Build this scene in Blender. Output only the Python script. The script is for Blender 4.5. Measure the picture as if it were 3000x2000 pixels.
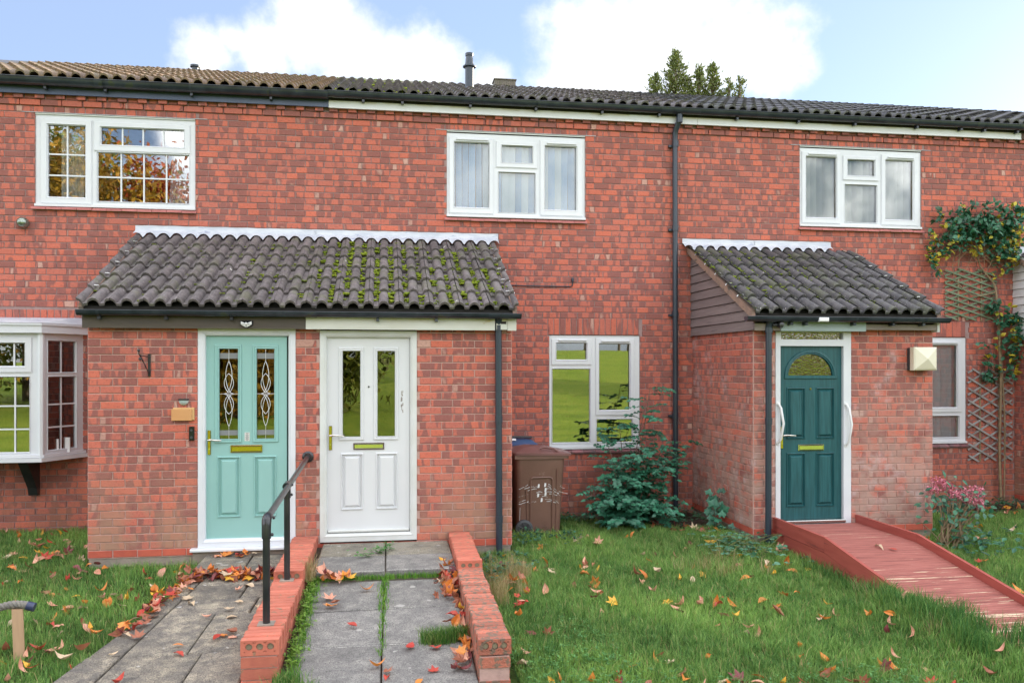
import bpy, math, random
import numpy as np
from mathutils import Vector, Matrix
for o in list(bpy.data.objects): bpy.data.objects.remove(o, do_unlink=True)
S = bpy.context.scene
COL = S.collection
RAD = math.radians
rnd = random.Random(11)

# ------------------------------------------------------------------ camera
CAM = Vector((-0.7501, -10.2843, 1.842)); YAW = 0.1515
cd = bpy.data.cameras.new('camera'); cam = bpy.data.objects.new('camera', cd); COL.objects.link(cam)
cam.location = CAM; cam.rotation_euler = (RAD(90), 0, -YAW)
cd.sensor_width = 36; cd.lens = 29.056; cd.shift_y = 0.02409; cd.clip_start = .1; cd.clip_end = 1500
S.camera = cam
S.view_settings.view_transform = 'Standard'; S.view_settings.look = 'None'; S.view_settings.gamma = 1
S.view_settings.use_curve_mapping = False
S.view_settings.exposure = 1.26
S.render.engine = 'CYCLES'
S.cycles.max_bounces = 6; S.cycles.transparent_max_bounces = 12
S.cycles.diffuse_bounces = 3; S.cycles.glossy_bounces = 4; S.cycles.transmission_bounces = 4
S.cycles.caustics_reflective = False; S.cycles.caustics_refractive = False

# ------------------------------------------------------------------ sky and sun (low autumn sun behind the terrace)
SUN_EL, SUN_AZ = RAD(15), RAD(52)
W = bpy.data.worlds.new('World'); S.world = W; W.use_nodes = True
nt = W.node_tree; N = nt.nodes; L = nt.links
for n in list(N): N.remove(n)
def nd(tree, t, **kw):
    n = tree.nodes.new(t)
    for k, v in kw.items():
        if k.startswith('i_'):
            key = k[2:]; key = int(key) if key.isdigit() else key
            n.inputs[key].default_value = v
        else: setattr(n, k, v)
    return n
def mth(tree, op, a, b=None, clamp=False):
    n = tree.nodes.new('ShaderNodeMath'); n.operation = op; n.use_clamp = clamp
    for i, x in enumerate((a, b)):
        if x is None: continue
        if isinstance(x, (int, float)): n.inputs[i].default_value = x
        else: tree.links.new(x, n.inputs[i])
    return n.outputs[0]
wo = nd(nt, 'ShaderNodeOutputWorld'); bg = nd(nt, 'ShaderNodeBackground'); bg.inputs['Strength'].default_value = 0.1
L.new(bg.outputs[0], wo.inputs[0])
sky = nd(nt, 'ShaderNodeTexSky', sky_type='NISHITA', sun_disc=False, sun_elevation=SUN_EL, sun_rotation=SUN_AZ,
         air_density=1.0, dust_density=0.25, ozone_density=2.6, altitude=50)
tc = nd(nt, 'ShaderNodeTexCoord')
dirv = tc.outputs['Generated']
nz = nd(nt, 'ShaderNodeTexNoise', i_Scale=15.0, i_Detail=9.0, i_Roughness=0.60); L.new(dirv, nz.inputs['Vector'])
nz2 = nd(nt, 'ShaderNodeTexNoise', i_Scale=4.0, i_Detail=4.0, i_Roughness=0.6); L.new(dirv, nz2.inputs['Vector'])
# banks of cumulus placed round the sky: direction, size
BANKS = [((-.085, .924, .366), .052), ((-.070, .924, .388), .046), ((-.135, .925, .345), .046), ((-.035, .93, .345), .056), ((.015, .936, .338), .046),
         ((.06, .936, .330), .042), ((.115, .935, .318), .036), ((-.185, .92, .330), .036), ((-.160, .923, .352), .026),
         ((.30, .874, .366), .092), ((.25, .897, .345), .080), ((.36, .855, .350), .078), ((.33, .872, .395), .066), ((.20, .908, .335), .050), ((.40, .845, .330), .050)]
field = None
for c, r in BANKS:
    d = nd(nt, 'ShaderNodeVectorMath', operation='DISTANCE'); L.new(dirv, d.inputs[0]); d.inputs[1].default_value = c
    v = mth(nt, 'SUBTRACT', 1.0, mth(nt, 'DIVIDE', d.outputs['Value'], r))
    field = v if field is None else mth(nt, 'MAXIMUM', field, v)
field = mth(nt, 'MAXIMUM', field, -1.0)
f1 = mth(nt, 'ADD', field, mth(nt, 'MULTIPLY', mth(nt, 'SUBTRACT', nz.outputs['Fac'], .47), 1.9))
mr = nd(nt, 'ShaderNodeMapRange', interpolation_type='SMOOTHSTEP'); L.new(f1, mr.inputs[0]); mr.inputs[1].default_value = -.18; mr.inputs[2].default_value = .75
# unseen broken cumulus over the rest of the sky, kept brighter to light the facade
g1 = mth(nt, 'ADD', nz2.outputs['Fac'], mth(nt, 'MULTIPLY', mth(nt, 'SUBTRACT', nz.outputs['Fac'], .5), .35))
mr2 = nd(nt, 'ShaderNodeMapRange', interpolation_type='SMOOTHSTEP'); L.new(g1, mr2.inputs[0]); mr2.inputs[1].default_value = .36; mr2.inputs[2].default_value = .52
sep = nd(nt, 'ShaderNodeSeparateXYZ'); L.new(dirv, sep.inputs[0])
gap = nd(nt, 'ShaderNodeVectorMath', operation='DISTANCE'); L.new(dirv, gap.inputs[0]); gap.inputs[1].default_value = (.15, .92, .36)
gapm = nd(nt, 'ShaderNodeMapRange', interpolation_type='SMOOTHSTEP'); L.new(gap.outputs['Value'], gapm.inputs[0]); gapm.inputs[1].default_value = .62; gapm.inputs[2].default_value = 1.0
hz = nd(nt, 'ShaderNodeMapRange', interpolation_type='SMOOTHSTEP'); L.new(sep.outputs['Z'], hz.inputs[0]); hz.inputs[1].default_value = 0.0; hz.inputs[2].default_value = .12
wide = mth(nt, 'MULTIPLY', mth(nt, 'MULTIPLY', mr2.outputs[0], gapm.outputs[0]), hz.outputs[0])
cloud = mth(nt, 'MULTIPLY', mr.outputs[0], .96)
shade = nd(nt, 'ShaderNodeMapRange'); L.new(nz.outputs['Fac'], shade.inputs[0]); shade.inputs[1].default_value = .3; shade.inputs[2].default_value = .62
ccol = nd(nt, 'ShaderNodeMix', data_type='RGBA'); L.new(shade.outputs[0], ccol.inputs['Factor'])
ccol.inputs['A'].default_value = (4.6, 4.9, 5.4, 1); ccol.inputs['B'].default_value = (5.6, 5.65, 5.8, 1)
ccol2 = nd(nt, 'ShaderNodeMix', data_type='RGBA'); L.new(shade.outputs[0], ccol2.inputs['Factor'])
ccol2.inputs['A'].default_value = (8.6, 9.0, 9.9, 1); ccol2.inputs['B'].default_value = (17.0, 17.0, 17.2, 1)
# thin high veil whitens the blue
veil = nd(nt, 'ShaderNodeMix', data_type='RGBA'); veil.inputs['Factor'].default_value = .55
L.new(sky.outputs[0], veil.inputs['A']); veil.inputs['B'].default_value = (2.7, 3.3, 4.9, 1)
mx = nd(nt, 'ShaderNodeMix', data_type='RGBA'); L.new(cloud, mx.inputs['Factor']); L.new(veil.outputs['Result'], mx.inputs['A']); L.new(ccol.outputs['Result'], mx.inputs['B'])
mx2 = nd(nt, 'ShaderNodeMix', data_type='RGBA'); L.new(wide, mx2.inputs['Factor']); L.new(mx.outputs['Result'], mx2.inputs['A']); L.new(ccol2.outputs['Result'], mx2.inputs['B'])
L.new(mx2.outputs['Result'], bg.inputs[0])
sl = bpy.data.lights.new('sun', 'SUN'); sl.energy = 4.8; sl.angle = RAD(.5); sl.color = (1, .90, .74)
so = bpy.data.objects.new('sun', sl); COL.objects.link(so)
sd = Vector((math.sin(SUN_AZ)*math.cos(SUN_EL), math.cos(SUN_AZ)*math.cos(SUN_EL), math.sin(SUN_EL)))
so.rotation_euler = (-sd).to_track_quat('-Z', 'Y').to_euler(); so.location = sd*60

# ------------------------------------------------------------------ materials
def ramp(tree, fac, stops):
    r = tree.nodes.new('ShaderNodeValToRGB'); e = r.color_ramp.elements
    while len(e) < len(stops): e.new(.5)
    for i, (p, c) in enumerate(stops): e[i].position = p; e[i].color = (*c, 1)
    tree.links.new(fac, r.inputs[0]); return r.outputs[0]
def mixc(tree, fac, a, b, bt='MIX'):
    m = tree.nodes.new('ShaderNodeMix'); m.data_type = 'RGBA'; m.blend_type = bt
    for s, x in (('Factor', fac), ('A', a), ('B', b)):
        if isinstance(x, (int, float)): m.inputs[s].default_value = x
        elif isinstance(x, tuple): m.inputs[s].default_value = (*x, 1) if len(x) == 3 else x
        else: tree.links.new(x, m.inputs[s])
    return m.outputs['Result']
def newmat(name):
    m = bpy.data.materials.new(name); m.use_nodes = True
    t = m.node_tree; b = t.nodes['Principled BSDF']; return m, t, b
def objvec(t, scale=(1, 1, 1)):
    c = t.nodes.new('ShaderNodeTexCoord'); i = t.nodes.new('ShaderNodeObjectInfo')
    k = mth(t, 'MULTIPLY', i.outputs['Random'], 53.0)
    a = nd(t, 'ShaderNodeVectorMath', operation='MULTIPLY'); t.links.new(c.outputs['Object'], a.inputs[0]); a.inputs[1].default_value = scale
    ad = nd(t, 'ShaderNodeVectorMath', operation='ADD'); t.links.new(a.outputs[0], ad.inputs[0]); t.links.new(k, ad.inputs[1])
    return ad.outputs[0], i.outputs['Random']
def noise(t, vec, scale, detail=4, rough=.55):
    n = nd(t, 'ShaderNodeTexNoise', i_Scale=scale, i_Detail=detail, i_Roughness=rough); t.links.new(vec, n.inputs['Vector']); return n.outputs['Fac']
def bump(t, b, h, strength, dist=.01):
    bp = nd(t, 'ShaderNodeBump', i_Strength=strength, i_Distance=dist); t.links.new(h, bp.inputs['Height']); t.links.new(bp.outputs[0], b.inputs['Normal'])
def smooth_range(t, x, a, b):
    r = nd(t, 'ShaderNodeMapRange', interpolation_type='SMOOTHSTEP'); t.links.new(x, r.inputs[0]); r.inputs[1].default_value = a; r.inputs[2].default_value = b
    return r.outputs[0]
def M(name, c1, c2=None, scale=8, rough=.6, bmp=0, bscale=60, stretch=(1, 1, 1), lo=.35, hi=.65, c3=None, s3=30, t3=.62, spec=.5, metal=0, rv=.0, coat=0):
    m, t, b = newmat(name)
    vec, r = objvec(t, stretch)
    c2 = c2 or c1
    col = ramp(t, noise(t, vec, scale), [(lo, c1), (hi, c2)])
    if c3:
        msk = nd(t, 'ShaderNodeMapRange', interpolation_type='SMOOTHSTEP'); t.links.new(noise(t, vec, s3, 5), msk.inputs[0])
        msk.inputs[1].default_value = t3; msk.inputs[2].default_value = t3+.06
        col = mixc(t, msk.outputs[0], col, c3)
    if rv:
        hs = nd(t, 'ShaderNodeHueSaturation'); t.links.new(col, hs.inputs['Color'])
        mp = nd(t, 'ShaderNodeMapRange'); t.links.new(r, mp.inputs[0]); mp.inputs[3].default_value = 1-rv; mp.inputs[4].default_value = 1+rv
        t.links.new(mp.outputs[0], hs.inputs['Value']); col = hs.outputs[0]
    t.links.new(col, b.inputs['Base Color'])
    b.inputs['Roughness'].default_value = rough; b.inputs['Metallic'].default_value = metal
    b.inputs['Specular IOR Level'].default_value = spec
    if coat: b.inputs['Coat Weight'].default_value = coat
    if bmp: bump(t, b, noise(t, vec, bscale, 3), bmp)
    return m
def brick_mat(name, bright, mid, dark, pale, darkness=.5, wear=0, wearcol=(.34, .22, .16), wear_z=(.9, -.1), chalk=0, soot=0):
    m, t, b = newmat(name)
    uv = nd(t, 'ShaderNodeUVMap'); at = nd(t, 'ShaderNodeVertexColor', layer_name='tint')
    sc = nd(t, 'ShaderNodeSeparateColor'); t.links.new(at.outputs['Color'], sc.inputs[0])
    mp = nd(t, 'ShaderNodeVectorMath', operation='MULTIPLY'); t.links.new(uv.outputs[0], mp.inputs[0]); mp.inputs[1].default_value = (10, 2.0, 1)
    bn0 = noise(t, mp.outputs[0], 1.0, 1.0, .5); bn = smooth_range(t, bn0, .33, .67)
    th = mth(t, 'MULTIPLY_ADD' if False else 'MULTIPLY', sc.outputs['Red'], .62)
    dm = mth(t, 'SUBTRACT', mth(t, 'ADD', bn, th), 1.0 - .30*darkness)
    dm = smooth_range(t, dm, -.10, .10)
    base = mixc(t, sc.outputs['Green'], mid, bright)
    fine = noise(t, uv.outputs[0], 130, 3, .65)
    coarse = noise(t, uv.outputs[0], 45, 3, .6)
    col = mixc(t, mth(t, 'MULTIPLY', dm, .88), base, dark)
    col = mixc(t, mth(t, 'MULTIPLY', smooth_range(t, fine, .50, .70), .30), col, pale)
    col = mixc(t, mth(t, 'MULTIPLY', smooth_range(t, mth(t, 'ADD', bn, mth(t, 'MULTIPLY', sc.outputs['Blue'], .42)), 1.16, 1.30), .62), col, pale)
    col = mixc(t, mth(t, 'MULTIPLY', smooth_range(t, coarse, .52, .30), .35), col, tuple(.55*x for x in dark))
    geo = nd(t, 'ShaderNodeNewGeometry'); sp = nd(t, 'ShaderNodeSeparateXYZ'); t.links.new(geo.outputs['Position'], sp.inputs[0])
    big = noise(t, geo.outputs['Position'], 1.6, 4, .6)
    col = mixc(t, mth(t, 'MULTIPLY', smooth_range(t, big, .35, .62), .22), col, tuple(.6*x for x in mid))
    if wear:
        wz = smooth_range(t, sp.outputs['Z'], *wear_z)
        col = mixc(t, mth(t, 'MULTIPLY', mth(t, 'MULTIPLY', wz, smooth_range(t, noise(t, geo.outputs['Position'], 5, 4), .32, .6)), wear), col, wearcol)
    if chalk:
        col = mixc(t, mth(t, 'MULTIPLY', smooth_range(t, noise(t, geo.outputs['Position'], 2.6, 6, .7), .54, .72), chalk), col, (.55, .43, .42))
    t.links.new(col, b.inputs['Base Color']); b.inputs['Roughness'].default_value = .93; b.inputs['Specular IOR Level'].default_value = .2
    bump(t, b, mth(t, 'ADD', fine, coarse), .5, .004)
    return m
BR = dict(bright=(.60, .155, .098), mid=(.49, .150, .112), dark=(.245, .100, .090), pale=(.70, .46, .37))
m_brick = brick_mat('rustic_brick', **BR, darkness=.55, wear=.55, wear_z=(.75, -.1), wearcol=(.30, .15, .09))
m_brick_porch = brick_mat('porch_brick', **BR, darkness=.45, wear=.85, wear_z=(1.1, .0), wearcol=(.36, .22, .15))
m_brick_pale = brick_mat('weathered_brick', **BR, darkness=.38, wear=.85, wear_z=(2.1, .3), wearcol=(.40, .275, .23), chalk=.65)
m_red = M('smooth_red_brick', (.50, .105, .06), (.42, .085, .055), 12, .8, .25, 90, rv=.12)
m_coping = M('coping_brick', (.54, .165, .105), (.45, .13, .085), 9, .85, .5, 120, rv=.16, c3=(.30, .16, .10), s3=14, t3=.60)
m_coping_worn = M('worn_coping_brick', (.52, .165, .105), (.38, .135, .09), 12, .9, .9, 70, rv=.22, c3=(.22, .145, .105), s3=26, t3=.50)
def mortar_mat(name, c):
    return M(name, c, tuple(.8*x for x in c), 20, .95, .5, 200, spec=.15)
m_mortar = mortar_mat('mauve_mortar', (.36, .25, .24))
m_mortar_p = mortar_mat('pinkish_mortar', (.58, .38, .33))
m_concrete = M('plinth_concrete', (.33, .27, .22), (.22, .19, .16), 6, .95, .6, 60)
m_pvc = M('white_upvc', (.68, .70, .73), (.64, .66, .70), 3, .28, spec=.5)
m_pvc_old = M('aged_white_paint', (.63, .65, .64), (.58, .59, .56), 4, .42, c3=(.55, .54, .48), s3=11, t3=.70)
m_cream = M('cream_fascia_paint', (.62, .63, .58), (.57, .57, .50), 3, .5, stretch=(1, 1, 3), c3=(.50, .42, .25), s3=3, t3=.68)
m_whitef = M('white_fascia_paint', (.68, .70, .71), (.64, .66, .67), 2.5, .45)
def stain_top(m, z0, z1, c):
    t = m.node_tree; b = t.nodes['Principled BSDF']; src = b.inputs['Base Color'].links[0].from_socket
    g = nd(t, 'ShaderNodeNewGeometry'); sp = nd(t, 'ShaderNodeSeparateXYZ'); t.links.new(g.outputs['Position'], sp.inputs[0])
    f = mth(t, 'MULTIPLY', smooth_range(t, sp.outputs['Z'], z0, z1), smooth_range(t, noise(t, g.outputs['Position'], 4, 5), .38, .62))
    t.links.new(mixc(t, mth(t, 'MULTIPLY', f, .75), src, c), b.inputs['Base Color'])
stain_top(m_whitef, 5.0, 5.07, (.42, .33, .12)); stain_top(m_cream, 2.27, 2.345, (.44, .34, .12))
m_navyf = M('dark_blue_fascia_paint', (.045, .07, .13), (.06, .09, .16), 3, .35)
m_brownf = M('dark_brown_fascia_paint', (.055, .043, .035), (.075, .058, .042), 3, .5, .2, 40, (1, 1, 6))
m_tealf = M('pale_teal_board', (.34, .42, .42), (.29, .36, .36), 4, .55, .2, 40, (.5, 1, 8))
m_greyf = M('bare_grey_board', (.22, .185, .165), (.28, .235, .20), 4, .75, .4, 40, (.4, 1, 9))
m_black = M('black_gutter_plastic', (.020, .026, .036), (.040, .050, .066), 5, .24, c3=(.045, .055, .040), s3=5, t3=.60)
m_pipe = M('blue_black_pipe_plastic', (.022, .033, .048), (.032, .045, .062), 3, .30, stretch=(1, 1, .4))
m_tile = None
def tile_mat(name, c1, c2, lichen=.66, green=.5):
    m, t, b = newmat(name)
    vec, r = objvec(t)
    col = ramp(t, noise(t, vec, 14, 5), [(.3, c1), (.7, c2)])
    hs = nd(t, 'ShaderNodeHueSaturation'); t.links.new(col, hs.inputs['Color'])
    mp = nd(t, 'ShaderNodeMapRange'); t.links.new(r, mp.inputs[0]); mp.inputs[3].default_value = .78; mp.inputs[4].default_value = 1.2
    t.links.new(mp.outputs[0], hs.inputs['Value']); col = hs.outputs[0]
    col = mixc(t, mth(t, 'MULTIPLY', smooth_range(t, noise(t, vec, 60, 3), .62, .70), .55), col, (.42, .40, .37))
    geo = nd(t, 'ShaderNodeNewGeometry')
    col = mixc(t, mth(t, 'MULTIPLY', smooth_range(t, noise(t, geo.outputs['Position'], 3.5, 5, .7), .48, .66), green), col, (.10, .115, .04))
    col = mixc(t, smooth_range(t, noise(t, geo.outputs['Position'], 11, 2, .5), lichen, lichen+.03), col, (.55, .53, .48))
    t.links.new(col, b.inputs['Base Color']); b.inputs['Roughness'].default_value = .62; b.inputs['Specular IOR Level'].default_value = .5
    bump(t, b, noise(t, vec, 190, 3), .5, .004); return m
m_tile = tile_mat('brown_concrete_tile', (.066, .057, .058), (.155, .132, .132), .745, .40)
m_tile2 = tile_mat('dark_concrete_tile', (.048, .047, .053), (.098, .091, .094), .75, .40)
m_tiler = tile_mat('main_roof_tile', (.15, .10, .060), (.25, .165, .10), .74, .4)
m_ridge = tile_mat('ridge_tile', (.15, .13, .10), (.21, .18, .14), .73, .7)
m_lead = M('lead_flashing', (.40, .43, .49), (.52, .54, .58), 5, .5, .3, 20, (1, 1, 4), c3=(.30, .33, .42), s3=7, t3=.62)
m_verge = M('verge_mortar', (.30, .19, .14), (.22, .15, .12), 9, .9, .6, 40, c3=(.09, .075, .06), s3=12, t3=.58)
m_under = M('dark_roof_void', (.02, .018, .016), rough=.9)
m_soffit = M('brown_batten', (.10, .06, .045), rough=.8)
m_clad = M('grey_purple_cladding', (.215, .170, .165), (.165, .128, .125), 5, .72, .35, 50, (1, .5, 8), c3=(.11, .085, .085), s3=6, t3=.64, rv=.1)
m_cladw = M('white_cladding', (.66, .66, .66), (.58, .58, .58), 5, .6, .2, 40, (1, .5, 8), rv=.05)
m_moss = M('moss', (.13, .20, .022), (.30, .34, .035), 30, .95, .8, 120, rv=.25, spec=.1)
m_teal = M('teal_door_paint', (.270, .490, .460), (.258, .472, .446), 2, .36, .06, 300)
m_wdoor = M('white_door_paint', (.655, .67, .685), (.615, .63, .65), 2.2, .40, .08, 200, (1, 1, .3), c3=(.48, .48, .48), s3=5, t3=.70)
def grain_paint(name, c, c2):
    m, t, b = newmat(name); vec, r = objvec(t, (14, 14, 1.0))
    n = noise(t, vec, 3.2, 6, .6); t.links.new(ramp(t, n, [(.36, c), (.64, c2)]), b.inputs['Base Color']); b.inputs['Roughness'].default_value = .42
    bump(t, b, n, .30, .004); return m
m_green = grain_paint('dark_green_woodgrain_door', (.006, .064, .072), (.015, .104, .116))
m_brass = M('brass', (.62, .50, .16), (.55, .42, .10), 5, .12, metal=1)
m_chrome = M('chrome', (.70, .68, .62), (.62, .60, .55), 5, .12, metal=1)
m_steel = M('steel_clip', (.70, .70, .70), rough=.3, metal=.8)
m_lead_came = M('silver_lead_came', (.62, .62, .62), rough=.35, metal=.6)
m_frost = M('obscured_glass_band', (.20, .21, .22), rough=.35)
m_ironblk = M('black_iron', (.012, .014, .018), (.03, .03, .033), 8, .28, spec=.6)
m_int = M('interior_plaster', (.45, .43, .40), rough=.9)
m_dark = M('dark_interior', (.035, .028, .030), rough=.9)
m_blind = M('blind_painted_sky_blue', (.34, .60, .95), (.42, .66, .95), rough=.8); m_blind_skyl = M('blind_painted_sky_pale', (.78, .88, .97), rough=.8); m_blindc = M('cream_vertical_blind', (.90, .83, .74), rough=.8)  # the two blues paint the blue sky's reflection onto the slats
m_blindb = M('blue_grey_vertical_blind', (.80, .91, .95), rough=.8)
m_net = M('net_curtain', (.84, .85, .85), (.76, .78, .78), 6, .9)
m_sill = M('clay_sill_tile', (.48, .17, .16), (.42, .14, .13), 10, .7, .2, 90, rv=.12)
m_sillw = M('stained_sill_tile', (.16, .12, .13), (.30, .12, .13), 7, .8, .2, 90, rv=.25)
def glass_mat(name, refl=.10, tintc=(.86, .90, .90), wav=.006, wscale=1.7):
    m = bpy.data.materials.new(name); m.use_nodes = True; t = m.node_tree
    for n in list(t.nodes): t.nodes.remove(n)
    out = nd(t, 'ShaderNodeOutputMaterial'); tr = nd(t, 'ShaderNodeBsdfTransparent'); tr.inputs[0].default_value = (*tintc, 1)
    gl = nd(t, 'ShaderNodeBsdfGlossy'); gl.inputs['Roughness'].default_value = .0; gl.inputs['Color'].default_value = (1, 1, 1, 1)
    fr = nd(t, 'ShaderNodeFresnel', i_IOR=1.55)
    fac = mth(t, 'ADD', mth(t, 'MULTIPLY', fr.outputs[0], 1.0), refl, True)
    mi = nd(t, 'ShaderNodeMixShader'); t.links.new(fac, mi.inputs[0]); t.links.new(tr.outputs[0], mi.inputs[1]); t.links.new(gl.outputs[0], mi.inputs[2])
    c = nd(t, 'ShaderNodeTexCoord')
    bp = nd(t, 'ShaderNodeBump', i_Strength=wav, i_Distance=.05)
    t.links.new(noise(t, c.outputs['Object'], wscale, 1), bp.inputs['Height']); t.links.new(bp.outputs[0], gl.inputs['Normal']); 
    t.links.new(mi.outputs[0], out.inputs[0]); return m
m_glass = glass_mat('window_glass', .15, (.90, .93, .94)); m_glassu = glass_mat('upstairs_window_glass', .02, (.90, .93, .94))
m_glassd = glass_mat('door_glass', .12, (.45, .48, .42), .02, 6)
m_glassp = glass_mat('patterned_glass', .26, (.40, .42, .30), .10, 45)
def leaf_mat(name, c1, c2, trans=.3, rough=.5, rv=.25, sc=20):
    m, t, b = newmat(name); vec, r = objvec(t)
    geo = nd(t, 'ShaderNodeNewGeometry')
    ad = nd(t, 'ShaderNodeVectorMath', operation='ADD'); t.links.new(vec, ad.inputs[0]); t.links.new(geo.outputs['Random Per Island'], ad.inputs[1])
    col = ramp(t, noise(t, ad.outputs[0], sc, 3), [(.3, c1), (.7, c2)])
    hs = nd(t, 'ShaderNodeHueSaturation'); t.links.new(col, hs.inputs['Color'])
    mp = nd(t, 'ShaderNodeMapRange'); t.links.new(geo.outputs['Random Per Island'], mp.inputs[0]); mp.inputs[3].default_value = 1-rv; mp.inputs[4].default_value = 1+rv
    t.links.new(mp.outputs[0], hs.inputs['Value']); t.links.new(hs.outputs[0], b.inputs['Base Color'])
    b.inputs['Roughness'].default_value = rough
    tl = nd(t, 'ShaderNodeBsdfTranslucent'); t.links.new(hs.outputs[0], tl.inputs[0])
    mi = nd(t, 'ShaderNodeMixShader'); mi.inputs[0].default_value = trans
    t.links.new(b.outputs[0], mi.inputs[1]); t.links.new(tl.outputs[0], mi.inputs[2])
    t.links.new(mi.outputs[0], t.nodes['Material Output'].inputs[0]); return m
m_lg = leaf_mat('blue_green_leaf', (.014, .105, .062), (.045, .190, .105), .15, .45, .45)
m_lr = leaf_mat('rose_leaf', (.015, .095, .060), (.05, .17, .08), .2, .4, .4)
m_ly = leaf_mat('yellowing_leaf', (.30, .36, .04), (.62, .42, .03), .3, .5)
m_lw = leaf_mat('weed_leaf', (.07, .20, .05), (.13, .30, .08), .3, .55)
m_lwd = leaf_mat('dark_weed_leaf', (.025, .11, .055), (.06, .18, .09), .2, .5)
m_conif = leaf_mat('conifer_spray', (.06, .11, .028), (.20, .22, .05), .15, .7, .4)
m_aut1 = leaf_mat('autumn_yellow_foliage', (.30, .22, .02), (.42, .20, .02), .35, .6, .5, 3)
m_aut2 = leaf_mat('autumn_green_foliage', (.08, .13, .02), (.25, .24, .03), .35, .6, .5, 3)
m_aut3 = leaf_mat('autumn_red_foliage', (.40, .07, .03), (.45, .14, .04), .35, .6, .4, 3)
m_pink = leaf_mat('pink_flower', (.50, .10, .17), (.62, .27, .30), .25, .6, .35)
m_bark = M('bark', (.10, .075, .05), (.17, .13, .09), 12, .9, .6, 40, (1, 1, .3))
m_stem = M('dry_stem', (.30, .22, .13), (.20, .14, .08), 12, .85)
m_stemg = M('green_stem', (.18, .20, .06), (.12, .13, .05), 12, .8)
def tint_mat(name, trans=.3, rough=.55):
    m, t, b = newmat(name); at = nd(t, 'ShaderNodeVertexColor', layer_name='tint'); t.links.new(at.outputs[0], b.inputs['Base Color'])
    b.inputs['Roughness'].default_value = rough; b.inputs['Specular IOR Level'].default_value = .3
    tl = nd(t, 'ShaderNodeBsdfTranslucent'); t.links.new(at.outputs[0], tl.inputs[0]); mi = nd(t, 'ShaderNodeMixShader'); mi.inputs[0].default_value = trans
    t.links.new(b.outputs[0], mi.inputs[1]); t.links.new(tl.outputs[0], mi.inputs[2]); t.links.new(mi.outputs[0], t.nodes['Material Output'].inputs[0]); return m
m_grass = tint_mat('grass_blade')
LEAFC = {'red': ((.42, .035, .03), (.50, .07, .035)), 'orange': ((.62, .16, .03), (.66, .27, .05)), 'salmon': ((.60, .26, .17), (.66, .36, .25)),
         'yellow': ((.70, .42, .04), (.68, .32, .04)), 'brown': ((.26, .085, .045), (.36, .13, .07)), 'maroon': ((.13, .025, .03), (.22, .05, .05)),
         'tan': ((.55, .40, .24), (.64, .50, .36))}
m_leafc = {k: leaf_mat(k+'_fallen_leaf', a, b, .12, .5, .15, 25) for k, (a, b) in LEAFC.items()}
def slab_mat(name, c1, c2, c3, ribs):
    m, t, b = newmat(name); vec, r = objvec(t)
    n1 = noise(t, vec, 7, 8, .72)
    col = ramp(t, n1, [(.36, c1), (.50, c2), (.62, c3)])
    hs = nd(t, 'ShaderNodeHueSaturation'); t.links.new(col, hs.inputs['Color'])
    mp = nd(t, 'ShaderNodeMapRange'); t.links.new(r, mp.inputs[0]); mp.inputs[3].default_value = .86; mp.inputs[4].default_value = 1.12
    t.links.new(mp.outputs[0], hs.inputs['Value']); col = hs.outputs[0]
    fine = noise(t, vec, 110, 4, .7)
    col = mixc(t, mth(t, 'MULTIPLY', smooth_range(t, fine, .56, .38), .75), col, tuple(.35*x for x in c1))
    col = mixc(t, mth(t, 'MULTIPLY', smooth_range(t, noise(t, vec, 9, 2, .4), .70, .73), .8), col, (.52, .50, .46))
    if ribs:
        c = nd(t, 'ShaderNodeTexCoord'); wv = nd(t, 'ShaderNodeTexWave', wave_type='BANDS', bands_direction='Y', i_Scale=18, i_Distortion=.7, i_Detail=2); t.links.new(c.outputs['Object'], wv.inputs[0])
        col = mixc(t, mth(t, 'MULTIPLY', smooth_range(t, wv.outputs['Fac'], .5, .1), .62), col, tuple(.45*x for x in c1))
        bump(t, b, mth(t, 'ADD', wv.outputs['Fac'], mth(t, 'MULTIPLY', fine, .8)), .6, .006)
    else:
        vo = nd(t, 'ShaderNodeTexNoise', i_Scale=3.0, i_Detail=2.0, i_Distortion=1.6); t.links.new(vec, vo.inputs[0])
        st = nd(t, 'ShaderNodeValToRGB'); st.color_ramp.interpolation = 'LINEAR'
        e = st.color_ramp.elements; e[0].position = .40; e[1].position = .42; e[0].color = (0, 0, 0, 1); e[1].color = (.4, .4, .4, 1)
        for p, v in ((.50, .42), (.52, .75), (.60, .78), (.62, 1)): x = e.new(p); x.color = (v, v, v, 1)
        t.links.new(vo.outputs['Fac'], st.inputs[0])
        s2 = nd(t, 'ShaderNodeSeparateColor'); t.links.new(st.outputs[0], s2.inputs[0])
        bump(t, b, mth(t, 'ADD', s2.outputs['Red'], mth(t, 'MULTIPLY', fine, .5)), 1.0, .02)
        col = mixc(t, mth(t, 'MULTIPLY', smooth_range(t, noise(t, vec, 3.0, 3, .6), .50, .40), .35), col, (.10, .095, .09))
    t.links.new(col, b.inputs['Base Color']); b.inputs['Roughness'].default_value = .85; b.inputs['Specular IOR Level'].default_value = .3
    return m
m_slab1 = slab_mat('riven_stone_slab', (.17, .155, .14), (.30, .265, .215), (.47, .41, .31), False)
m_slab2 = slab_mat('ribbed_concrete_slab', (.21, .20, .19), (.31, .295, .275), (.42, .40, .36), True)
m_slab3 = slab_mat('pale_landing_slab', (.27, .24, .19), (.35, .32, .25), (.31, .29, .25), False)
m_soil = M('dark_soil', (.035, .022, .015), (.07, .045, .03), 14, .95, 1, 40)
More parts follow.
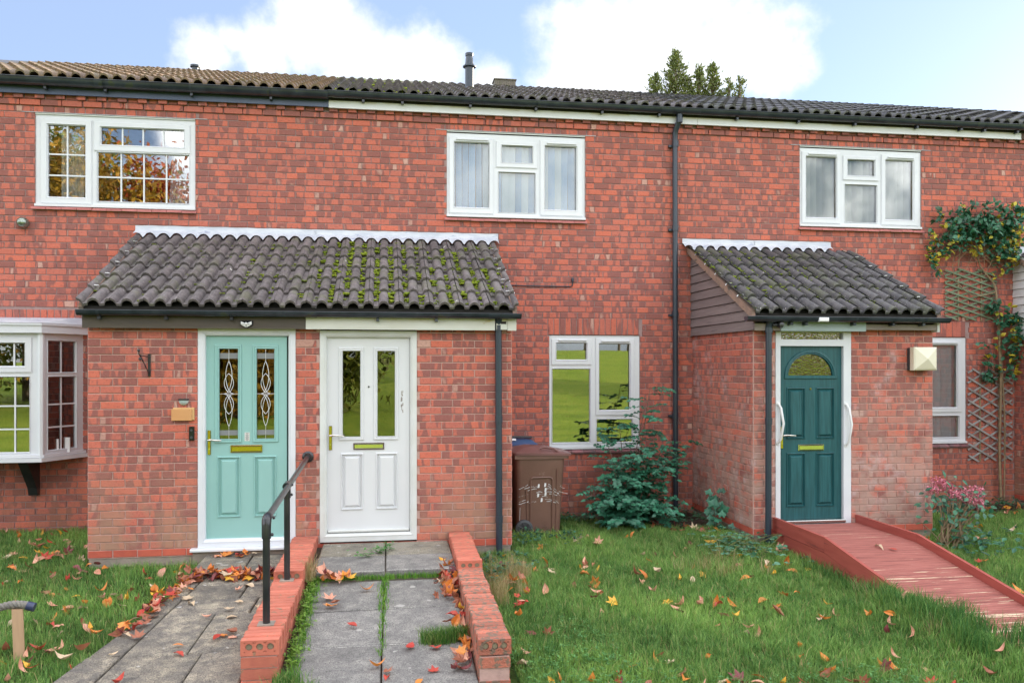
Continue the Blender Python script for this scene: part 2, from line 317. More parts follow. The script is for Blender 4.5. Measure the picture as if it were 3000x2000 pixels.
def ground_mat():
    m, t, b = newmat('turf_ground'); geo = nd(t, 'ShaderNodeNewGeometry'); p = geo.outputs['Position']
    sp = nd(t, 'ShaderNodeSeparateXYZ'); t.links.new(p, sp.inputs[0])
    near = ramp(t, noise(t, p, 9, 5), [(.35, (.030, .045, .012)), (.65, (.055, .095, .022))])
    far = ramp(t, noise(t, p, .7, 8, .7), [(.3, (.15, .23, .022)), (.5, (.23, .31, .03)), (.7, (.33, .36, .05))])
    far = mixc(t, mth(t, 'MULTIPLY', smooth_range(t, noise(t, p, 2.6, 5, .7), .60, .68), .6), far, (.34, .17, .05))
    t.links.new(mixc(t, smooth_range(t, sp.outputs['Y'], -8.0, -12.0), near, far), b.inputs['Base Color'])
    b.inputs['Roughness'].default_value = .95; b.inputs['Specular IOR Level'].default_value = .1
    bump(t, b, noise(t, p, 30, 4), .8, .03); return m
m_ground = ground_mat()
def deck_mat():
    m, t, b = newmat('worn_red_deck_paint'); vec, r = objvec(t, (1.0, 26, 26))
    n = noise(t, vec, 2.2, 6, .7)
    col = ramp(t, n, [(.30, (.13, .036, .030)), (.48, (.28, .085, .066)), (.68, (.37, .130, .105))])
    c = nd(t, 'ShaderNodeTexCoord'); g = nd(t, 'ShaderNodeNewGeometry'); sp = nd(t, 'ShaderNodeSeparateXYZ'); t.links.new(g.outputs['Position'], sp.inputs[0])
    wearz = nd(t, 'ShaderNodeMapRange'); t.links.new(sp.outputs['Y'], wearz.inputs[0]); wearz.inputs[1].default_value = -2.2; wearz.inputs[2].default_value = -4.8; wearz.inputs[3].default_value = .0; wearz.inputs[4].default_value = .11
    wr = smooth_range(t, mth(t, 'ADD', noise(t, vec, 1.1, 5, .75), wearz.outputs[0]), .650, .70)
    col = mixc(t, wr, col, (.62, .50, .34)); t.links.new(col, b.inputs['Base Color']); b.inputs['Roughness'].default_value = .7
    bump(t, b, n, .5, .006); return m
m_deck = deck_mat()
m_rampb = M('red_ramp_board_paint', (.30, .060, .045), (.36, .080, .060), 4, .6, .3, 40, (6, .6, 6), c3=(.20, .045, .035), s3=3, t3=.62)
m_bin = M('brown_bin_plastic', (.150, .080, .060), (.185, .100, .075), 3, .42, .1, 40, c3=(.24, .16, .13), s3=6, t3=.68)
m_binlid = M('maroon_bin_lid_plastic', (.160, .072, .066), (.200, .095, .085), 3, .45, .1, 40)
m_binb = M('blue_bin_lid_plastic', (.035, .075, .17), (.05, .10, .21), 3, .35)
m_bind = M('dark_bin_plastic', (.03, .032, .036), rough=.5)
m_rubber = M('wheel_plastic', (.035, .04, .046), (.05, .055, .06), 8, .55)
m_tape = M('peeling_white_tape', (.75, .75, .76), rough=.25)
m_film = glass_mat('clear_tape_film', .05, (.90, .90, .88), .1, 8)
m_wood = M('pale_timber', (.50, .33, .20), (.42, .27, .16), 5, .7, .2, 40, (8, 8, .6))
m_rope = M('grey_rope', (.22, .20, .17), (.14, .135, .13), 30, .85, .5, 120)
m_ropeend = M('blue_tape', (.03, .04, .09), rough=.35)
m_plaque = M('orange_brown_plaque', (.55, .27, .11), (.58, .31, .13), 3, .4)
m_plaquew = M('pale_timber_plaque_back', (.62, .40, .17), rough=.6)
m_trg = M('green_trellis_stain', (.12, .17, .10), (.17, .22, .14), 9, .8, .3, 60)
m_trw = M('weathered_grey_trellis', (.36, .36, .36), (.22, .20, .19), 8, .85, .3, 60)
m_boxc = M('cream_plastic_box', (.72, .68, .54), (.70, .65, .50), 4, .4)
m_lampg = M('pale_lamp_glass', (.46, .56, .54), rough=.12)
m_dome = M('metal_dome_lamp', (.20, .24, .20), (.30, .34, .30), 4, .18, metal=.7)
m_white = M('white_plastic', (.78, .79, .80), rough=.35)
m_rust = M('chipped_white_enamel', (.74, .76, .77), (.70, .71, .71), 6, .35, c3=(.30, .11, .05), s3=18, t3=.66)
m_cable = M('dark_cable', (.03, .035, .05), rough=.5)
m_frogmortar = M('sandy_mortar', (.26, .21, .14), (.19, .16, .11), 20, .95, .6, 80)
m_sticker = M('white_sticker', (.62, .63, .60), rough=.5)
m_ink = M('dark_print', (.10, .10, .10), rough=.6)
m_screen = M('doorbell_black', (.010, .014, .018), rough=.15)

# ------------------------------------------------------------------ mesh helpers
class MB:
    def __init__(s): s.v = []; s.f = []; s.uv = []; s.col = []
    def add(s, vs, fs, col=None, uv=None):
        o = len(s.v); s.v.extend(tuple(p) for p in vs); s.f.extend(tuple(i+o for i in f) for f in fs)
        if col is not None: s.col.extend([col]*len(vs))
        if uv is not None: s.uv.extend(uv)
        return s
    def box(s, x0, x1, y0, y1, z0, z1, col=None):
        return s.add([(x0,y0,z0),(x1,y0,z0),(x1,y1,z0),(x0,y1,z0),(x0,y0,z1),(x1,y0,z1),(x1,y1,z1),(x0,y1,z1)],
                     [(0,1,5,4),(1,2,6,5),(2,3,7,6),(3,0,4,7),(4,5,6,7),(3,2,1,0)], col)
    def bbox(s, x0, x1, y0, y1, z0, z1, c=.004):
        # box with chamfered edges towards -Y
        v = [(x0,y1,z0),(x1,y1,z0),(x1,y1,z1),(x0,y1,z1),(x0,y0+c,z0),(x1,y0+c,z0),(x1,y0+c,z1),(x0,y0+c,z1),(x0+c,y0,z0+c),(x1-c,y0,z0+c),(x1-c,y0,z1-c),(x0+c,y0,z1-c)]
        f = [(3,2,1,0)]+[(i, (i+1)%4, 4+(i+1)%4, 4+i) for i in range(4)]+[(4+i, 4+(i+1)%4, 8+(i+1)%4, 8+i) for i in range(4)]+[(8,9,10,11)]
        return s.add(v, f)
    def tube(s, pts, r, n=8, caps=True):
        pts = [Vector(p) for p in pts]; R = r if isinstance(r, (list, tuple)) else [r]*len(pts)
        o = len(s.v); up = None
        for i, p in enumerate(pts):
            t = (pts[min(i+1, len(pts)-1)]-pts[max(i-1, 0)])
            t = t.normalized() if t.length > 1e-9 else Vector((0, 0, 1))
            if up is None: up = Vector((0, 0, 1)) if abs(t.z) < .9 else Vector((1, 0, 0))
            a = t.cross(up)
            if a.length < 1e-6: a = t.cross(Vector((0, 1, 0)))
            a.normalize(); b = a.cross(t); up = b
            for k in range(n):
                q = 2*math.pi*k/n; s.v.append(tuple(p+a*(R[i]*math.cos(q))+b*(R[i]*math.sin(q))))
        for i in range(len(pts)-1):
            for k in range(n): s.f.append((o+i*n+k, o+i*n+(k+1)%n, o+(i+1)*n+(k+1)%n, o+(i+1)*n+k))
        if caps:
            s.f.append(tuple(o+k for k in range(n))[::-1]); s.f.append(tuple(o+(len(pts)-1)*n+k for k in range(n)))
        return s
    def lathe(s, prof, c, axis='Z', n=20):
        o = len(s.v)
        for r, h in prof:
            for k in range(n):
                q = 2*math.pi*k/n; a, b = r*math.cos(q), r*math.sin(q)
                s.v.append({'Z': (c[0]+a, c[1]+b, c[2]+h), 'Y': (c[0]+a, c[1]+h, c[2]+b), 'X': (c[0]+h, c[1]+a, c[2]+b)}[axis])
        for i in range(len(prof)-1):
            for k in range(n): s.f.append((o+i*n+k, o+i*n+(k+1)%n, o+(i+1)*n+(k+1)%n, o+(i+1)*n+k))
        s.f.append(tuple(o+k for k in range(n))[::-1]); s.f.append(tuple(o+(len(prof)-1)*n+k for k in range(n)))
        return s
    def ring(s, outer, inner, prof):
        # mitred rectangular moulding in an XZ plane: prof = [(t from outer 0 to inner 1, y)]
        o = len(s.v)
        for t, y in prof:
            x0, x1, z0, z1 = [a+(b-a)*t for a, b in zip(outer, inner)]
            s.v += [(x0,y,z0),(x1,y,z0),(x1,y,z1),(x0,y,z1)]
        for i in range(len(prof)-1):
            for k in range(4): s.f.append((o+i*4+k, o+i*4+(k+1)%4, o+(i+1)*4+(k+1)%4, o+(i+1)*4+k))
        return s
    def plate(s, x0, x1, z0, z1, y0, y1, holes=()):
        xs = sorted({x0, x1, *[min(max(h[i], x0), x1) for h in holes for i in (0, 1)]}); zs = sorted({z0, z1, *[min(max(h[i], z0), z1) for h in holes for i in (2, 3)]})
        inh = lambda x, z: any(h[0]-1e-6 < x < h[1]+1e-6 and h[2]-1e-6 < z < h[3]+1e-6 for h in holes)
        solid = [[not inh((xs[i]+xs[i+1])/2, (zs[j]+zs[j+1])/2) for j in range(len(zs)-1)] for i in range(len(xs)-1)]
        vid = {}
        def V(i, j, k):
            if (i, j, k) not in vid: vid[(i, j, k)] = len(s.v); s.v.append((xs[i], (y0, y1)[k], zs[j]))
            return vid[(i, j, k)]
        ok = lambda i, j: 0 <= i < len(xs)-1 and 0 <= j < len(zs)-1 and solid[i][j]
        for i in range(len(xs)-1):
            for j in range(len(zs)-1):
                if not solid[i][j]: continue
                s.f.append((V(i,j,0),V(i+1,j,0),V(i+1,j+1,0),V(i,j+1,0))); s.f.append((V(i,j+1,1),V(i+1,j+1,1),V(i+1,j,1),V(i,j,1)))
                if not ok(i-1, j): s.f.append((V(i,j,1),V(i,j,0),V(i,j+1,0),V(i,j+1,1)))
                if not ok(i+1, j): s.f.append((V(i+1,j,0),V(i+1,j,1),V(i+1,j+1,1),V(i+1,j+1,0)))
                if not ok(i, j-1): s.f.append((V(i,j,1),V(i+1,j,1),V(i+1,j,0),V(i,j,0)))
                if not ok(i, j+1): s.f.append((V(i,j+1,0),V(i+1,j+1,0),V(i+1,j+1,1),V(i,j+1,1)))
        return s
    def mesh(s, name, mat, base=(0, 0, 0), smooth=False, xf=None):
        me = bpy.data.meshes.new(name)
        vs = [tuple(xf @ Vector(p)) for p in s.v] if xf else s.v
        if base != (0, 0, 0): vs = [(p[0]-base[0], p[1]-base[1], p[2]-base[2]) for p in vs]
        me.from_pydata(vs, [], s.f); me.materials.append(mat)
        if s.col:
            a = me.color_attributes.new('tint', 'FLOAT_COLOR', 'POINT')
            a.data.foreach_set('color', np.array([(c[0], c[1], c[2], 1) for c in s.col], 'f').ravel())
        if s.uv:
            li = np.empty(len(me.loops), 'i'); me.loops.foreach_get('vertex_index', li)
            me.uv_layers.new(name='UVMap').data.foreach_set('uv', np.array(s.uv, 'f')[li].ravel())
        if smooth:
            me.polygons.foreach_set('use_smooth', [True]*len(me.polygons))
            if smooth != 'all':
                try: me.set_sharp_from_angle(angle=RAD(40))
                except Exception: pass
        me.update(); return me
BASE = {}
def link(name, me, parent=None, loc=None, rot=None, **props):
    o = bpy.data.objects.new(name, me); COL.objects.link(o)
    if parent is not None: o.parent = parent; BASE[o] = BASE[parent]
    if loc is not None:
        b = BASE[parent] if parent is not None else (0, 0, 0)
        o.location = (loc[0]-b[0], loc[1]-b[1], loc[2]-b[2])
    if rot is not None: o.rotation_euler = rot
    for k, v in props.items():
        if v is not None: o[k] = v
    return o
def build(mb, name, mat, parent=None, smooth=False, **props):
    if parent is not None: return link(name, mb.mesh(name, mat, BASE[parent], smooth), parent, **props)
    a = np.array(mb.v); b = tuple(float(x) for x in ((a[:,0].min()+a[:,0].max())/2, (a[:,1].min()+a[:,1].max())/2, a[:,2].min()))
    o = link(name, mb.mesh(name, mat, b, smooth), None, **props); o.location = b; BASE[o] = b
    return o
def thing(name, loc, label, category, group=None):
    o = bpy.data.objects.new(name, None); COL.objects.link(o); o.location = loc; o.empty_display_size = .2
    BASE[o] = tuple(loc); o['label'] = label; o['category'] = category
    if group: o['group'] = group
    return o
def setting(o): o['kind'] = 'structure'; return o
def tagged(o, label, category, group=None, kind=None):
    o['label'] = label; o['category'] = category
    if group: o['group'] = group
    if kind: o['kind'] = kind
    return o
def fast_mesh(name, verts, faces4=None, faces3=None, mat=None, cols=None):
    me = bpy.data.meshes.new(name); nv = len(verts); me.vertices.add(nv); me.vertices.foreach_set('co', np.asarray(verts, 'f').ravel())
    n4 = 0 if faces4 is None else len(faces4); n3 = 0 if faces3 is None else len(faces3)
    idx = np.concatenate([x for x in (None if not n4 else np.asarray(faces4, 'i').ravel(), None if not n3 else np.asarray(faces3, 'i').ravel()) if x is not None])
    tot = np.concatenate([np.full(n4, 4, 'i'), np.full(n3, 3, 'i')])
    me.loops.add(len(idx)); me.loops.foreach_set('vertex_index', idx); me.polygons.add(n4+n3)
    me.polygons.foreach_set('loop_start', np.concatenate([[0], np.cumsum(tot)[:-1]]).astype('i'))
    me.polygons.foreach_set('loop_total', tot)
    if cols is not None:
        a = me.color_attributes.new('tint', 'FLOAT_COLOR', 'POINT'); c = np.ones((nv, 4), 'f'); c[:, :3] = cols; a.data.foreach_set('color', c.ravel())
    me.materials.append(mat); me.update(calc_edges=True); return me

# ------------------------------------------------------------------ terrain
def sst(t): t = min(max(t, 0), 1); return t*t*(3-2*t)
def bank(x, y): return .165*math.exp(-((x-3.36)/.27)**2)*sst((-3.55-y)/.6)*sst((6.3+y)/.7)
def gz(x, y):
    if y > -1.5: z = -.07
    elif y > -8: z = -.07-.045*(-1.5-y)
    else: z = -.3625-.10*sst((-8-y)/4)
    z += bank(x, y)
    if y < -13: z += 3.75*sst((-13-y)/52)*(.8+.2*math.sin(x*.06+.6))
    return z
def pz1(y): return -.05-.055*(-2.55-y)
def pz2(y): return -.005-.075*(-3.05-y)
def deckz(y): return .12 if y > -2.88 else .12-.165*(-2.88-y)
xs = [-220, -120, -60, -40]+[-30+i*2.0 for i in range(9)]+[-13+.5*i for i in range(31)]+[2.4+.1*i for i in range(21)]+[4.5+.5*i for i in range(23)]+[16+2*i for i in range(12)]+[44, 60, 120, 220]
ys = [-240, -160, -110, -90, -75]+[-66+2*i for i in range(25)]+[-16+.4*i for i in range(24)]+[-6.6+.15*i for i in range(24)]+[-2.8+.4*i for i in range(12)]+[4, 8, 20, 60, 140, 240]
gv = [(x, y, gz(x, y)) for y in ys for x in xs]; nx = len(xs)
gf = [(j*nx+i, j*nx+i+1, (j+1)*nx+i+1, (j+1)*nx+i) for j in range(len(ys)-1) for i in range(nx-1)]
mb = MB(); mb.add(gv, gf); g = link('ground', mb.mesh('ground', m_ground, smooth='all')); setting(g)

# ------------------------------------------------------------------ bricks
BRK = {}
def brick_tint(r):
    k = r.random()
    if k < .15: return (.06*r.random(), .75+.25*r.random(), r.random()*.3)
    if k > .82: return (.10+.10*r.random(), .5*r.random(), r.random()*.8)      # plain bright red
    if k < .40: return (.74+.2*r.random(), .3*r.random(), r.random()*.45)       # purple brown
    return (.42+.28*r.random(), .8*r.random(), r.random()**2)
def brick_geo(Lb, H, seed):
    r = random.Random(seed); c = .0028; h = Lb/2; j = lambda: r.uniform(-.0012, .0012)
    x0, x1, z0, z1 = -h+j(), h+j(), -H/2+j(), H/2+j(); y0 = -.0075+r.uniform(-.0018, .0014); y1 = .02
    v = [(x0,y1,z0),(x1,y1,z0),(x1,y1,z1),(x0,y1,z1),(x0,y0+c,z0),(x1,y0+c,z0),(x1,y0+c,z1),(x0,y0+c,z1),(x0+c,y0,z0+c),(x1-c,y0+j(),z0+c),(x1-c,y0+j(),z1-c),(x0+c,y0,z1-c)]
    f = [(i, (i+1)%4, 4+(i+1)%4, 4+i) for i in range(4)]+[(4+i, 4+(i+1)%4, 8+(i+1)%4, 8+i) for i in range(4)]+[(8,9,10,11)]
    su, sv = r.uniform(0, 60), r.uniform(0, 60)
    return v, f, brick_tint(r), [(su+p[0], sv+p[2]) for p in v]
def brick_mesh(Lb, mat, var, H=.065):
    key = (round(Lb/.005), mat.name, var, H)
    if key not in BRK:
        v, f, c, uv = brick_geo(round(Lb/.005)*.005, H, hash((key[0], var))); b = MB(); b.add(v, f, c, uv); BRK[key] = b.mesh('brick', mat)
    return BRK[key]
def lay_bricks(wall, spec, mat, limit, rot=0.0):
    """spec: list of (x, y, z, length, height). The nearest ones become single bricks, the rest one joined part."""
    if not spec: return
    spec = sorted(spec, key=lambda q: (Vector(q[:3])-CAM).length)
    for i, (x, y, z, Lb, H) in enumerate(spec[:limit]):
        link('brick', brick_mesh(Lb, mat, rnd.randrange(34), H), wall, (x, y, z), (0, 0, rot))
    rest = spec[limit:]
    if rest:
        b = MB(); cr, sr = math.cos(rot), math.sin(rot)
        for x, y, z, Lb, H in rest:
            v, f, c, uv = brick_geo(Lb, H, rnd.random())
            b.add([(x+p[0]*cr-p[1]*sr, y+p[0]*sr+p[1]*cr, z+p[2]) for p in v], f, c, uv)
        build(b, 'brick_courses', mat, wall, kind='stuff')
def course(x0, x1, z, j0, pitch, holes, y=0.0, H=.065, joint=.010):
    """cut one running course into bricks around the openings"""
    out = []; segs = [(x0, x1)]
    for h in holes:
        if h[2] < z < h[3]:
            ns = []
            for a, b in segs:
                if h[1] <= a or h[0] >= b: ns.append((a, b)); continue
                if h[0] > a: ns.append((a, h[0]))
                if h[1] < b: ns.append((h[1], b))
            segs = ns
    for a, b in segs:
        k = math.floor((a-j0)/pitch); c = j0+k*pitch
        while c < b-1e-6:
            p, q = max(c, a), min(c+pitch, b)
            if q-p > .03: out.append(((p+q)/2, y, z, (q-p)-joint, H))
            c += pitch
    return out

# ------------------------------------------------------------------ roof tiles
TW = .3
def tile_mesh(w, Lt, nrolls, mat, key):
    p = w/nrolls; rw, H = .053, .056; offs = [0, .026, .044, .0535, p-.0535, p-.044, p-.026]
    xs_ = [k*p+o for k in range(nrolls) for o in offs]+[nrolls*p]
    h = lambda x: H*math.sqrt(max(0, 1-((min((x % p), p-(x % p)))/rw)**2))*1.0
    r = random.Random(key); b = MB(); n = len(xs_); g = .0035
    top = []
    for s_ in (0, Lt):
        for i, x in enumerate(xs_):
            xx = min(max(x, g), nrolls*p-g*.3); seam = .004 if i == 0 else (-.004 if i == n-1 else 0)
            top.append((xx, -s_, h(x)+.032*s_/Lt+seam+r.uniform(-.0012, .0012)))
    low = [(q[0], q[1], q[2]-.024) for q in top[n:]]
    v = top+low
    f = [(n+i, n+i+1, i+1, i) for i in range(n-1)]+[(2*n+i, 2*n+i+1, n+i+1, n+i) for i in range(n-1)]
    b.add(v, f); return b.mesh('roof_tile', mat, smooth=True)
def tiled_slope(roof, x0, x1, ytop, ztop, yeave, zeave, rows, mat, tw=TW, left_half=False):
    ang = math.atan2(ztop-zeave, ytop-yeave); Ls = math.hypot(ztop-zeave, ytop-yeave); ga = Ls/rows
    var = [tile_mesh(tw, ga+.05, 2, mat, i) for i in range(5)]; half = [tile_mesh(tw/2, ga+.05, 1, mat, i+9) for i in range(2)]
    n = (x1-x0)/tw
    for r in range(rows):
        d = r*ga-.05 if r else 0.0
        y = ytop-d*math.cos(ang); z = ztop-d*math.sin(ang)
        x = x0
        while x < x1-.05:
            full = x+tw <= x1+.03
            me = rnd.choice(var if full else half)
            link('roof_tile', me, roof, (x, y-.0, z+.012), (ang+rnd.uniform(-.006, .006), rnd.uniform(-.005, .005), rnd.uniform(-.003, .003)))
            x += tw if full else tw/2
    return ang, Ls, ga
def moss_clumps(roof, pts, name='moss'):
    ico = []
    t = (1+5**.5)/2
    for a in ((-1,t,0),(1,t,0),(-1,-t,0),(1,-t,0),(0,-1,t),(0,1,t),(0,-1,-t),(0,1,-t),(t,0,-1),(t,0,1),(-t,0,-1),(-t,0,1)): ico.append(Vector(a).normalized())
    F = [(0,11,5),(0,5,1),(0,1,7),(0,7,10),(0,10,11),(1,5,9),(5,11,4),(11,10,2),(10,7,6),(7,1,8),(3,9,4),(3,4,2),(3,2,6),(3,6,8),(3,8,9),(4,9,5),(2,4,11),(6,2,10),(8,6,7),(9,8,1)]
    b = MB()
    for p, r in pts:
        for k in range(rnd.randint(4, 8)):
            q = Vector(p)+Vector((rnd.gauss(0, r*.55), rnd.gauss(0, r*.8), rnd.uniform(0, r*.25))); rr = r*rnd.uniform(.28, .6)
            b.add([q+Vector((v.x, v.y, v.z*.7))*rr*rnd.uniform(.75, 1.25) for v in ico], F)
    build(b, name, m_moss, roof, smooth='all', kind='stuff')
def gutter(parent, x0, x1, y, z, r, brackets=(), joints=(), ends=(True, True), name='gutter', label=None):
    b = MB(); n = 10
    o = len(b.v); rows = []
    for x in (x0, x1):
        for k in range(n+1):
            q = math.pi*k/n; b.v.append((x, y+r*math.cos(q), z-r*math.sin(q)*1.05))
        for k in range(n, -1, -1):
            q = math.pi*k/n; b.v.append((x, y+(r-.004)*math.cos(q), z-(r-.004)*math.sin(q)*1.05+.002))
    m = 2*(n+1)
    for k in range(m): b.f.append((o+k, o+(k+1)%m, o+m+(k+1)%m, o+m+k))
    for e, s_ in zip(ends, (0, m)):
        if e: b.f.append(tuple(o+s_+k for k in range(n+1)))
    b.tube([(x0, y-r, z), (x1, y-r, z)], .005, 6); 
    gt = build(b, name, m_black, parent, smooth=True, label=label)
    for x, w in [(x, .028) for x in brackets]+[(x, .11) for x in joints]:
        bb = MB(); oo = 0
        for xx in (x-w/2, x+w/2):
            for k in range(n+1):
                q = math.pi*k/n; bb.v.append((xx, y+(r+.004)*math.cos(q), z-(r+.006)*math.sin(q)*1.05+.003))
        for k in range(n): bb.f.append((k, k+1, n+2+k, n+1+k))
        bb.f.append((0, n, 2*n+1, n+1))
        if w < .05: bb.box(x-w/2, x+w/2, y, y+r+.03, z-r-.035, z-r*.4)
        build(bb, 'gutter_bracket' if w < .05 else 'gutter_joint', m_black, gt, smooth=True)
    return gt

# ------------------------------------------------------------------ windows
def window(parent, x0, x1, z0, z1, lights, yf=.012, mat=m_pvc, glass=m_glass, name='window', xf=None, label=None, sill=True):
    fr = MB(); holes = []
    for l in lights: holes.append(l['o'] if 'o' in l else tuple(a+b for a, b in zip(l['p'], (-.016, .016, -.016, .016))))
    fr.plate(x0, x1, z0, z1, yf, yf+.065, holes)
    if sill: fr.box(x0-.004, x1+.004, yf-.035, yf-.0015, z0+.002, z0+.030)
    for l in lights:
        if 'o' not in l:
            p = l['p']; q = holes[lights.index(l)]; fr.ring(q, p, [(0, yf-.002), (.4, yf-.008), (1, yf+.014), (1, yf+.022)])
    if xf is None: w = build(fr, name, mat, parent, label=label)
    else: w = link(name, fr.mesh(name, mat, BASE[parent], xf=xf), parent, label=label)
    def put(b, nm, m_, sm=False):
        return build(b, nm, m_, w, sm) if xf is None else link(nm, b.mesh(nm, m_, BASE[parent], sm, xf=xf), w)
    for l in lights:
        p = l['p']; y = yf
        if 'o' in l:
            o = tuple(a+b for a, b in zip(l['o'], (.003, -.003, .003, -.003))); y = yf-.012; b = MB()
            wd = p[0]-o[0]
            b.ring(o, p, [(0, yf+.05), (0, yf-.006), (.06, yf-.014), (.70, yf-.014), (.80, yf-.017), (1, yf+.004), (1, yf+.012)])
            b.ring(tuple(a+c for a, c in zip(l['o'], (-.004, .004, -.004, .004))), o, [(0, yf-.004), (1, yf-.0035)])
            put(b, 'sash', mat)
            if l.get('vent'): put(MB().bbox(p[0]+.02, p[1]-.0, yf-.03, yf-.0155, p[3]+.028, p[3]+.048), 'trickle_vent', mat)
        b = MB(); g_ = p; b.box(g_[0]-.004, g_[1]+.004, yf+.0215, yf+.0265, g_[2]-.004, g_[3]+.004); put(b, 'pane', l.get('glass', glass))
        for k, c in l.get('bars', []):
            b = MB()
            if k == 'v': b.box(c-.0085, c+.0085, yf+.013, yf+.0205, p[2], p[3])
            else: b.box(p[0], p[1], yf+.0125, yf+.0203, c-.0085, c+.0085)
            put(b, 'glazing_bar', mat)
    return w
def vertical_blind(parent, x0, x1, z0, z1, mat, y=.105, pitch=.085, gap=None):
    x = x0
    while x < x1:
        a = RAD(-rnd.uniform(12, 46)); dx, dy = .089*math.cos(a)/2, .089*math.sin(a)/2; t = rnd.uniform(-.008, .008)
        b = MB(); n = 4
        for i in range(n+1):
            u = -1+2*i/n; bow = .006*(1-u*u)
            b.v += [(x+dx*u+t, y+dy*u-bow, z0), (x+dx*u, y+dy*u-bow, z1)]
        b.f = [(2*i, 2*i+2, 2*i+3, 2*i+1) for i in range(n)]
        build(b, 'blind_slat', mat if (mat is not m_blind or rnd.random() < .55) else m_blind_skyl, parent, smooth='all'); x += pitch
def curtain(parent, x0, x1, z0, z1, lean=0, y=.115, mat=m_net):
    b = MB(); n = 40
    for i in range(n+1):
        u = i/n; x = x0+(x1-x0)*u; d = .022*math.sin(u*44)+.01*math.sin(u*19)
        b.v += [(x+lean*(1-u if lean > 0 else 1-u), y+d, z0), (x, y+d*.7, z1)]
    b.f = [(2*i, 2*i+2, 2*i+3, 2*i+1) for i in range(n)]
    build(b, 'net_curtain', mat, parent, smooth='all')
def sill_tiles(parent, x0, x1, z, n, mat=m_sill):
    s_ = build(MB().box(x0, x1, -.004, .05, z-.052, z-.012), 'window_sill', m_mortar, parent)
    w = (x1-x0)/n
    for i in range(n):
        a, b_ = x0+i*w+.003, x0+(i+1)*w-.003; dz = rnd.uniform(-.003, .003); b = MB()
        b.add([(a,-.052,z-.050+dz),(b_,-.052,z-.050+dz),(b_,.02,z-.026+dz),(a,.02,z-.026+dz),(a,-.052,z-.030+dz),(b_,-.052,z-.030+dz),(b_,.02,z-.004+dz),(a,.02,z-.004+dz)],
              [(0,1,5,4),(1,2,6,5),(2,3,7,6),(3,0,4,7),(4,5,6,7),(3,2,1,0)])
        build(b, 'sill_tile', mat, s_)
    return s_

# ------------------------------------------------------------------ the terrace of houses
ZS = 4.85           # underside of the projecting string course
PITCH = 4.67; HX = [-6.104, -1.434, 3.236, 7.906, 12.576]
ROOF_T = .374
def rz(y): return 5.177+ROOF_T*y
def lit3(x, z1, zb):   # the three-light upstairs window
    s = [dict(o=(x+.028, x+.585, zb+.045, z1-.045), p=(x+.098, x+.525, zb+.128, z1-.115), vent=1),
         dict(o=(x+.618, x+1.142, z1-.41, z1-.078), p=(x+.696, x+1.08, z1-.338, z1-.135)),
         dict(p=(x+.657, x+1.114, zb+.080, z1-.470)),
         dict(o=(x+1.178, x+1.732, zb+.045, z1-.045), p=(x+1.248, x+1.648, zb+.128, z1-.120), vent=1)]
    return s
def lit_low(x, z0, z1):
    return [dict(o=(x+.025, x+.550, z1-.375, z1-.040), p=(x+.095, x+.480, z1-.305, z1-.100), vent=1),
            dict(p=(x+.045, x+.524, z0+.085, z1-.43)),
            dict(o=(x+.600, x+1.120, z0+.425, z1-.030), p=(x+.655, x+1.050, z0+.495, z1-.108), vent=1),
            dict(p=(x+.625, x+1.085, z0+.083, z0+.370))]
HLAB = [('brick terraced house with a white bay window and georgian-barred upstairs window under dark blue fascia', 'terraced house'),
        ('middle brick terraced house with blue-tinted blinds upstairs and a plain window beside the brown bin', 'terraced house'),
        ('brick terraced house behind the green door porch with beige upstairs blinds and white fascia', 'terraced house'),
        ('brick terraced house at far right edge behind the white clad porch', 'terraced house')]
house = []
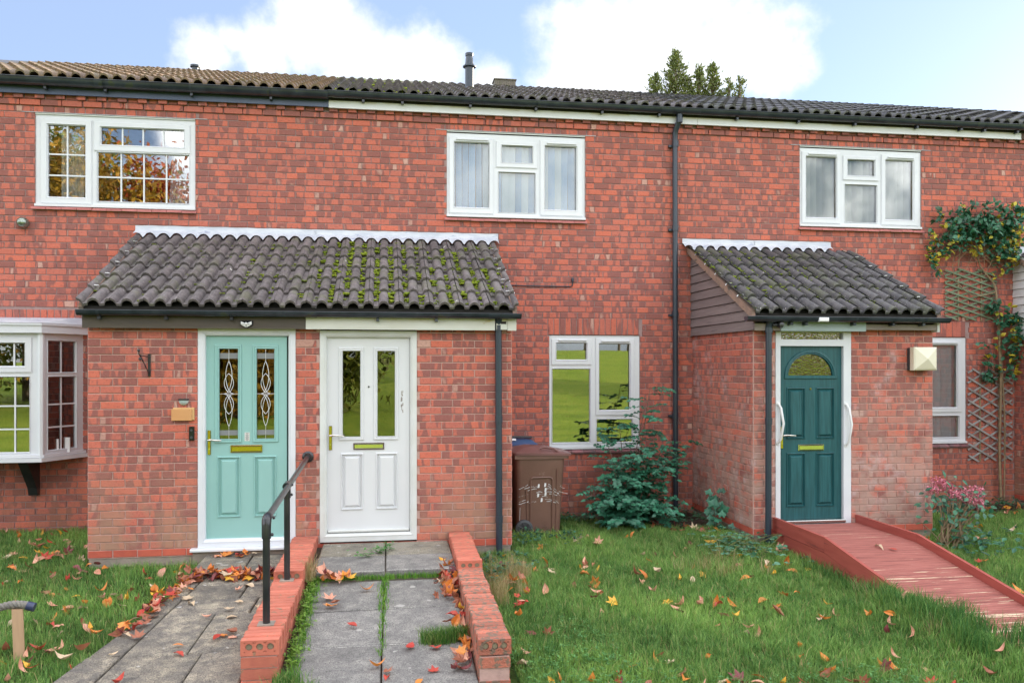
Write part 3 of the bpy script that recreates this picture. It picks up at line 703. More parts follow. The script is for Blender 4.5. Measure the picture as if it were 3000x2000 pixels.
for i in range(4):
    x0, x1 = HX[i], HX[i+1]
    h = thing('terraced_house', ((x0+x1)/2, 0, -.07), HLAB[i][0], HLAB[i][1], 'terraced houses in the brick row'); house.append(h)
    up = {0: (-4.758, -2.990), 1: (0.0, 1.762), 2: (4.690, 6.452), 3: None}[i]
    lo = {0: None, 1: (1.300, 2.484), 2: (5.945, 7.129), 3: None}[i]
    holes = []
    if up: holes.append((up[0], up[1], 3.648, 4.775))
    if lo: holes.append((lo[0], lo[1], .735, 2.238))
    if i == 0: holes.append((-5.9, -4.28, .80, 2.30))
    wl = MB(); wl.plate(x0, x1, -.30, 5.02, 0.0, .11, holes)
    wl.box(x0, x0+.06, .115, 7.3, -.3, 4.95); wl.box(x1-.06, x1, .115, 7.3, -.3, 4.95)      # party walls
    wl.box(x0, x1, 7.305, 7.42, -.3, 5.0); wl.box(x0+.065, x1-.065, .115, 7.3, 2.40, 2.55); wl.box(x0+.065, x1-.065, .115, 7.3, -.12, -.02); wl.box(x0+.065, x1-.065, .115, 7.3, 4.955, 5.0)
    wall = build(wl, 'wall', m_mortar, h)
    porch = {0: (-3.565, 9), 1: (-9, .531), 2: (3.2, 5.335), 3: (7.87, 10.0)}[i]
    hid = holes+[(porch[0]+.02, porch[1]-.02, -1, 2.95)]
    if lo: hid.append((lo[0]-.02, lo[1]+.03, 2.238, 2.45))
    if i == 0: hid.append((-6.2, -3.5, 2.285, 2.50))
    if i == 2: hid.append((5.5, 6.99, 2.238, 2.45))
    spec = []
    own = lambda L_: [q for q in L_ if x0 <= q[0] < x1]
    for k in range(-1, 66):
        z = ZS-.075*k-.0375
        if z < -.12: break
        if k == -1: spec += own(course(x0-.3, x1+.3, z, -.027+.06, .225, [], -.020)); continue
        hh = list(hid)
        if k == 0 and up: hh.append((up[0]-.02, up[1]+.02, z-.01, z+.01)); spec += course(up[0]-.02, up[1]+.02, z, up[0]-.02, .1125, [])
        spec += own(course(x0-.3, x1+.3, z, -.027+(0 if k % 2 == 0 else .1125), .225, hh))
    if lo: 
        n = round((lo[1]-lo[0]+.05)/.075)
        for q in range(n): spec.append((lo[0]-.02+.0375+.0745*q, 0, 2.345, .0645, .205))
    if i == 0:
        for q in range(34): spec.append((-6.08+.0745*q, 0, 2.3925, .0645, .205))
    if i == 2:
        for q in range(16): spec.append((5.90+.0745*q, 0, 2.345, .0645, .205))
    vis = [q for q in spec if q[0] > -5.4 and q[0] < 8.3]; inv = [q for q in spec if not (q[0] > -5.4 and q[0] < 8.3)]
    lay_bricks(wall, vis+inv, m_brick, 240 if i < 3 else 60)
    # dentil course of alternate headers under the fascia
    n = int((x1-x0)/.1125)
    for q in range(n):
        xx = x0+.056+q*.1125
        if xx < -5.5 or xx > 8.4: continue
        proud = q % 2 == 0
        link('brick', brick_mesh(.098, m_brick, rnd.randrange(20), .065), wall, (xx, -.046 if proud else -.016, 4.958 if proud else 4.962))
    b = MB(); b.box(x0, x1, -.012, -.001, ZS+.076, 5.0); build(b, 'wall_head', m_mortar, wall)
    # fascia
    fz = (4.968, 5.085)
    fl = MB(); fl.box(x0+.002, x1-.002, -.085, -.062, *fz)
    if i in (1, 2): fl.box(x0+.002, x1-.002, -.090, -.0605, fz[0]-.008, fz[0]+.006)
    build(fl, 'fascia', (m_navyf, m_whitef, m_whitef, m_soffit)[i], h)
    b = MB(); b.box(x0+.002, x1-.002, -.060, .0, 4.990, 5.0); build(b, 'soffit', m_soffit, h)
    # roof
    rb = MB(); yr = 3.7; e = -.02
    rb.add([(x0,-.10,rz(-.10)+e),(x1,-.10,rz(-.10)+e),(x1,yr,rz(yr)+e),(x0,yr,rz(yr)+e),(x1,7.5,5.15),(x0,7.5,5.15),
            (x0,-.10,rz(-.10)-.09),(x1,-.10,rz(-.10)-.09),(x1,7.5,5.02),(x0,7.5,5.02)],
           [(0,1,2,3),(3,2,4,5),(6,7,1,0),(9,8,7,6),(5,4,8,9),(0,3,5,9,6),(7,8,4,2,1)])
    roof = build(rb, 'roof', m_under, h)
    xa, xb = max(x0, -5.9), min(x1, 10.9); nn = round((xb-xa)/.292)
    if i == 3: xb = xa+nn*.292
    tiled_slope(roof, xa, xb, yr-.03, rz(yr-.03)-.004, -.150, rz(-.150)-.004, 12, m_tiler if i == 0 else (m_tile2 if i > 1 else m_tile), tw=(xb-xa)/nn)
    nr = 10; w = (xb-xa)/nr
    for q in range(nr):
        b = MB(); a = xa+q*w
        for s_, rr in ((a+.004, .135), (a+w-.004, .130)):
            for k in range(9):
                t = math.pi*k/8; b.v.append((s_, yr+rr*math.cos(t), rz(yr)-.052+rr*.80*math.sin(t)))
        b.f = [(k, k+1, 10+k, 9+k) for k in range(8)]+[tuple(range(8, -1, -1)), tuple(range(9, 18))]
        build(b, 'ridge_tile', m_ridge, roof, smooth=True)
    pts = []
    for q in range(150 if i < 3 else 40):
        x = rnd.uniform(max(x0, -5.4), min(x1, 8.6)); y = rnd.choice((rnd.uniform(2.9, 3.7), rnd.uniform(0, 3.6)))
        pts.append(((x, y, rz(y)+.022), rnd.uniform(.018, .038)))
    for q in range(60 if i < 3 else 20):
        x = rnd.uniform(max(x0, -4.8), min(x1, 8.6)); dy = rnd.uniform(-.12, .02); pts.append(((x, yr+dy, rz(yr)-.06+.108*math.sqrt(1-(dy/.135)**2)), rnd.uniform(.016, .03)))
    if i == 1:
        for q in range(90):
            x = rnd.uniform(-1.4, .2); y = rnd.uniform(0, 3.6); pts.append(((x, y, rz(y)+.025), rnd.uniform(.02, .045)))
    moss_clumps(roof, pts)
    br = {0: (-4.6, -3.95, -3.0, -2.1), 1: (-1.02, -.55, .28, 1.1, 1.95, 2.7), 2: (3.75, 4.6, 5.4, 6.3, 6.95, 7.3, 7.8), 3: (8.5, 9.3)}[i]
    gutter(h, x0, x1, -.155, (5.118 if i == 0 else 5.128), (.074 if i == 0 else .062), br, ({0: (-4.0,), 1: (-1.30, 2.93), 2: (7.2,), 3: ()}[i]), (i == 0, False))
    # openings
    if i == 0:
        x, z1, zb = up[0], 4.757, 3.690
        L_ = [dict(o=(x+.052, x+.612, zb+.035, z1-.045), p=(x+.134, x+.536, zb+.120, z1-.118), bars=[('v', x+.338), ('h', zb+.37), ('h', zb+.615)]),
              dict(o=(x+.634, x+1.712, z1-.400, z1-.055), p=(x+.714, x+1.634, z1-.318, z1-.122), bars=[('v', x+.714+.23*k) for k in (1, 2, 3)]),
              dict(p=(x+.676, x+1.690, zb+.085, z1-.418), bars=[('v', x+.676+.2535*k) for k in (1, 2, 3)]+[('h', zb+.368)])]
        w = window(h, x, up[1], zb, z1, L_, label='window with white georgian bars and net curtains')
        curtain(w, x+.24, x+.50, zb+.05, z1-.05); curtain(w, x+1.50, x+1.74, zb+.05, z1-.05, lean=-.06)
    elif up:
        x, z1, zb = up[0], 4.745, 3.700
        w = window(h, x, up[1], zb, z1, lit3(x, z1, zb), glass=m_glassu, label='three-light upstairs window with closed vertical blinds')
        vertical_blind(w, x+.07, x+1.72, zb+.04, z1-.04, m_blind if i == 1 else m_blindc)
    if up:
        sill_tiles(h, up[0]-.035, up[1]+.02, 3.700, 11)
        build(MB().box(up[0]-.14, up[1]+.14, -.014, -.002, 4.7735, 4.7795), 'lintel_edge', m_lead, h)
        build(MB().box(up[0], up[1], -.004, .012, 4.758, 4.772), 'window_head', m_pvc_old, h)
    if lo:
        w = window(h, lo[0], lo[1], .787, 2.232, lit_low(lo[0], .787, 2.232), label='ground floor window with small top opener')
        sill_tiles(h, lo[0]-.03, lo[1]+.03, .790, 8, m_sillw)
        if i == 2: vertical_blind(w, lo[0]+.05, lo[1]-.06, .85, 2.2, m_blindb)
# simple end blocks of the terrace, unseen; right one added to shade the foreground
for xa, xb, lab in ((-20.5, HX[0]-.004, 'plain end block of the brick terrace beyond the left edge'), (HX[4]+.004, 34.0, 'plain end block of the brick terrace beyond the right edge')):
    b = MB(); b.box(xa, xb, 0, 7.42, -.3, 4.99)
    t = thing('terraced_house', ((xa+xb)/2, 0, -.07), lab, 'terraced house', 'terraced houses in the brick row'); build(b, 'wall', m_red, t)
    rb = MB(); rb.add([(xa,-.15,5.11),(xb,-.15,5.11),(xb,3.7,6.63),(xa,3.7,6.63),(xb,7.5,5.15),(xa,7.5,5.15),(xa,-.15,5.0),(xb,-.15,5.0),(xb,7.5,5.0),(xa,7.5,5.0)],
                  [(0,1,2,3),(3,2,4,5),(6,7,1,0),(9,8,7,6),(5,4,8,9),(0,3,5,9,6),(7,8,4,2,1)]); build(rb, 'roof', m_tile2, t)
# chimney flue, vents, ridge terminal
def flue(h):
    x, y, z = .482, 2.0, rz(2.0); b = MB()
    b.lathe([(.085, -.06), (.085, .05), (.064, .07), (.064, .36), (.098, .37), (.098, .385), (.070, .40), (.060, .44), (.056, .50), (.052, .505), (.052, .53), (.060, .535), (.062, .555), (.062, .575), (.050, .58), (.02, .575)], (x, y, z), 'Z', 24)
    build(b, 'flue', m_pipe, h, smooth=True)
flue(house[1])
b = MB(); b.lathe([(.05, -.1), (.05, .085), (.075, .09), (.075, .12), (.03, .125)], (-3.70, 3.25, rz(3.25)+.03), 'Z', 16); build(b, 'roof_vent', m_pipe, house[0], smooth=True)
b = MB(); b.lathe([(.05, -.1), (.05, .14), (.078, .145), (.078, .20), (.06, .205)], (5.545, 4.05, 6.55), 'Z', 16); build(b, 'roof_vent', m_pipe, house[2], smooth=True)
b = MB(); b.box(1.07, 1.43, 3.58, 3.82, 6.52, 6.69); b.box(1.055, 1.445, 3.56, 3.84, 6.69, 6.705)
for k in range(9): b.box(1.085+.038*k, 1.105+.038*k, 3.572, 3.58, 6.60, 6.67)
build(b, 'ridge_vent', m_ridge, house[1])
# main downpipe between the middle and right house
b = MB(); X = 2.935
b.tube([(X+.03, -.150, 5.06), (X+.03, -.150, 5.00), (X+.022, -.128, 4.95), (X+.004, -.088, 4.88), (X, -.070, 4.83), (X, -.070, 4.70)], .036, 14)
b.tube([(X, -.070, 4.72), (X+.008, -.070, .0)], .034, 14)
for z in (4.99, 4.70, 3.62, 2.52, 1.2): b.tube([(X+(.03 if z > 4.9 else .003), -.150 if z > 4.9 else -.07, z-.035), (X+(.03 if z > 4.9 else .003), -.150 if z > 4.9 else -.07, z+.035)], .041, 14)
for z in (3.60, 2.50, 1.2, 4.68): b.box(X-.075, X+.05, -.05, -.006, z-.014, z+.014)
build(b, 'downpipe', m_pipe, house[1], smooth=True)
# bay window of the left house
def bay(h):
    xc, yc, xw = -4.50, -.50, -4.235
    z0, z1 = .835, 2.205
    xl = -6.6
    bw = window(h, xl+.0, xc, z0, z1, [
        dict(p=(xl+.10, -5.72, z0+.07, z1-.07), bars=[('v', -6.1), ('h', z0+.4), ('h', z0+.8)]),
        dict(o=(-5.50, -4.595, z1-.435, z1-.045), p=(-5.42, -4.675, z1-.36, z1-.115), bars=[('v', -4.785), ('v', -5.0), ('v', -5.2)]),
        dict(p=(-5.48, -4.63, z0+.065, z1-.485), bars=[('v', -4.775), ('v', -4.985), ('v', -5.2), ('h', z0+.315), ('h', z0+.57)])], yf=yc, name='bay_window', label='white bay window front with georgian bars')
    ang = math.atan2(-yc, xw-xc); Ls = math.hypot(xw-xc, yc)
    xf = Matrix.Translation((xc, yc, 0)) @ Matrix.Rotation(ang, 4, 'Z')
    s_ = window(h, .0, Ls, z0, z1, [dict(p=(.085, Ls-.11, z1-.43, z1-.085), bars=[('v', Ls/2-.015)]), dict(p=(.085, Ls-.11, z0+.075, z1-.485), bars=[('v', Ls/2-.015), ('h', z0+.325), ('h', z0+.58)])],
           yf=.0, name='bay_window', xf=xf, label='white splayed bay window side against the house wall')
    b = MB(); b.tube([(xc-.005, yc+.005, z0), (xc-.005, yc+.005, z1)], .035, 8); build(b, 'corner_post', m_pvc, h)
    def skirt(z0_, z1_, out, nm, m_):
        q = .4*out; b = MB(); P = [(xl, yc-out), (xc+q, yc-out), (xw+out*1.05, -.012), (xl, -.012)]
        n = 4; b.add([(*p, z0_) for p in P]+[(*p, z1_) for p in P], [(0,1,5,4),(1,2,6,5),(2,3,7,6),(3,0,4,7),(4,5,6,7),(3,2,1,0)]); return build(b, nm, m_, h)
    skirt(z0-.045, z0-.001, .055, 'bay_sill', m_pvc)
    skirt(z1+.001, z1+.085, .06, 'bay_fascia', m_pvc)
    skirt(z1+.0855, z1+.110, .075, 'bay_fascia', m_pvc)
    b = MB(); P = [(xl, yc-.08), (xc+.03, yc-.08), (xw+.08, -.012), (xl, -.012)]; zz = z1+.111
    b.add([(*P[0], zz), (*P[1], zz), (*P[2], zz), (*P[3], zz), (xl, -.015, zz+.09), (xw-.02, -.015, zz+.085), (xc-.14, yc+.12, zz+.045), (xl, yc+.12, zz+.05)], [(0,1,6,7),(1,2,5,6),(7,6,5,4),(3,2,1,0)])
    build(b, 'bay_roof', m_lead, h)
    b = MB(); b.box(xl, xc, yc+.30, yc+.31, z0-.04, z0); 
    b = MB(); b.box(-4.47, -4.40, -.30, -.285, .86, 1.02); b.box(-4.385, -4.315, -.20, -.185, .86, 1.03); build(b, 'window_card', m_net, s_)
    for cx in (-4.755,):
        b = MB(); P = [(-.012, .36), (-.07, .36), (-.10, .45), (-.36, .775), (-.40, .787), (-.012, .787)]
        b.add([(cx-.05, y, z) for y, z in P]+[(cx+.05, y, z) for y, z in P], [tuple(range(6)), tuple(range(11, 5, -1))]+[(i, 6+i, 6+(i+1)%6, (i+1)%6) for i in range(6)]); build(b, 'bay_corbel', m_ironblk, h)
bay(house[0])

# ------------------------------------------------------------------ doors
def panel(mb, o, y, prof=((0, .0), (.05, -.011), (.12, -.013), (.20, .010), (.30, .011), (.56, -.012), (1, -.0125))):
    x0, x1, z0, z1 = o; w = min(x1-x0, z1-z0)*.5; k = .80
    i = (x0+w*k, x1-w*k, z0+w*k, z1-w*k)
    mb.ring(o, i, [(t, y+d) for t, d in prof]); mb.add([(i[0], y-.0125, i[2]), (i[1], y-.0125, i[2]), (i[1], y-.0125, i[3]), (i[0], y-.0125, i[3])], [(0,1,2,3)])
def lever(parent, x, z, y, right=True, hx=.10):
    b = MB(); b.bbox(x-.015, x+.015, y-.012, y-.0005, z-.145, z+.095, .004); hp = build(b, 'handle_plate', m_brass, parent)
    b = MB(); b.tube([(x, y-.010, z), (x, y-.055, z)], .010, 10); b.tube([(x-.006, y-.055, z), (x+.03, y-.060, z+.004), (x+hx, y-.056, z-.002), (x+hx+.02, y-.048, z-.004)], [.010, .010, .009, .006], 10)
    build(b, 'lever', m_chrome, hp, smooth=True)
    b = MB(); b.lathe([(.008, -.006), (.008, .0)], (x, y-.012, z-.09), 'Y', 12); build(b, 'keyhole', m_chrome, hp)
def letterplate(parent, x0, x1, z0, z1, y, mat, frame=m_brass):
    b = MB(); b.ring((x0, x1, z0, z1), (x0+.008, x1-.008, z0+.008, z1-.008), [(0, y), (0, y-.010), (1, y-.011), (1, y-.006)]); f = build(b, 'letter_plate', frame, parent)
    b = MB(); b.bbox(x0+.009, x1-.009, y-.013, y-.002, z0+.010, z1-.012, .004); build(b, 'flap', mat, f)
def frame_u(x0, x1, z0, z1, w, y0, y1, sill=.07):
    b = MB(); inner = (x0+w, x1-w, z0+sill, z1-w)
    b.ring((x0, x1, z0, z1), inner, [(0, y1), (0, y0), (.55, y0), (.66, y0-.004), (.90, y0+.006), (1, y0+.020), (1, y1)]); return b
def ellipse(cx, cz, a, b_, y, t0=0, t1=2*math.pi, n=20): return [(cx+a*math.cos(t0+(t1-t0)*i/n), y, cz+b_*math.sin(t0+(t1-t0)*i/n)) for i in range(n+1)]
def door_slab(parent, X0, X1, Z0, Z1, y, mat, glazed, panels, label):
    b = MB(); b.plate(X0, X1, Z0, Z1, y, y+.045, [g for g, m_ in glazed]+panels)
    for g, m_ in glazed:
        b.ring(m_, g, [(0, y-.0004), (.10, y-.012), (.45, y-.013), (.55, y-.007), (.85, y-.012), (1, y-.002), (1, y+.03)])
    for p in panels: panel(b, p, y)
    d = build(b, 'door', mat, parent, label=label)
    return d
def teal_door(P):
    y = -1.836; X0, X1, Z0, Z1 = -2.487, -1.721, .155, 2.136
    f = build(frame_u(-2.557, -1.634, .075, 2.208, .070, -1.880, -1.80, .08), 'door_frame', m_pvc, P)
    build(MB().bbox(-2.62, -1.60, -1.945, -1.83, .045, .074, .006), 'threshold', m_pvc, P)
    gx = ((.124, .298), (.478, .644)); mx_ = ((.080, .333), (.438, .686))
    gl = [((X0+a, X0+b, Z1-1.008, Z1-.125), (X0+c, X0+d, Z1-1.045, Z1-.083)) for (a, b), (c, d) in zip(gx, mx_)]
    pn = [(X0+.103, X0+.325, Z1-1.778, Z1-1.178), (X0+.451, X0+.668, Z1-1.778, Z1-1.178)]
    D = door_slab(P, X0, X1, Z0, Z1, y, m_teal, gl, pn, 'pale teal panelled front door with two leaded glass lights')
    for g, m_ in gl:
        x0, x1, z0, z1 = g; build(MB().box(x0-.003, x1+.003, y+.012, y+.018, z0-.003, z1+.003), 'pane', m_glassd, D)
        yy = y+.008; c = (x0+x1)/2
        for a, b_ in ((z1-.095, z1-.040), (z0+.035, z0+.085)): build(MB().box(x0, x1, yy+.001, yy+.003, a, b_), 'obscured_band', m_frost, D)
        zc = (z0+z1)/2; b = MB(); r = .0032
        b.tube([(c, yy, z1), (c, yy, z1-.13)], r*.7, 6); b.tube([(c, yy, z0), (c, yy, z0+.13)], r*.7, 6); b.tube([(x0, yy, zc), (x1, yy, zc)], r*.7, 6)
        for s_ in (1, -1):
            def arc(a0, a1, zb, zt): return [(c+a0*math.sin(math.pi*i/12)**.8, yy, zb+(zt-zb)*i/12) for i in range(13)]
            for q in (-1, 1):
                b.tube(arc(.030*q, 0, zc+s_*.035, zc+s_*.32), r, 6); b.tube(arc(.044*q, 0, zc+s_*.01, zc+s_*.20), r, 6)
                b.tube([(c+.044*q, yy, zc), (c+.014*q, yy, zc+s_*.012), (c, yy, zc+s_*.040)], r, 6)
        build(b, 'lead_came', m_lead_came, D, smooth=True)
    lever(D, X0+.028, Z1-1.016, y); letterplate(D, X0+.229, X0+.531, Z1-1.142, Z1-1.070, y, m_brass)
    b = MB(); b.box(X0+.362, X0+.410, y-.002, y-.0003, Z1-1.03, Z1-.945); s_ = build(b, 'sticker', m_sticker, D)
    b = MB()
    for k in range(9):
        w = (.030, .012, .038, .020, .034, .036, .026, .034, .018)[k]; zc = Z1-.952-.0085*k; b.box(X0+.386-w/2, X0+.386+w/2, y-.0028, y-.0022, zc-.0022, zc+.0012)
    build(b, 'print', m_ink, s_)
def white_door(P):
    y = -1.836; X0, X1, Z0, Z1 = -1.330, -.512, .172, 2.135
    build(frame_u(-1.398, -.441, .092, 2.196, .068, -1.880, -1.80, .08), 'door_frame', m_pvc_old, P, label='scuffed off-white door frame')
    gl = [((X0+.153, X0+.326, Z1-1.000, Z1-.142), (X0+.113, X0+.362, Z1-1.035, Z1-.105)), ((X0+.497, X0+.670, Z1-1.000, Z1-.142), (X0+.457, X0+.706, Z1-1.035, Z1-.105))]
    pn = [(X0+.135, X0+.356, Z1-1.735, Z1-1.165), (X0+.480, X0+.699, Z1-1.735, Z1-1.165)]
    D = door_slab(P, X0, X1, Z0, Z1, y, m_wdoor, gl, pn, 'scuffed white panelled front door with two plain glass lights')
    for g, m_ in gl: build(MB().box(g[0]-.003, g[1]+.003, y+.012, y+.018, g[2]-.003, g[3]+.003), 'pane', m_glassd, D)
    lever(D, X0+.033, Z1-.985, y, hx=.115); letterplate(D, X0+.258, X0+.563, Z1-1.130, Z1-1.064, y, m_chrome, m_soffit)
    b = MB(); b.lathe([(.009, -.006), (.009, .0)], (X0+.41, y, Z1-.50), 'Y', 12); build(b, 'spy_hole', m_ironblk, D)
    b = MB(); b.bbox(X0+.01, X1-.006, y-.030, y-.001, Z0+.010, Z0+.032, .005); build(b, 'weather_bar', m_pvc_old, D)
    b = MB(); r = random.Random(4)      # torn paint scar down the right stile
    for k in range(16):
        x, z = X0+.742+r.uniform(-.010, .010), Z1-.53-.26*r.random(); w, h = r.uniform(.002, .006), r.uniform(.006, .020)
        b.add([(x-w, y-.0008-.0001*k, z-h), (x+w*.6, y-.0008-.0001*k, z-h*.8), (x+w, y-.0008-.0001*k, z+h*.7), (x-w*.4, y-.0008-.0001*k, z+h)], [(0,1,2,3)])
    build(b, 'paint_scar', m_greyf, D)
def green_door(P):
    y = -1.770; X0, X1, Z0, Z1 = 3.510, 4.246, .158, 2.060
    b = MB(); yo = -1.812
    b.plate(3.452, 4.338, .10, 2.222, yo, -1.735, [(X0-.003, X1+.003, Z0-.004, Z1+.003), (X0+.005, X1-.0, 2.135, 2.212)])
    build(b, 'door_frame', m_pvc, P)
    build(MB().box(X0, X1+.004, -1.775, -1.765, 2.128, 2.218), 'fanlight', m_glassp, P)
    build(MB().bbox(X0-.02, X1+.02, -1.835, -1.74, .122, .156, .006), 'threshold', m_chrome, P)
    cx = (X0+X1)/2; zb, zt = Z1-.325, Z1-.085; a = .262
    b = MB(); n = 22; arc = [(cx+a*math.cos(math.pi*i/n), zb+(zt-zb)*math.sin(math.pi*i/n)) for i in range(n+1)]
    outer = [(X1, zb)]+[(X1, Z1) if False else None for _ in ()]
    # slab face with a half-round opening: fan from the arch out to the door edge
    rim = [(min(max(cx+2*a*math.cos(math.pi*i/n), X0), X1), min(zb+2*(zt-zb)*math.sin(math.pi*i/n)*1.6, Z1)) for i in range(n+1)]
    rim = [(X1 if math.cos(math.pi*i/n) > .6 else (X0 if math.cos(math.pi*i/n) < -.6 else q[0]), q[1]) for i, q in enumerate(rim)]
    o = len(b.v); b.v += [(x, y, z) for x, z in arc]+[(x, y, z) for x, z in rim]+[(x, y+.03, z) for x, z in arc]
    b.f += [(o+i, o+n+1+i, o+n+2+i, o+i+1) for i in range(n)]+[(o+i, o+i+1, o+2*n+3+i, o+2*n+2+i) for i in range(n)]
    b.f.append((o, o+n, o+3*n+2, o+2*n+2))
    gp_ = [(X0+p[0], X0+p[1], Z1-p[3], Z1-p[2]) for p in ((.087, .306, .451, 1.018), (.432, .651, .451, 1.018), (.087, .306, 1.168, 1.764), (.432, .651, 1.168, 1.764))]
    b.plate(X0, X1, Z0, zb, y, y+.012, gp_)
    b.box(X0, X1, y+.013, y+.04, Z0, zb-.001)
    for w0, w1, d in ((.0, .050, .014),):
        pr = [(0.045, -.0005), (.040, -.012), (.020, -.014), (.012, -.006), (.003, -.010), (-.004, .004)]
        o = len(b.v)
        for off, dy in pr:
            b.v += [(cx+(a+off)*math.cos(math.pi*i/n), y+dy, zb+(zt-zb+off)*math.sin(math.pi*i/n)-(off if i in (0, n) else 0)*0) for i in range(n+1)]
        for k in range(len(pr)-1):
            for i in range(n): b.f.append((o+k*(n+1)+i, o+k*(n+1)+i+1, o+(k+1)*(n+1)+i+1, o+(k+1)*(n+1)+i))
    b.bbox(cx-a-.045, cx+a+.045, y-.014, y-.0003, zb-.034, zb+.004, .006)
    for p in ((.087, .306, .451, 1.018), (.432, .651, .451, 1.018), (.087, .306, 1.168, 1.764), (.432, .651, 1.168, 1.764)):
        panel(b, (X0+p[0], X0+p[1], Z1-p[3], Z1-p[2]), y)
    D = build(b, 'door', m_green, P, label='dark green panelled door with half-round patterned glass')
    b = MB(); b.add([(x, y+.012, z) for x, z in arc], [tuple(range(n+1))]); build(b, 'pane', m_glassp, D)
    lever(D, X0+.030, Z1-.975, y, hx=.125); letterplate(D, X0+.223, X0+.523, Z1-1.147, Z1-1.078, y, m_chrome, m_chrome)
    b = MB(); b.lathe([(.012, -.006), (.012, .0)], (X0+.368, y, Z1-.468), 'Y', 12); build(b, 'spy_hole', m_chrome, D)
    for x, zz, s_ in ((3.478, (1.005, 1.435), .03), (4.276, (.975, 1.425), .030)):
        b = MB(); z0, z1 = zz
        b.tube([(x, yo-.010, z1), (x+s_*.4, yo-.045, z1-.05), (x+s_, yo-.068, (z0+z1)/2), (x+s_*.4, yo-.045, z0+.05), (x, yo-.010, z0)], .014, 10)
        for z in zz: b.lathe([(.024, -.007), (.024, .0)], (x, yo-.001, z), 'Y', 14)
        build(b, 'grab_handle', m_rust, P, smooth=True)

# ------------------------------------------------------------------ porches
def porch_base(name, label, x0, x1, yf, doors, mat, wear, limit, left_vis):
    P = thing('entrance_porch', ((x0+x1)/2, yf, -.07), label, 'porch', 'brick porches of the terrace')
    holes = [(d[0], d[1], d[2], 2.40) for d in doors]
    b = MB(); b.plate(x0, x1, .0, 2.33, yf, yf+.10, holes); b.box(x0, x0+.10, yf+.1005, -.001, .0, 2.33); b.box(x1-.10, x1, yf+.1005, -.001, .0, 2.33)
    b.box(x0+.101, x1-.101, yf+.101, -.002, -.08, .02); b.box(x0+.101, x1-.101, yf+.101, -.002, 2.335, 2.35)
    w = build(b, 'wall', m_mortar_p, P)
    b = MB(); b.box(x0+.01, x1-.01, yf+.008, -.003, -.30, -.001); build(b, 'plinth', m_concrete, P)
    spec, red, side = [], [], []
    for k in range(-1, 31):
        z = .079+.075*k+.0375
        jit = 0 if k % 2 else .1125
        s_ = course(x0, x1, z, x0+jit, .225, holes, yf)
        if k < 0: red += s_
        elif z < 2.30: spec += s_
        ss = []
        a = -.002
        for (yy, _, _, Lb, H) in course(yf+.012, -.004, z, yf+(0 if k % 2 == 0 else .1125)-.0, .225, []): ss.append((yy, Lb, H))
        for yy, Lb, H in ss:
            if k >= 0 and z > 2.28: continue
            (side if k >= 0 else red).append((x0, yy, z, Lb, H, 'L')); (side if k >= 0 else red).append((x1, yy, z, Lb, H, 'R'))
    vis = spec+[]
    lf = [q[:5] for q in side if q[5] == 'L']; rt = [q[:5] for q in side if q[5] == 'R']
    n1 = min(len(spec), limit); lay_bricks(w, spec, mat, n1)
    lay_bricks(w, lf, mat, max(0, limit-n1) if left_vis else 0, -math.pi/2); lay_bricks(w, rt, mat, 0, math.pi/2)
    for q in red:
        if len(q) == 5: link('plinth_brick', brick_mesh(q[3], m_red, rnd.randrange(12)), w, q[:3])
        elif q[5] == 'L': link('plinth_brick', brick_mesh(q[3], m_red, rnd.randrange(12)), w, q[:3], (0, 0, -math.pi/2))
        else: link('plinth_brick', brick_mesh(q[3], m_red, rnd.randrange(12)), w, q[:3], (0, 0, math.pi/2))
    return P
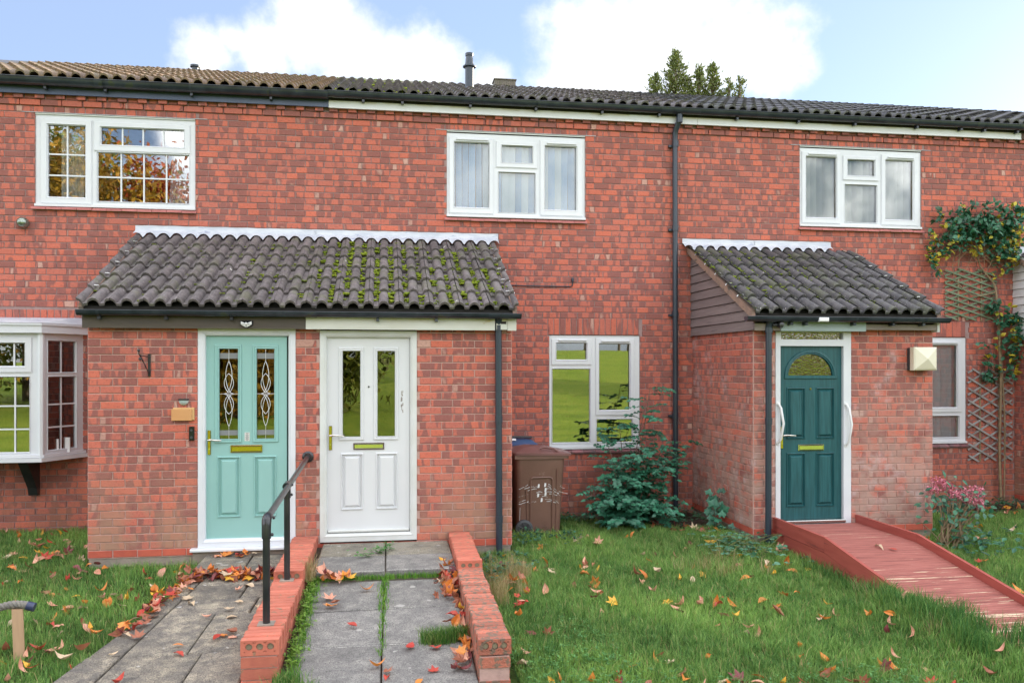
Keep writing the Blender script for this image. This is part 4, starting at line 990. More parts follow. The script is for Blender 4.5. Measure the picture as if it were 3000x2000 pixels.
def porch_roof(P, x0, x1, ye, ze, zt, mat, tw, clips, moss, flash, verge):
    yt = -.075
    sl = (zt-ze)/(yt-ye); zr = lambda y: ze+sl*(y-ye)
    b = MB(); e = -.012
    b.add([(x0+.03,ye+.03,zr(ye+.03)+e),(x1-.03,ye+.03,zr(ye+.03)+e),(x1-.03,-.003,zr(-.003)+e),(x0+.03,-.003,zr(-.003)+e),(x0+.03,ye+.03,zr(ye+.03)-.05),(x1-.03,ye+.03,zr(ye+.03)-.05),(x1-.03,-.003,zr(-.003)-.05),(x0+.03,-.003,zr(-.003)-.05)],
          [(0,1,2,3),(7,6,5,4),(0,4,5,1),(1,5,6,2),(2,6,7,3),(3,7,4,0)])
    roof = build(b, 'roof', m_under, P)
    ang, Ls, ga = tiled_slope(roof, x0, x1, yt, zt-.010, ye, ze-.010, 6, mat, tw)
    b = MB(); b.box(x0+.06, x1-.06, ye+.05, ye+.075, ze-.10, ze-.012); build(b, 'tilting_fillet', m_soffit, P)
    for xv, s_ in ((x0, 1), (x1, -1)):        # bedded verges
        b = MB(); yy = (ye+.01, -.01); a, c = (xv+.012*s_, xv+.055*s_)
        b.add([(a,yy[0],zr(yy[0])+.028),(c,yy[0],zr(yy[0])+.028),(c,yy[0],zr(yy[0])-.055),(a,yy[0],zr(yy[0])-.055),(a,yy[1],zr(yy[1])+.028),(c,yy[1],zr(yy[1])+.028),(c,yy[1],zr(yy[1])-.055),(a,yy[1],zr(yy[1])-.055)],
              [(0,1,2,3),(7,6,5,4),(0,4,5,1),(1,5,6,2),(2,6,7,3),(3,7,4,0)]); build(b, 'verge', m_verge, P)
        if clips:
            for r in range(1, 6):
                d = r*ga+.02; y = yt-d*math.cos(ang)+.05; z = zt-d*math.sin(ang)+.075
                b = MB(); x = xv+.045*s_
                b.tube([(x+.045*s_, y+.03, z-.010), (x+.03*s_, y+.012, z+.012), (x-.005*s_, y-.005, z+.012), (x-.04*s_, y-.012, z+.006), (x-.058*s_, y-.016, z-.014)], .0055, 6); build(b, 'tile_clip', m_steel, roof, smooth=True)
    # lead flashing dressed over the rolls
    f0, f1 = flash; zf = verge; b = MB(); n = int((f1-f0)/.0188)+1; rows = [(-.016, zf, 0), (-.022, zt+.100, 0), (-.070, zt+.066, .35), (-.125, None, 1)]
    for (yy, zz, wv) in rows:
        for i in range(n+1):
            x = f0+(f1-f0)*i/n; d = abs(((x-x0+.075) % .15)-.075); hh = .056*math.sqrt(max(0, 1-(d/.062)**2))
            base_ = zz if zz is not None else zr(yy)+.020
            b.v.append((x, yy-.004*math.sin(x*9), base_+hh*wv+(.010 if wv == 1 else 0)+.002*math.sin(x*23)))
    for r in range(len(rows)-1):
        for i in range(n): b.f.append((r*(n+1)+i, (r+1)*(n+1)+i, (r+1)*(n+1)+i+1, r*(n+1)+i+1))
    fl = build(b, 'flashing', m_lead, P, smooth='all')
    for q in (.48,):
        xx = f0+(f1-f0)*q; build(MB().box(xx-.004, xx+.004, -.028, -.0225, zt+.10, zf-.002), 'flashing_lap', m_lead, fl)
    pts = []
    for (xa, xb, cnt, rr, ya, yb) in moss:
        for q in range(cnt):
            k = round((rnd.uniform(xa, xb)-x0-.075)/.15); x = x0+.075+.15*k+rnd.gauss(0, .012); y = rnd.uniform(ya, yb)
            if x0 < x < x1: pts.append(((x, y, zr(y)+.020+.014*rnd.random()), rr*rnd.uniform(.55, 1.25)))
    for q in range(70):       # moss along the tile seams
        k = rnd.randrange(int((x1-x0)/.3)); x = x0+.3*k+rnd.gauss(0, .006); y = rnd.uniform(ye+.05, yt-.2); pts.append(((x, y, zr(y)+.080), rnd.uniform(.006, .013)))
    if pts: moss_clumps(roof, pts)
    return roof, zr
# shared porch of the left and middle houses
P1 = porch_base('porch', 'wide brick porch with pale teal and white doors under one mossy tiled roof', -3.565, .531, -1.866, [(-2.557, -1.634, .04), (-1.398, -.441, .06)], m_brick_porch, .6, 300, False)
teal_door(P1); white_door(P1)
R1, zr1 = porch_roof(P1, -3.62, .58, -2.0, 2.402, 3.335, m_tile, .3, True,
    [(-1.5, .45, 260, .036, -1.95, -.2), (-1.3, -.55, 110, .040, -1.9, -.15), (-2.4, -1.2, 80, .026, -1.95, -.3), (-3.5, -2.3, 26, .018, -1.95, -.3), (-.2, .5, 60, .032, -1.95, -.6)], (-3.66, .640), (3.362+.135))
R1b = None
for xc_, nm in ((-3.555, 'side_boarding'), (.515, 'side_boarding')):
    b = MB(); q_ = [(-1.88, 2.331), (-.004, 2.331), (-.004, zr1(-.004)-.052), (-1.88, zr1(-1.88)-.052)]
    b.add([(xc_-.006, y_, z_) for y_, z_ in q_]+[(xc_+.006, y_, z_) for y_, z_ in q_], [(0,1,2,3),(7,6,5,4),(0,4,5,1),(1,5,6,2),(2,6,7,3),(3,7,4,0)]); build(b, nm, m_clad, P1)
build(MB().box(-3.585, -1.528, -1.960, -1.934, 2.205, 2.352), 'fascia', m_brownf, P1, label='dark brown fascia board')
build(MB().box(-1.526, .345, -1.966, -1.938, 2.205, 2.352), 'fascia', m_cream, P1, label='cream fascia board over the white door')
build(MB().box(.362, .472, -1.962, -1.938, 2.212, 2.345), 'fascia', m_cream, P1, label='broken end piece of the cream fascia'); build(MB().box(.474, .565, -1.968, -1.938, 2.203, 2.375), 'fascia_end', m_cream, P1)
build(MB().box(.405, .46, -1.9635, -1.9622, 2.27, 2.295), 'split', m_dark, P1)
b = MB(); b.box(-3.585, .55, -1.933, -1.868, 2.338, 2.352); build(b, 'soffit', m_soffit, P1)
gutter(P1, -3.61, -1.50, -2.015, 2.368, .048, (-3.42, -2.82, -2.22), (-2.42,), label='dull black gutter')
gutter(P1, -1.50, .605, -2.015, 2.368, .048, (-.83, -.25), (-1.47, .33), label='shiny black gutter')
def downpipe(P, x, y, ztop, zbot, joints, lean=.0):
    b = MB(); b.tube([(x, y-.05, ztop), (x, y, ztop-.09), (x, y, ztop-.14)], .036, 14); b.tube([(x, y, ztop-.12), (x+lean, y, zbot)], .034, 14)
    for z in joints: b.tube([(x+lean*(ztop-z)/(ztop-zbot), y, z-.035), (x+lean*(ztop-z)/(ztop-zbot), y, z+.035)], .0385, 14)
    b.tube([(x, y, ztop-.16), (x, y, ztop-.10)], .042, 14)
    return build(b, 'downpipe', m_pipe, P, smooth=True)
downpipe(P1, .385, -1.925, 2.36, -.12, (.28, 1.30), .01)
# porch of the right house
P2 = porch_base('porch', 'brick porch with dark green door and grey boarded side by the red ramp', 3.2, 5.335, -1.80, [(3.452, 4.338, .04)], m_brick_pale, .8, 300, True)
green_door(P2)
R2, zr2 = porch_roof(P2, 3.10, 5.345, -1.955, 2.402, 3.335, m_tile2, .3, True, [(3.1, 4.4, 190, .028, -1.5, -.15), (3.1, 5.2, 60, .020, -1.9, -.2)], (3.052, 5.12), 3.495)
build(MB().box(3.46, 4.455, -1.912, -1.884, 2.222, 2.328), 'fascia', m_tealf, P2, label='pale teal painted board over the green door')
for a, c, d in ((3.17, 3.458, 2.225), (4.457, 5.315, 2.240)): build(MB().box(a, c, -1.905, -1.884, d, 2.352), 'fascia', m_greyf, P2, label='bare weathered grey fascia board')
b = MB(); b.box(5.316, 5.345, -1.91, -1.80, 2.22, 2.40); build(b, 'fascia_end', m_pvc_old, P2)
b = MB(); b.box(3.18, 5.31, -1.883, -1.802, 2.338, 2.352); build(b, 'soffit', m_soffit, P2)
gutter(P2, 3.03, 5.40, -1.985, 2.368, .050, (3.55, 3.72, 4.28, 4.74, 5.10), (3.30,))
p2 = downpipe(P2, 3.325, -1.905, 2.36, -.15, (1.25,), -.005)
def cladding(P, xs_, y0, ye, zb, zr, mat, x_corner):
    n = 10; h = .112; w = MB()
    w.add([(xs_+.012, y0, zb), (xs_+.012, ye+.03, zb), (xs_+.012, ye+.03, zr(ye)-.04), (xs_+.012, y0, zr(y0)-.03)], [(0,1,2,3)]); cl = build(w, 'side_boarding', m_dark, P)
    k = 0
    z = zb-.03
    while z < zr(y0)-.03:
        z1 = min(z+h-.006, zr(y0)-.02)
        yl = lambda zz: max(ye, (ye+(zz+.03-zr(ye))/((zr(y0)-zr(ye))/(y0-ye)))) if zz+.03 > zr(ye) else ye
        a0, a1 = yl(z), yl(z1)
        if y0-a0 > .03:
            b = MB(); b.add([(xs_-.016,y0,z),(xs_-.016,a0,z),(xs_-.002,a1,z1),(xs_-.002,y0,z1),(xs_+.010,y0,z),(xs_+.010,a0,z),(xs_+.010,a1,z1),(xs_+.010,y0,z1)],
                            [(0,1,2,3),(7,6,5,4),(0,4,5,1),(1,5,6,2),(2,6,7,3),(3,7,4,0)]); build(b, 'cladding_board', mat, cl)
        z += h
    return cl
cladding(P2, 3.176, -.012, -1.885, 2.262, zr2, m_clad, 3.2)
# white-clad porch of the far right house, mostly outside the picture
P3 = porch_base('porch', 'brick porch with white boarded side at the far right edge', 7.87, 10.0, -1.80, [(8.12, 9.0, .04)], m_brick_porch, .6, 40, True)
R3, zr3 = porch_roof(P3, 7.77, 10.02, -1.955, 2.402, 3.335, m_tile2, .3, True, [(7.8, 9.8, 60, .024, -1.5, -.15)], (7.72, 9.8), 3.495)
cladding(P3, 7.846, -.012, -1.885, 2.262, zr3, m_cladw, 7.87)
b = MB(); s_ = .45
b.add([(7.80,-1.97,2.28),(7.835,-1.97,2.28),(7.835,-.01,3.30),(7.80,-.01,3.30),(7.80,-1.97,2.43),(7.835,-1.97,2.43),(7.835,-.01,3.43),(7.80,-.01,3.43)], [(0,1,5,4),(1,2,6,5),(2,3,7,6),(3,0,4,7),(4,5,6,7),(3,2,1,0)]); build(b, 'barge_board', m_cladw, P3)
b = MB(); b.box(7.88, 9.98, -1.905, -1.884, 2.225, 2.352); build(b, 'fascia', m_whitef, P3)
gutter(P3, 7.70, 10.07, -1.985, 2.368, .050, (8.3, 9.2), ())
b = frame_u(8.12, 9.0, .06, 2.2, .07, -1.815, -1.74); build(b, 'door_frame', m_pvc, P3)
b = MB(); b.box(8.19, 8.93, -1.77, -1.73, .14, 2.13); D3 = build(b, 'door', m_wdoor, P3)
lever(D3, 8.22, 1.08, -1.77)

# ------------------------------------------------------------------ small fittings on the walls
b = MB(); b.lathe([(.060, .0), (.064, -.02), (.062, -.055), (.050, -.085), (.028, -.10), (.0, -.105)], (-4.875, -.010, 3.49), 'Y', 24)
tagged(build(b, 'wall_lamp', m_dome, smooth=True), 'small metal dome lamp on the brick wall under the georgian-barred window', 'wall lamp')
t = thing('hanging_basket_bracket', (-3.004, -1.876, 1.745), 'empty black iron hanging basket bracket on the porch wall left of the teal door', 'bracket')
b = MB(); b.bbox(-3.017, -2.991, -1.888, -1.876, 1.745, 1.962, .003); build(b, 'back_plate', m_ironblk, t)
b = MB(); tip = (-3.03, -2.09, 1.945)
b.tube([(-3.004, -1.888, 1.93), (-3.012, -1.98, 1.935), tip, (-3.034, -2.115, 1.955), (-3.032, -2.118, 1.985)], .0055, 8); build(b, 'arm', m_ironblk, t, smooth=True)
b = MB(); pts = [Vector((-3.004, -1.888, 1.77)).lerp(Vector(tip), i/10) for i in range(11)]; b.tube(pts, [.006+.002*math.sin(i*2.1) for i in range(11)], 6); build(b, 'twisted_stay', m_ironblk, t, smooth=True)
b = MB(); b.lathe([(.0, -.014), (.010, -.01), (.014, 0), (.010, .01), (0, .014)], (-3.034, -2.118, 1.99), 'Z', 10); b.lathe([(.0, -.016), (.012, -.011), (.016, 0), (.012, .011), (0, .016)], (-3.030, -2.09, 1.91), 'Z', 10); build(b, 'finial', m_ironblk, t, smooth=True)
t = thing('wall_light', (-2.688, -1.876, 1.46), 'small half-round light with pale glass above the orange-brown plaque', 'wall light')
b = MB(); n = 14
for k in range(n+1):
    q = math.pi*k/n; b.v += [(-2.688+.050*math.cos(q), -1.877-.055*math.sin(q), 1.512), (-2.688+.050*math.cos(q), -1.877-.055*math.sin(q), 1.528)]
b.f = [(2*k, 2*k+2, 2*k+3, 2*k+1) for k in range(n)]+[tuple(2*k+1 for k in range(n+1)), tuple(2*k for k in range(n, -1, -1))]; build(b, 'cap', m_ironblk, t)
b = MB(); m_ = 6
for j in range(m_+1):
    p = math.pi/2*j/m_
    for k in range(n+1):
        q = math.pi*k/n; b.v.append((-2.688+.046*math.cos(p)*math.cos(q), -1.877-.050*math.cos(p)*math.sin(q), 1.511-.050*math.sin(p)))
b.f = [(j*(n+1)+k, j*(n+1)+k+1, (j+1)*(n+1)+k+1, (j+1)*(n+1)+k) for j in range(m_) for k in range(n)]; build(b, 'glass_bowl', m_lampg, t, smooth='all')
t = thing('name_plaque', (-2.69, -1.876, 1.318), 'blank orange-brown plaque on the porch wall beside the teal door', 'plaque')
build(MB().bbox(-2.785, -2.588, -1.892, -1.876, 1.319, 1.440, .003), 'backing_board', m_plaquew, t); build(MB().bbox(-2.796, -2.608, -1.912, -1.893, 1.316, 1.428, .002), 'plate', m_plaque, t)
t = thing('doorbell', (-2.612, -1.876, 1.123), 'slim black camera doorbell beside the teal door frame', 'doorbell')
build(MB().bbox(-2.636, -2.588, -1.902, -1.876, 1.123, 1.257, .006), 'body', m_screen, t)
b = MB(); b.lathe([(.012, -.004), (.012, .002)], (-2.612, -1.902, 1.222), 'Y', 16); build(b, 'lens', m_rubber, t); b = MB(); b.lathe([(.013, -.004), (.013, .002)], (-2.612, -1.902, 1.153), 'Y', 16); build(b, 'button', m_rubber, t)
t = thing('solar_light', (-2.086, -1.960, 2.21), 'little black and white faceted solar light on the brown fascia above the teal door', 'solar light')
c = (-2.086, -1.990, 2.250); P_ = [(-.062, .034), (.062, .034), (.062, -.008), (0, -.042), (-.062, -.008)]
b = MB(); b.add([(c[0]+x, -1.961, c[2]+z) for x, z in P_]+[(c[0]+.85*x, -1.985, c[2]+.85*z) for x, z in P_], [tuple(range(4, -1, -1))]+[(i, (i+1) % 5, 5+(i+1) % 5, 5+i) for i in range(5)]); build(b, 'casing', m_ironblk, t)
b = MB(); y2 = -2.004; cc = (c[0], y2, c[2]+.004)
def facet(pts, nm, m_):
    q = MB(); ctr = Vector(pts[0])*0
    for p in pts: ctr += Vector(p)/len(pts)
    q.add([tuple(ctr+(Vector(p)-ctr)*.86) for p in pts], [tuple(range(len(pts)))]); build(q, nm, m_, t)
R_ = [(c[0]+.85*x, -1.987, c[2]+.85*z) for x, z in P_]
facet([R_[0], cc, R_[1]], 'solar_panel', m_screen); facet([R_[1], cc, R_[2]], 'lamp_facet', m_white); facet([R_[2], cc, R_[3]], 'lamp_facet', m_white); facet([R_[3], cc, R_[4]], 'lamp_facet', m_white); facet([R_[4], cc, R_[0]], 'lamp_facet', m_white)
b = MB(); b.lathe([(.012, 0), (.010, -.012), (0, -.016)], (cc[0], cc[1]+.004, cc[2]), 'Y', 12); build(b, 'sensor_dome', m_white, t, smooth=True)
t = thing('sensor_light', (3.89, -2.0, 2.30), 'small white sensor light hanging below the gutter over the green door', 'sensor light')
build(MB().bbox(3.835, 3.945, -2.05, -1.99, 2.318, 2.362, .008), 'head', m_white, t); b = MB(); b.tube([(3.835, -2.0, 2.335), (3.76, -1.96, 2.325), (3.72, -1.915, 2.32)], .009, 8); build(b, 'arm', m_soffit, t, smooth=True)
t = thing('security_camera', (3.43, -1.94, 2.24), 'small dark round camera on a short arm beside the porch downpipe', 'camera')
b = MB(); b.tube([(3.36, -1.93, 2.285), (3.41, -1.945, 2.285)], .016, 10); build(b, 'arm', m_rubber, t, smooth=True); b = MB(); b.lathe([(.02, .03), (.034, .02), (.036, -.02), (.026, -.04), (.0, -.045)], (3.432, -1.955, 2.285), 'Y', 16); build(b, 'head', m_ironblk, t, smooth=True)
t = thing('meter_box', (5.15, -1.81, 1.79), 'cream square plastic box with pyramid lid on the corner of the green door porch', 'meter box')
X0, X1, Z0, Z1 = 5.010, 5.288, 1.795, 2.052
build(MB().box(X0+.006, X1-.006, -1.90, -1.810, Z0+.006, Z1-.006), 'back_box', m_rubber, t)
b = MB(); b.ring((X0, X1, Z0, Z1), (X0+.015, X1-.015, Z0+.015, Z1-.015), [(0, -1.87), (0, -1.935), (1, -1.948)])
i_ = (X0+.015, X1-.015, Z0+.015, Z1-.015); b.add([(i_[0],-1.948,i_[2]),(i_[1],-1.948,i_[2]),(i_[1],-1.948,i_[3]),(i_[0],-1.948,i_[3]),((X0+X1)/2,-1.985,(Z0+Z1)/2)], [(0,1,4),(1,2,4),(2,3,4),(3,0,4)]); build(b, 'lid', m_boxc, t)
b = MB(); b.tube([(.70, -.013, 2.857), (1.2, -.013, 2.852), (1.575, -.013, 2.852), (1.592, -.018, 2.862), (1.595, -.024, 2.93)], .0075, 8); b.lathe([(.014, -.035), (.018, .0), (.012, .02)], (1.595, -.024, 2.945), 'Z', 10)
tagged(build(b, 'wall_cable', m_cable, smooth=True), 'dark cable with a capped end running along the brickwork right of the wide porch', 'cable')
b = MB(); b.tube([(-4.03, -.013, 2.55), (-4.03, -.014, 2.70), (-4.0, -.02, 2.715), (-3.93, -.02, 2.74)], .006, 8)
tagged(build(b, 'loose_wire', m_cable, smooth=True), 'short loose wire on the brickwork left of the wide porch roof', 'wire')

# ------------------------------------------------------------------ paths, garden walls, ramp
def slab(parent, poly, zf, th, mat, name='paving_slab', tilt=None):
    """poly: corner points (x, y) anticlockwise; slightly pillowed edges"""
    c = (sum(p[0] for p in poly)/len(poly), sum(p[1] for p in poly)/len(poly)); b = MB(); e = .010; n = len(poly)
    dz = rnd.uniform(-.004, .004); tx, ty = rnd.uniform(-.008, .008), rnd.uniform(-.006, .006)
    top = lambda p: zf(p[1])+dz+tx*(p[0]-c[0])+ty*(p[1]-c[1])
    q = [(p[0]+(c[0]-p[0])*e/max(.1, abs(c[0]-p[0])), p[1]+(c[1]-p[1])*e/max(.1, abs(c[1]-p[1]))) for p in poly]
    b.add([(p[0], p[1], top(p)-th) for p in poly]+[(p[0], p[1], top(p)-.008) for p in poly]+[(p[0], p[1], top(p)) for p in q],
          [tuple(range(n-1, -1, -1))]+[(i, (i+1) % n, n+(i+1) % n, n+i) for i in range(n)]+[(n+i, n+(i+1) % n, 2*n+(i+1) % n, 2*n+i) for i in range(n)]+[tuple(range(2*n, 3*n))])
    me = b.mesh(name, mat, (c[0], c[1], zf(c[1]))); return link(name, me, parent, (c[0], c[1], zf(c[1])))
def rect(x0, x1, y0, y1, g=.006): return [(x0+g, y0+g), (x1-g, y0+g), (x1-g, y1-g), (x0+g, y1-g)]
def bed(name, pts, zf, mat, off=-.03):
    b = MB(); b.add([(x, y, zf(y)+off) for x, y in pts], [tuple(range(len(pts)))]); o = link(name, b.mesh(name, mat)); BASE[o] = (0, 0, 0); return setting(o)
# left path: riven stone flags fanning out towards the road
xl = lambda y: -2.42+(y+2.5)*.20
PA = bed('garden_path', [(-1.66, -2.45), (-2.44, -2.45), (xl(-5.5)-.02, -5.5), (-1.62, -5.5)], pz1, m_soil)
yr_ = [-2.56, -2.78, -3.14, -3.52, -4.28, -4.98, -5.5]
for r in range(len(yr_)-1):
    a, c = yr_[r], yr_[r+1]
    t1 = lambda y: -2.36+(y+2.6)*.11; t2 = lambda y: -1.93+(y+2.6)*.05
    o = .16 if r in (2,) else (-.10 if r == 3 else 0)
    L_ = lambda y: xl(y); R_ = lambda y: -1.672
    for fa, fb, s_ in ((L_, t1, 1), (t1, lambda y: t2(y)+o, 1), (lambda y: t2(y)+o, R_, 1)):
        g = .006
        slab(PA, [(fa(c)+g, c+g), (fb(c)-g, c+g), (fb(a)-g, a-g), (fa(a)+g, a-g)], pz1, .05, m_slab1)
S1 = [slab(PA, rect(-2.48, -2.03, -2.50, -1.90), lambda y: .005, .05, m_slab1, 'step_slab'), slab(PA, rect(-2.03, -1.67, -2.50, -1.90), lambda y: .002, .05, m_slab1, 'step_slab')]
b = MB(); b.box(-2.46, -1.68, -2.47, -1.88, -.25, -.048); link('step_base', b.mesh('step_base', m_concrete), PA)
b = MB(); b.box(-2.60, -1.64, -1.90, -1.868, -.08, .043); link('step_riser', b.mesh('step_riser', m_concrete), PA)
# right path: ribbed slabs between the two low walls
PB = bed('garden_path', [(-.10, -1.90), (-1.43, -1.90), (-1.43, -5.33), (-.16, -5.33)], pz2, m_soil, -.035)
land = lambda y: .078+.012*(y+1.87)
for a, c in ((-1.885, -2.44), (-2.44, -3.005)):
    for x0, x1 in ((-1.37, -.752), (-.752, -.125)): slab(PB, rect(x0, x1, c, a), land, .05, m_slab3 if a > -2 else m_slab2)
b = MB(); b.box(-1.40, -.10, -2.99, -1.87, -.15, .02); link('landing_base', b.mesh('landing_base', m_concrete), PB)
for a, c in ((-3.055, -3.73), (-3.73, -4.42), (-4.42, -5.30)):
    for x0, x1 in ((-1.385, -.765+.01*(a+3)), (-.765+.01*(a+3), -.165)): slab(PB, rect(x0, x1, c, a), pz2, .05, m_slab2)
def holed_brick(parent, x0, x1, y0, y1, z0, z1, mat, holes=3, oval=1.0):
    """brick on end: the face towards the road shows its three cores, filled with mortar"""
    b = MB(); w = (x1-x0); cw = w*.26; zc = z0+(z1-z0)*.56; hh = min(cw*1.05, (z1-z0)*.78); r = cw*.36
    xs0 = [x0]; cs = [x0+w*(.22+.28*k) for k in range(holes)]
    rects = [(c-cw/2, c+cw/2, zc-hh/2, zc+hh/2) for c in cs]
    b.plate(x0, x1, z0, z1, y0, y0+.012, rects)
    b.box(x0, x1, y0+.0121, y1, z0, z1)
    for c in cs:
        n = 16; o = len(b.v); sq = []
        for k in range(n):
            q = 2*math.pi*(k+.5)/n; a, d = math.cos(q), math.sin(q); m_ = max(abs(a), abs(d)); sq.append((c+a/m_*cw/2, y0, zc+d/m_*hh/2))
        b.v += sq+[(c+r*math.cos(2*math.pi*(k+.5)/n), y0, zc+r*oval*math.sin(2*math.pi*(k+.5)/n)) for k in range(n)]+[(c+r*.97*math.cos(2*math.pi*(k+.5)/n), y0+.0115, zc+r*oval*.97*math.sin(2*math.pi*(k+.5)/n)) for k in range(n)]
        b.f += [(o+k, o+(k+1) % n, o+n+(k+1) % n, o+n+k) for k in range(n)]+[(o+n+k, o+n+(k+1) % n, o+2*n+(k+1) % n, o+2*n+k) for k in range(n)]
    br = build(b, 'end_brick', mat, parent)
    b = MB()
    for c in cs: b.lathe([(r*.96, .0105), (r*.9, .0085), (0, .0075)], (c, y0, zc), 'Y', 16)
    build(b, 'core_mortar', m_frogmortar, br)
def low_wall(label, xA, w, ys_, ztop, zlo, yend, mat, name, lean):
    """two flights: upper from the house to ys_, lower down to yend"""
    t = thing('low_garden_wall', (xA+w/2, (ys_-1.87)/2, -.1), label, 'garden wall', 'low brick garden walls beside the path')
    X = lambda y: xA+lean*(y+1.9)
    for (ya, yb, zt, mt) in ((-1.885, ys_, ztop, m_coping), (ys_+.012, yend, zlo, mat)):
        y = ya; nb = round((ya-yb)/.0745); yb = ya-nb*.0745+.004
        for q_ in range(nb):
            last = q_ == nb-1
            dx, dz = rnd.uniform(-.006, .006), rnd.uniform(-.004, .003)
            x0 = X(y)+dx; a = zt+dz
            if last: holed_brick(t, x0, x0+w, y-.066, y-.002, a-.098, a, mt, oval=1.0 if mt is m_coping else 1.25)
            else:
                b = MB(); c = .007; v = []
                for zz, ins in ((a-.10, 0), (a-c, 0), (a, c)):
                    v += [(x0+ins, y-.066+ins*.5, zz), (x0+w-ins, y-.066+ins*.5, zz), (x0+w-ins, y-.002-ins*.5, zz), (x0+ins, y-.002-ins*.5, zz)]
                v = [(p[0]+rnd.uniform(-.0025, .0025), p[1], p[2]+rnd.uniform(-.002, .002)) for p in v]
                b.add(v, [(3,2,1,0)]+[(k*4+i, k*4+(i+1) % 4, (k+1)*4+(i+1) % 4, (k+1)*4+i) for k in (0, 1) for i in range(4)]+[(8,9,10,11)]); build(b, 'coping_brick', mt, t)
            y -= .0745
        b = MB(); b.add([(X(ya)+.008, ya, zt-.104), (X(ya)+w-.008, ya, zt-.104), (X(yb)+w-.008, yb+.03, zt-.104), (X(yb)+.008, yb+.03, zt-.104), (X(ya)+.010, ya, zt-.012), (X(ya)+w-.010, ya, zt-.012), (X(yb)+w-.010, yb+.03, zt-.012), (X(yb)+.010, yb+.03, zt-.012)],
                        [(0,1,2,3),(7,6,5,4),(0,4,5,1),(1,5,6,2),(2,6,7,3),(3,7,4,0)]); build(b, 'mortar_bed', m_mortar_p, t)
        # stretcher courses below
        z = zt-.112; k = 0
        while z > -.36:
            y = ya-(.11 if k % 2 else 0)
            if k % 2: pass
            while y-.05 > yb:
                ye_ = max(y-.215, yb+.001); x0 = X(y)+.004
                b = MB(); b.bbox(0, 0, 0, 0, 0, 0) if False else None
                b.add([(X(y)+.004, y, z-.065), (X(y)+w-.004, y, z-.065), (X(ye_)+w-.004, ye_, z-.065), (X(ye_)+.004, ye_, z-.065), (X(y)+.004, y, z), (X(y)+w-.004, y, z), (X(ye_)+w-.004, ye_, z), (X(ye_)+.004, ye_, z)],
                      [(0,1,2,3),(7,6,5,4),(0,4,5,1),(1,5,6,2),(2,6,7,3),(3,7,4,0)]); build(b, 'wall_brick', mt, t)
                y = ye_-.010
            z -= .075; k += 1
        b = MB(); i_ = .011
        b.add([(X(ya)+i_, ya, -.4), (X(ya)+w-i_, ya, -.4), (X(yb)+w-i_, yb+i_, -.4), (X(yb)+i_, yb+i_, -.4), (X(ya)+i_, ya, zt-.106), (X(ya)+w-i_, ya, zt-.106), (X(yb)+w-i_, yb+i_, zt-.106), (X(yb)+i_, yb+i_, zt-.106)],
              [(0,1,2,3),(7,6,5,4),(0,4,5,1),(1,5,6,2),(2,6,7,3),(3,7,4,0)]); build(b, 'mortar_core', m_mortar_p, t)
    return t
low_wall('low orange-red brick wall carrying the black handrail between the two paths', -1.655, .238, -3.28, .162, .097, -4.85, m_coping, 'l', .004)
low_wall('low weathered brick wall with mossy stained top on the grass side of the ribbed path', -.118, .212, -3.13, .160, .095, -5.04, m_coping_worn, 'r', .016)
# handrail
t = thing('handrail', (-1.55, -3.9, .10), 'black tubular handrail fixed to the brick pier and the low wall', 'handrail')
A, B_, C_ = Vector((-1.551, -4.49, .805)), Vector((-1.548, -3.33, .868)), Vector((-1.513, -1.89, .945))
for P_, nm in ((A, 0), (B_, 1)):
    b = MB(); b.tube([(P_.x, P_.y, .095), (P_.x, P_.y, P_.z-.03)], .0245, 14); build(b, 'post', m_ironblk, t, smooth=True)
    b = MB(); b.box(P_.x-.055, P_.x+.055, P_.y-.05, P_.y+.05, .093, .103); build(b, 'mortar_pad', m_concrete, t)
b = MB(); b.tube([A+Vector((0, .01, 0)), C_], .0235, 14); build(b, 'rail', m_ironblk, t, smooth=True)
b = MB(); d = (C_-A).normalized(); b.tube([A-Vector((0, 0, .13)), A-Vector((0, 0, .04)), A-Vector((0, 0, .012))+d*.006, A+d*.03+Vector((0, 0, .004)), A+d*.11], [.031, .031, .033, .031, .030], 16); build(b, 'elbow', m_ironblk, t, smooth=True)
b = MB(); b.tube([B_-d*.05, B_+d*.05], .031, 16); b.tube([B_-Vector((0, 0, .10)), B_], .030, 14); build(b, 'tee_collar', m_ironblk, t, smooth=True)
b = MB(); b.lathe([(.056, .0), (.056, -.012), (.040, -.022), (.032, -.05)], (C_.x, -1.875, C_.z), 'Y', 20); build(b, 'wall_flange', m_ironblk, t, smooth=True)
b = MB()
for p in (A+Vector((.032, 0, -.105)), A+d*.085+Vector((.030, 0, -.01)), B_+Vector((.031, 0, -.075)), B_+d*.03+Vector((.031, 0, 0))): b.lathe([(.011, 0), (.012, .008), (.006, .016)], p, 'X', 10)
build(b, 'grub_screw', m_ironblk, t, smooth=True)
